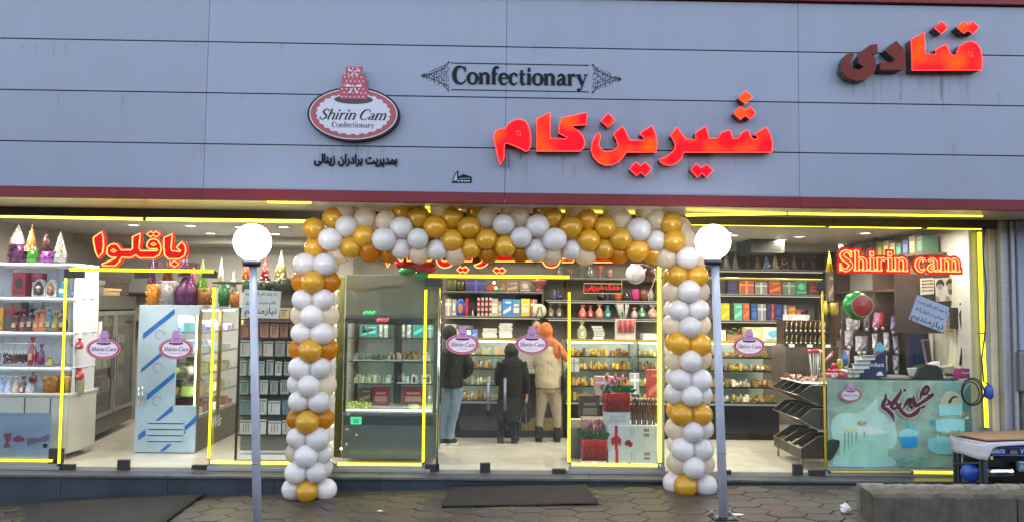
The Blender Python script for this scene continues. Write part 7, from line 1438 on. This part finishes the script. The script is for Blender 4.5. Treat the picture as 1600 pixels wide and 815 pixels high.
b = MB(); l = poly_px([(280,475),(380,455),(410,470),(405,530),(290,520)], 1420, 480, 5.094, 9.4); b.prism([l], 9.4, 9.6, mat('beige card machine', '#8c8878', .5, 0, .2)); l = poly_px([(372,465),(398,462),(398,495),(372,498)], 1420, 480, 5.094, 9.4); b.prism([l], 9.395, 9.4, M['black']); l = poly_px([(180,445),(255,430),(255,470),(190,470)], 1420, 480, 5.094, 9.4); b.prism([l], 9.42, 9.5, M['white']); tag(b.build('card_machine', bevel=.003), 'beige paper machine behind the magenta box', 'machine')
b = MB(); 
for pts in ([(1530, 395), (1528, 430), (1515, 465), (1508, 500), (1512, 560)], [(1512, 455), (1500, 490), (1505, 530), (1500, 570)], [(1526, 400), (1520, 450), (1500, 475)]): b.tube([P(x, y, 9.25) for x, y in pts], .012, M['black'], 6)
c = P(1498, 495, 9.3); b.box(c.x - .08, c.x + .08, 9.3, 9.35, c.z - .14, c.z + .12, mat('dark adapter', '#26262a', .4)); tag(b.build('cable_bundle'), 'bundle of black cables hanging beside the cream column', 'cables')
b = MB(); c = P(1510, 572, 9.3); b.ball(c, .06, mat('navy cloth', '#1c2050', .8), 10, 8, (1, .6, 1.2)); tag(b.build('navy_cloth'), 'small navy cloth bundle behind the magenta box', 'cloth')

# ------------------------------------------------------------------ people
skin = mat('skin', '#a87a60', .5, 0, .08, 20); hairm = mat('black hair', '#14100f', .5, 0, .3, 60)
FT = bpy.data.textures.new('cloth folds', 'CLOUDS'); FT.noise_scale = .09; FT.noise_depth = 2
def fuse(b, name, parent, vox=.010, smooth=3):
    o = b.build(name, parent); r = o.modifiers.new('fuse', 'REMESH'); r.mode = 'VOXEL'; r.voxel_size = vox; r.use_smooth_shade = True
    s_ = o.modifiers.new('soft', 'SMOOTH'); s_.factor = .5; s_.iterations = smooth
    if name in ('shirt', 'trousers', 'jeans', 'coat', 'jacket', 'headscarf', 'clothing', 'hooded_jacket'):
        d = o.modifiers.new('folds', 'DISPLACE'); d.texture = FT; d.strength = .022; d.mid_level = .5; d.texture_coords = 'LOCAL'
    return o
def loft(b, rings, m, seg=20):
    V = []; F = []; n = len(rings)
    for cx, cy, z, rx, ry in rings:
        for k in range(seg): t = 2 * math.pi * k / seg; V.append((cx + rx * math.cos(t), cy + ry * math.sin(t), z))
    for i in range(n - 1):
        for k in range(seg): F.append((i * seg + k, i * seg + (k + 1) % seg, (i + 1) * seg + (k + 1) % seg, (i + 1) * seg + k))
    F += [list(range(seg))[::-1], [(n - 1) * seg + k for k in range(seg)]]
    return b.add(V, F, m, True)
def hand(b, w_, d, palm_n, r=.0085, curl=.5):
    """palm and five bent fingers from wrist w_ along d; palm_n is the way the palm faces"""
    w_, d, n = Vector(w_), Vector(d).normalized(), Vector(palm_n).normalized(); s_ = d.cross(n).normalized(); c = w_ + d * .045
    for k in range(5): q = s_ * ((k - 2) * .014); b.tube([w_ + q * .6, c + q, w_ + d * .085 + q * 1.1], [.014, .015, .012], skin, 8)
    for k, L_ in enumerate((.062, .072, .068, .055)):
        q = w_ + d * .085 + s_ * ((k - 1.5) * .021); a = d; p1 = q + a * L_ * .4; a2 = (d + n * curl).normalized(); p2 = p1 + a2 * L_ * .33; a3 = (d + n * curl * 2.4).normalized(); b.tube([q - d * .01, p1, p2, p2 + a3 * L_ * .3], [r * 1.05, r, r * .95, r * .8], skin, 7)
    q = w_ + d * .03 - s_ * .03; t = (d * .7 - s_ * .7 + n * .3).normalized(); b.tube([q, q + t * .03, q + t * .03 + (d + n * .4).normalized() * .03], [.011, .010, .008], skin, 7)
def limb(b, pts, rs, m, seg=12):
    pts = [Vector(p) for p in pts]; q = cr([tuple(p) + (r,) for p, r in zip(pts, rs)], 5); b.tube([p[:3] for p in q], [p[3] for p in q], m, seg)
def head(b, c, r, f):
    """skull, jaw, nose, ears and lips facing along f"""
    c, f = Vector(c), Vector(f).normalized(); s_ = f.cross(Vector((0, 0, 1))).normalized(); U = Vector((0, 0, 1))
    b.ball(c + U * .02, r, skin, 16, 12, (.88, .98, 1.05)); b.ball(c + f * .018 - U * .055, r * .66, skin, 14, 10, (.95, .95, 1.0)); b.tube([c + f * r * .85 + U * .01, c + f * (r + .012) - U * .02, c + f * r * .88 - U * .028], [.006, .012, .009], skin, 8)
    for k in (-1, 1): b.ball(c + s_ * k * r * .90 - U * .005, .022, skin, 8, 6, (.45, .7, 1.2)); b.ball(c + s_ * k * .028 + f * r * .86 + U * .022, .014, skin, 8, 6)
    b.tube([c + f * r * .86 - U * .052 - s_ * .02, c + f * r * .93 - U * .05, c + f * r * .86 - U * .052 + s_ * .02], .007, skin, 6)
def eyes(parent, c, r, f):
    c, f = Vector(c), Vector(f).normalized(); s_ = f.cross(Vector((0, 0, 1))).normalized(); b = MB()
    for k in (-1, 1): b.ball(c + s_ * k * .030 + f * r * .90 + Vector((0, 0, .014)), .009, M['black'], 8, 6); b.tube([c + s_ * k * .018 + f * r * .97 + Vector((0, 0, .036)), c + s_ * k * .046 + f * r * .86 + Vector((0, 0, .034))], .004, hairm, 5)
    b.build('eyes_and_brows', parent)
def W(px, py, Y, dy=0): p = P(px, py, Y); return Vector((p.x, p.y + dy, p.z))
def px2(n, Y): return n * Y / FPX

# woman in cream with the orange scarf, seen from behind, hands on the counter
Y0 = 10.92; q = lambda a, c, dy=0: W(a, c, Y0, dy); u = px2(1, Y0)
wo = thing('person', 'woman in an orange headscarf, cream shirt, beige trousers and black boots seen from behind', 'person', (q(856, 688).x, Y0, 0))
b = MB(); head(b, q(853, 516), .098, (-.2, 1, 0)); limb(b, [q(856, 530), q(857, 540), q(857, 565), q(857, 590), q(857, 604)], [.05, .10, .12, .11, .13], skin)
for sx, hx, kx, ax in ((-1, 848, 846, 843), (1, 866, 868, 870)): limb(b, [q(hx, 604), q(kx, 635), q(ax, 664), q(ax, 683)], [.075, .055, .04, .04], skin); limb(b, [q(ax, 684, -.02), q(ax, 686, .10)], [.04, .03], skin)
for s_, (a, e, w_) in (((-1), ((843, 541), (838, 566), (842, 580))), (1, ((871, 541), (880, 567), (876, 585)))):
    sh_, el, wr = q(*a), q(*e, .02), q(*w_, .24); limb(b, [sh_, el, wr], [.045, .036, .026], skin); hand(b, wr, (0, 1, -.1), (0, -.2, -1))
fuse(b, 'body', wo, .009)
cream_s = mat('cream wool shirt', '#b5a688', .85, 0, .08, 30, .3, 120); beige = mat('beige trousers', '#95856c', .85, 0, .10, 25, .3, 90); bootm = mat('black leather boots', '#090909', .4, 0, .2)
b = MB(); loft(b, [(q(857, 534).x, Y0, q(857, z).z, rx * u, ry) for z, rx, ry in ((533, 8, .06), (537, 15, .09), (543, 18, .12), (560, 19, .14), (580, 20, .15), (596, 20.5, .16), (604.5, 20, .155))], cream_s)
for a, e, w_ in (((844, 542), (838.5, 566), (842, 579)), ((870, 542), (880, 567), (876.5, 584))): limb(b, [q(*a), q(*e, .02), q(*w_, .22)], [.075, .062, .048], cream_s)
fuse(b, 'shirt', wo, .012)
b = MB(); limb(b, [q(857, 600), q(857, 612)], [.14, .13], beige)
for hx, kx, ax in ((848, 845.5, 843), (866, 868.5, 870.5)): limb(b, [q(hx, 606), q(kx, 634), q(ax, 655), q(ax, 667)], [.10, .082, .062, .055], beige)
fuse(b, 'trousers', wo, .012)
for ax in (842, 870.5):
    b = MB(); limb(b, [q(ax, 664), q(ax, 676), q(ax, 684)], [.058, .055, .055], bootm); limb(b, [q(ax, 685.5, -.03), q(ax, 686, .06), q(ax, 687, .17)], [.05, .045, .035], bootm); b.box(q(ax, 688).x - .045, q(ax, 688).x + .045, Y0 - .08, Y0 + .2, .0, .02, bootm); fuse(b, 'boot', wo, .010, 1)
scm = mat('orange headscarf', '#c06428', .7, 0, .18, 8, .4, 25); b = MB(); c = q(853, 516); b.ball(c, .108, scm, 18, 14, (.92, 1.05, 1.12)); limb(b, [q(853, 520), q(855, 530), q(858, 538)], [.095, .085, .12], scm)
b.ball(q(870, 546, -.07), .10, scm, 14, 10, (.85, .75, 1.25)); b.ball(q(862, 535, -.04), .09, scm, 14, 10, (1.1, .8, .8)); limb(b, [q(876, 545, -.06), q(882, 556, -.06), q(885, 563, -.04)], [.05, .04, .02], scm); fuse(b, 'headscarf', wo, .010)
b = MB(); b.tube([q(872, 538, -.13), q(877, 560, -.17), q(879, 585, -.14)], .009, bootm, 6); loft(b, [(q(881, 600).x, Y0 - .05, q(881, z).z, rx * u, .07) for z, rx in ((612, 3), (607, 4.2), (592, 4), (584, 2.6))], bootm); o = b.build('shoulder_bag'); tag(o, 'black shoulder bag hanging at the right side of the woman in cream', 'bag')

# woman in the long black coat
Y0 = 10.80; wb = thing('person', 'shorter woman in a long black coat and black headscarf holding a bag', 'person', (q(798, 690).x, Y0, 0)); blk_ = mat('black coat cloth', '#08080a', .85, 0, .25, 12, .4, 60); u = px2(1, Y0)
b = MB(); head(b, q(799, 549), .09, (-.3, 1, -.1)); limb(b, [q(799, 560), q(800, 570), q(800, 610)], [.05, .11, .12], skin)
for ax in (784, 801): limb(b, [q(ax + 2, 620), q(ax, 655), q(ax, 683)], [.06, .045, .036], skin); limb(b, [q(ax, 686, -.02), q(ax, 688, .1)], [.035, .028], skin)
hr = q(823, 617, -.02); limb(b, [q(817, 567), q(823, 592, -.02), hr], [.045, .034, .024], skin); hand(b, hr, (.02, 0, -1), (-1, .2, 0), curl=.9); hl_ = q(781, 600, .22); limb(b, [q(783, 567), q(778, 592), hl_], [.045, .034, .024], skin); hand(b, hl_, (0, 1, 0), (0, 0, -1)); fuse(b, 'body', wb, .009)
b = MB(); loft(b, [(q(cx, 560).x, Y0, q(cx, z).z, rx * u, ry) for z, cx, rx, ry in ((557, 800, 7, .07), (561, 800, 15, .11), (567, 800, 18, .13), (585, 800, 18.5, .15), (610, 798, 19, .16), (635, 796, 19, .17), (657.5, 795, 18, .17))], blk_)
limb(b, [q(814, 566), q(822, 592, -.02), q(823, 614, -.02)], [.08, .062, .045], blk_); limb(b, [q(785, 566), q(778.5, 592), q(781, 600, .2)], [.08, .06, .045], blk_); fuse(b, 'coat', wb, .012)
b = MB()
for ax in (785, 801): limb(b, [q(ax, 652), q(ax, 682)], [.062, .055], blk_)
fuse(b, 'trousers', wb, .012)
for ax, d in ((782, 0), (803, .0)):
    b = MB(); limb(b, [q(ax, 684, -.05), q(ax + (4 if ax > 790 else -1), 686, .05), q(ax + (6 if ax > 790 else -2), 688, .13)], [.045, .042, .03], bootm); b.box(q(ax, 688).x - .04, q(ax, 688).x + .05, Y0 - .08, Y0 + .14, 0, .018, bootm); fuse(b, 'shoe', wb, .009, 1)
b = MB(); c = q(799, 548); hjm = mat('black headscarf', '#0b0b0d', .75, 0, .2, 10, .4, 30); b.ball(c, .104, hjm, 18, 14, (.95, 1.05, 1.12)); limb(b, [q(799, 553), q(800, 560), q(801, 572)], [.095, .105, .15], hjm); fuse(b, 'headscarf', wb, .010)
b = MB(); l = [(q(a, c).x, q(a, c).z) for a, c in ((812, 657), (821, 628), (827, 629), (829, 655), (822, 660))]; b.prism([l], Y0 - .06, Y0 + .03, blk_); b.tube([(x, Y0 - .062, z) for x, z in (l[0], l[1], l[4])], .005, mat('pale bag piping', '#8c8c8c', .5), 5, True); b.tube([q(821, 629, -.03), q(822, 622, -.03), q(825, 622, -.03), q(826, 630, -.03)], .006, blk_, 6); tag(b.build('handbag'), 'black handbag with pale piping held by the woman in black', 'bag')

# man with beanie and jeans at the left door edge
Y0 = 10.62; u = px2(1, Y0); mn = thing('person', 'man in black jacket, dark beanie and faded jeans beside the cake fridge', 'person', (q(702, 690).x, Y0, 0)); jk = mat('black jacket', '#08090b', .6, 0, .3, 10, .5, 40)
jn = mat('faded blue jeans', '#6f8596', .85, 0, .30, 9, .4, 60, stretch=(1, 1, .4))
b = MB(); head(b, q(702, 522), .1, (.3, 1, 0)); limb(b, [q(704, 534), q(706, 546), q(706, 600)], [.055, .12, .12], skin)
for hx, kx, ax in ((711, 708, 702), (698, 695, 690)): limb(b, [q(hx, 604), q(kx, 643), q(ax, 682)], [.08, .055, .04], skin); limb(b, [q(ax, 687, -.02), q(ax + 7, 689, .05)], [.04, .03], skin)
wr = q(722, 590, .2); limb(b, [q(725, 552), q(733, 574, .03), wr], [.045, .038, .027], skin); hand(b, wr, (-.3, 1, 0), (0, 0, -1)); wr = q(690, 588, .2); limb(b, [q(690, 552), q(684, 574, .03), wr], [.045, .038, .027], skin); hand(b, wr, (.2, 1, 0), (0, 0, -1)); fuse(b, 'body', mn, .009)
b = MB(); loft(b, [(q(cx, 560).x, Y0, q(cx, z).z, rx * u, ry) for z, cx, rx, ry in ((537, 705, 8, .08), (542, 706, 17, .12), (549, 707, 22, .15), (570, 706, 20, .16), (590, 706, 18, .16), (604, 706, 17.5, .155))], jk); limb(b, [q(724, 552), q(732.5, 574, .02), q(723, 589, .17)], [.09, .075, .055], jk); limb(b, [q(690, 552), q(684, 574, .02), q(689, 588, .17)], [.09, .075, .055], jk); fuse(b, 'jacket', mn, .012)
b = MB()
for hx, kx, ax in ((711, 708.5, 703), (698, 695, 690)): limb(b, [q(hx - 1, 600), q(hx, 612), q(kx, 643), q(ax, 668), q(ax, 684)], [.10, .105, .08, .07, .075], jn)
fuse(b, 'jeans', mn, .012)
for ax in (701, 689):
    b = MB(); limb(b, [q(ax, 686, -.04), q(ax + 4, 687, .0), q(ax + 11, 690, .05)], [.05, .05, .035], mat('dark green shoe', '#1e2c28', .5, 0, .3)); o = fuse(b, 'shoe', mn, .009, 1); b = MB(); b.box(q(ax - 4, 690).x, q(ax + 14, 690).x, Y0 - .07, Y0 + .08, .0, .022, M['white']); b.build('sole', o, bevel=.008)
b = MB(); c = q(702, 519.5); b.ball(c, .112, mat('charcoal beanie', '#1a1a1c', .9, 0, .2, 40, .6, 90), 18, 14, (.95, 1.05, 1.0)); fuse(b, 'beanie', mn, .010)

# shopkeeper behind the counter and cashier at the right end
Y0 = 11.95; u = px2(1, Y0); sk = thing('person', 'shopkeeper with black hair facing the woman in the orange scarf', 'person', (q(838, 690).x, Y0, 0)); c = q(838.5, 511); f = (.25, -1, -.1)
b = MB(); head(b, c, .098, f); limb(b, [q(839, 522), q(840, 534), q(840, 560), q(840, 600)], [.052, .10, .12, .12], skin)
for s_ in (-1, 1):
    sh_ = q(840 + s_ * 17, 540); el = q(840 + s_ * 21, 566, -.05); wr = q(840 + s_ * 14, 575, -.28); limb(b, [sh_, el, wr], [.05, .04, .028], skin); hand(b, wr, (-s_ * .2, -1, 0), (0, 0, -1)); limb(b, [q(840 + s_ * 8, 600), q(840 + s_ * 8, 635), Vector((q(840 + s_ * 8, 600).x, Y0, .06))], [.08, .055, .04], skin)
fuse(b, 'body', sk, .009); eyes(sk, c, .098, f)
b = MB(); b.ball(c + Vector((0, .02, .045)), .105, hairm, 16, 12, (.95, .98, .85)); fuse(b, 'hair', sk, .009, 1)
sm = mat('dark grey shop shirt', '#3a3a40', .8, 0, .15, 12, .3); b = MB(); loft(b, [(q(840, 560).x, Y0, q(840, z).z, rx * u, ry) for z, rx, ry in ((526, 7, .07), (531, 16, .11), (545, 20, .13), (580, 18, .14), (604, 18, .14))], sm)
for s_ in (-1, 1): limb(b, [q(840 + s_ * 16, 539), q(840 + s_ * 21, 566, -.05), q(840 + s_ * 15, 574, -.24)], [.075, .062, .045], sm); limb(b, [q(840 + s_ * 8, 600), q(840 + s_ * 8, 635), Vector((q(840 + s_ * 8, 600).x, Y0, .05))], [.1, .08, .06], sm)
fuse(b, 'clothing', sk, .013)
Y0 = 9.98; u = px2(1, Y0); ch = thing('person', 'cashier in a dark hood and face mask bending behind the sales counter', 'person', (q(1402, 690).x, Y0, 0)); c = q(1397, 558); f = (-1, -.35, -.35)
b = MB(); head(b, c, .095, f); limb(b, [q(1402, 566), q(1408, 582), q(1412, 620)], [.05, .12, .13], skin); limb(b, [q(1400, 585, -.12), q(1392, 602, -.15), q(1380, 594, -.12)], [.045, .036, .026], skin); hand(b, q(1380, 594, -.12), (-1, -.2, 0), (0, 0, -1)); limb(b, [q(1425, 585, .1), q(1425, 608, .0), q(1400, 600, -.1)], [.045, .036, .026], skin); hand(b, q(1400, 600, -.1), (-1, 0, 0), (0, 0, -1)); limb(b, [q(1410, 620), q(1400, 640, -.1), Vector((q(1400, 640).x, Y0 - .1, .05))], [.09, .06, .045], skin); fuse(b, 'body', ch, .009); eyes(ch, c, .095, f)
hd = mat('charcoal hood', '#33363a', .85, 0, .15, 12, .4); b = MB(); b.ball(c + Vector((.03, .015, .02)), .125, hd, 16, 12, (.95, .95, 1.0)); limb(b, [q(1402, 564), q(1406, 575), q(1410, 592), q(1412, 625)], [.10, .15, .19, .19], hd); limb(b, [q(1401, 584, -.1), q(1393, 602, -.14), q(1383, 595, -.12)], [.075, .06, .045], hd); limb(b, [q(1424, 585, .1), q(1425, 608, .0), q(1404, 600, -.1)], [.075, .06, .045], hd); fuse(b, 'hooded_jacket', ch, .013)
b = MB(); b.ball(c + Vector(f).normalized() * .075 - Vector((0, 0, .045)), .05, mat('pale blue mask', '#8fb0c4', .7), 12, 8, (.8, 1, .8)); b.build('face_mask', ch); b = MB(); limb(b, [q(1410, 620), q(1400, 640, -.1), Vector((q(1400, 640).x, Y0 - .1, .04))], [.12, .09, .07], blk_); fuse(b, 'trousers', ch, .013)
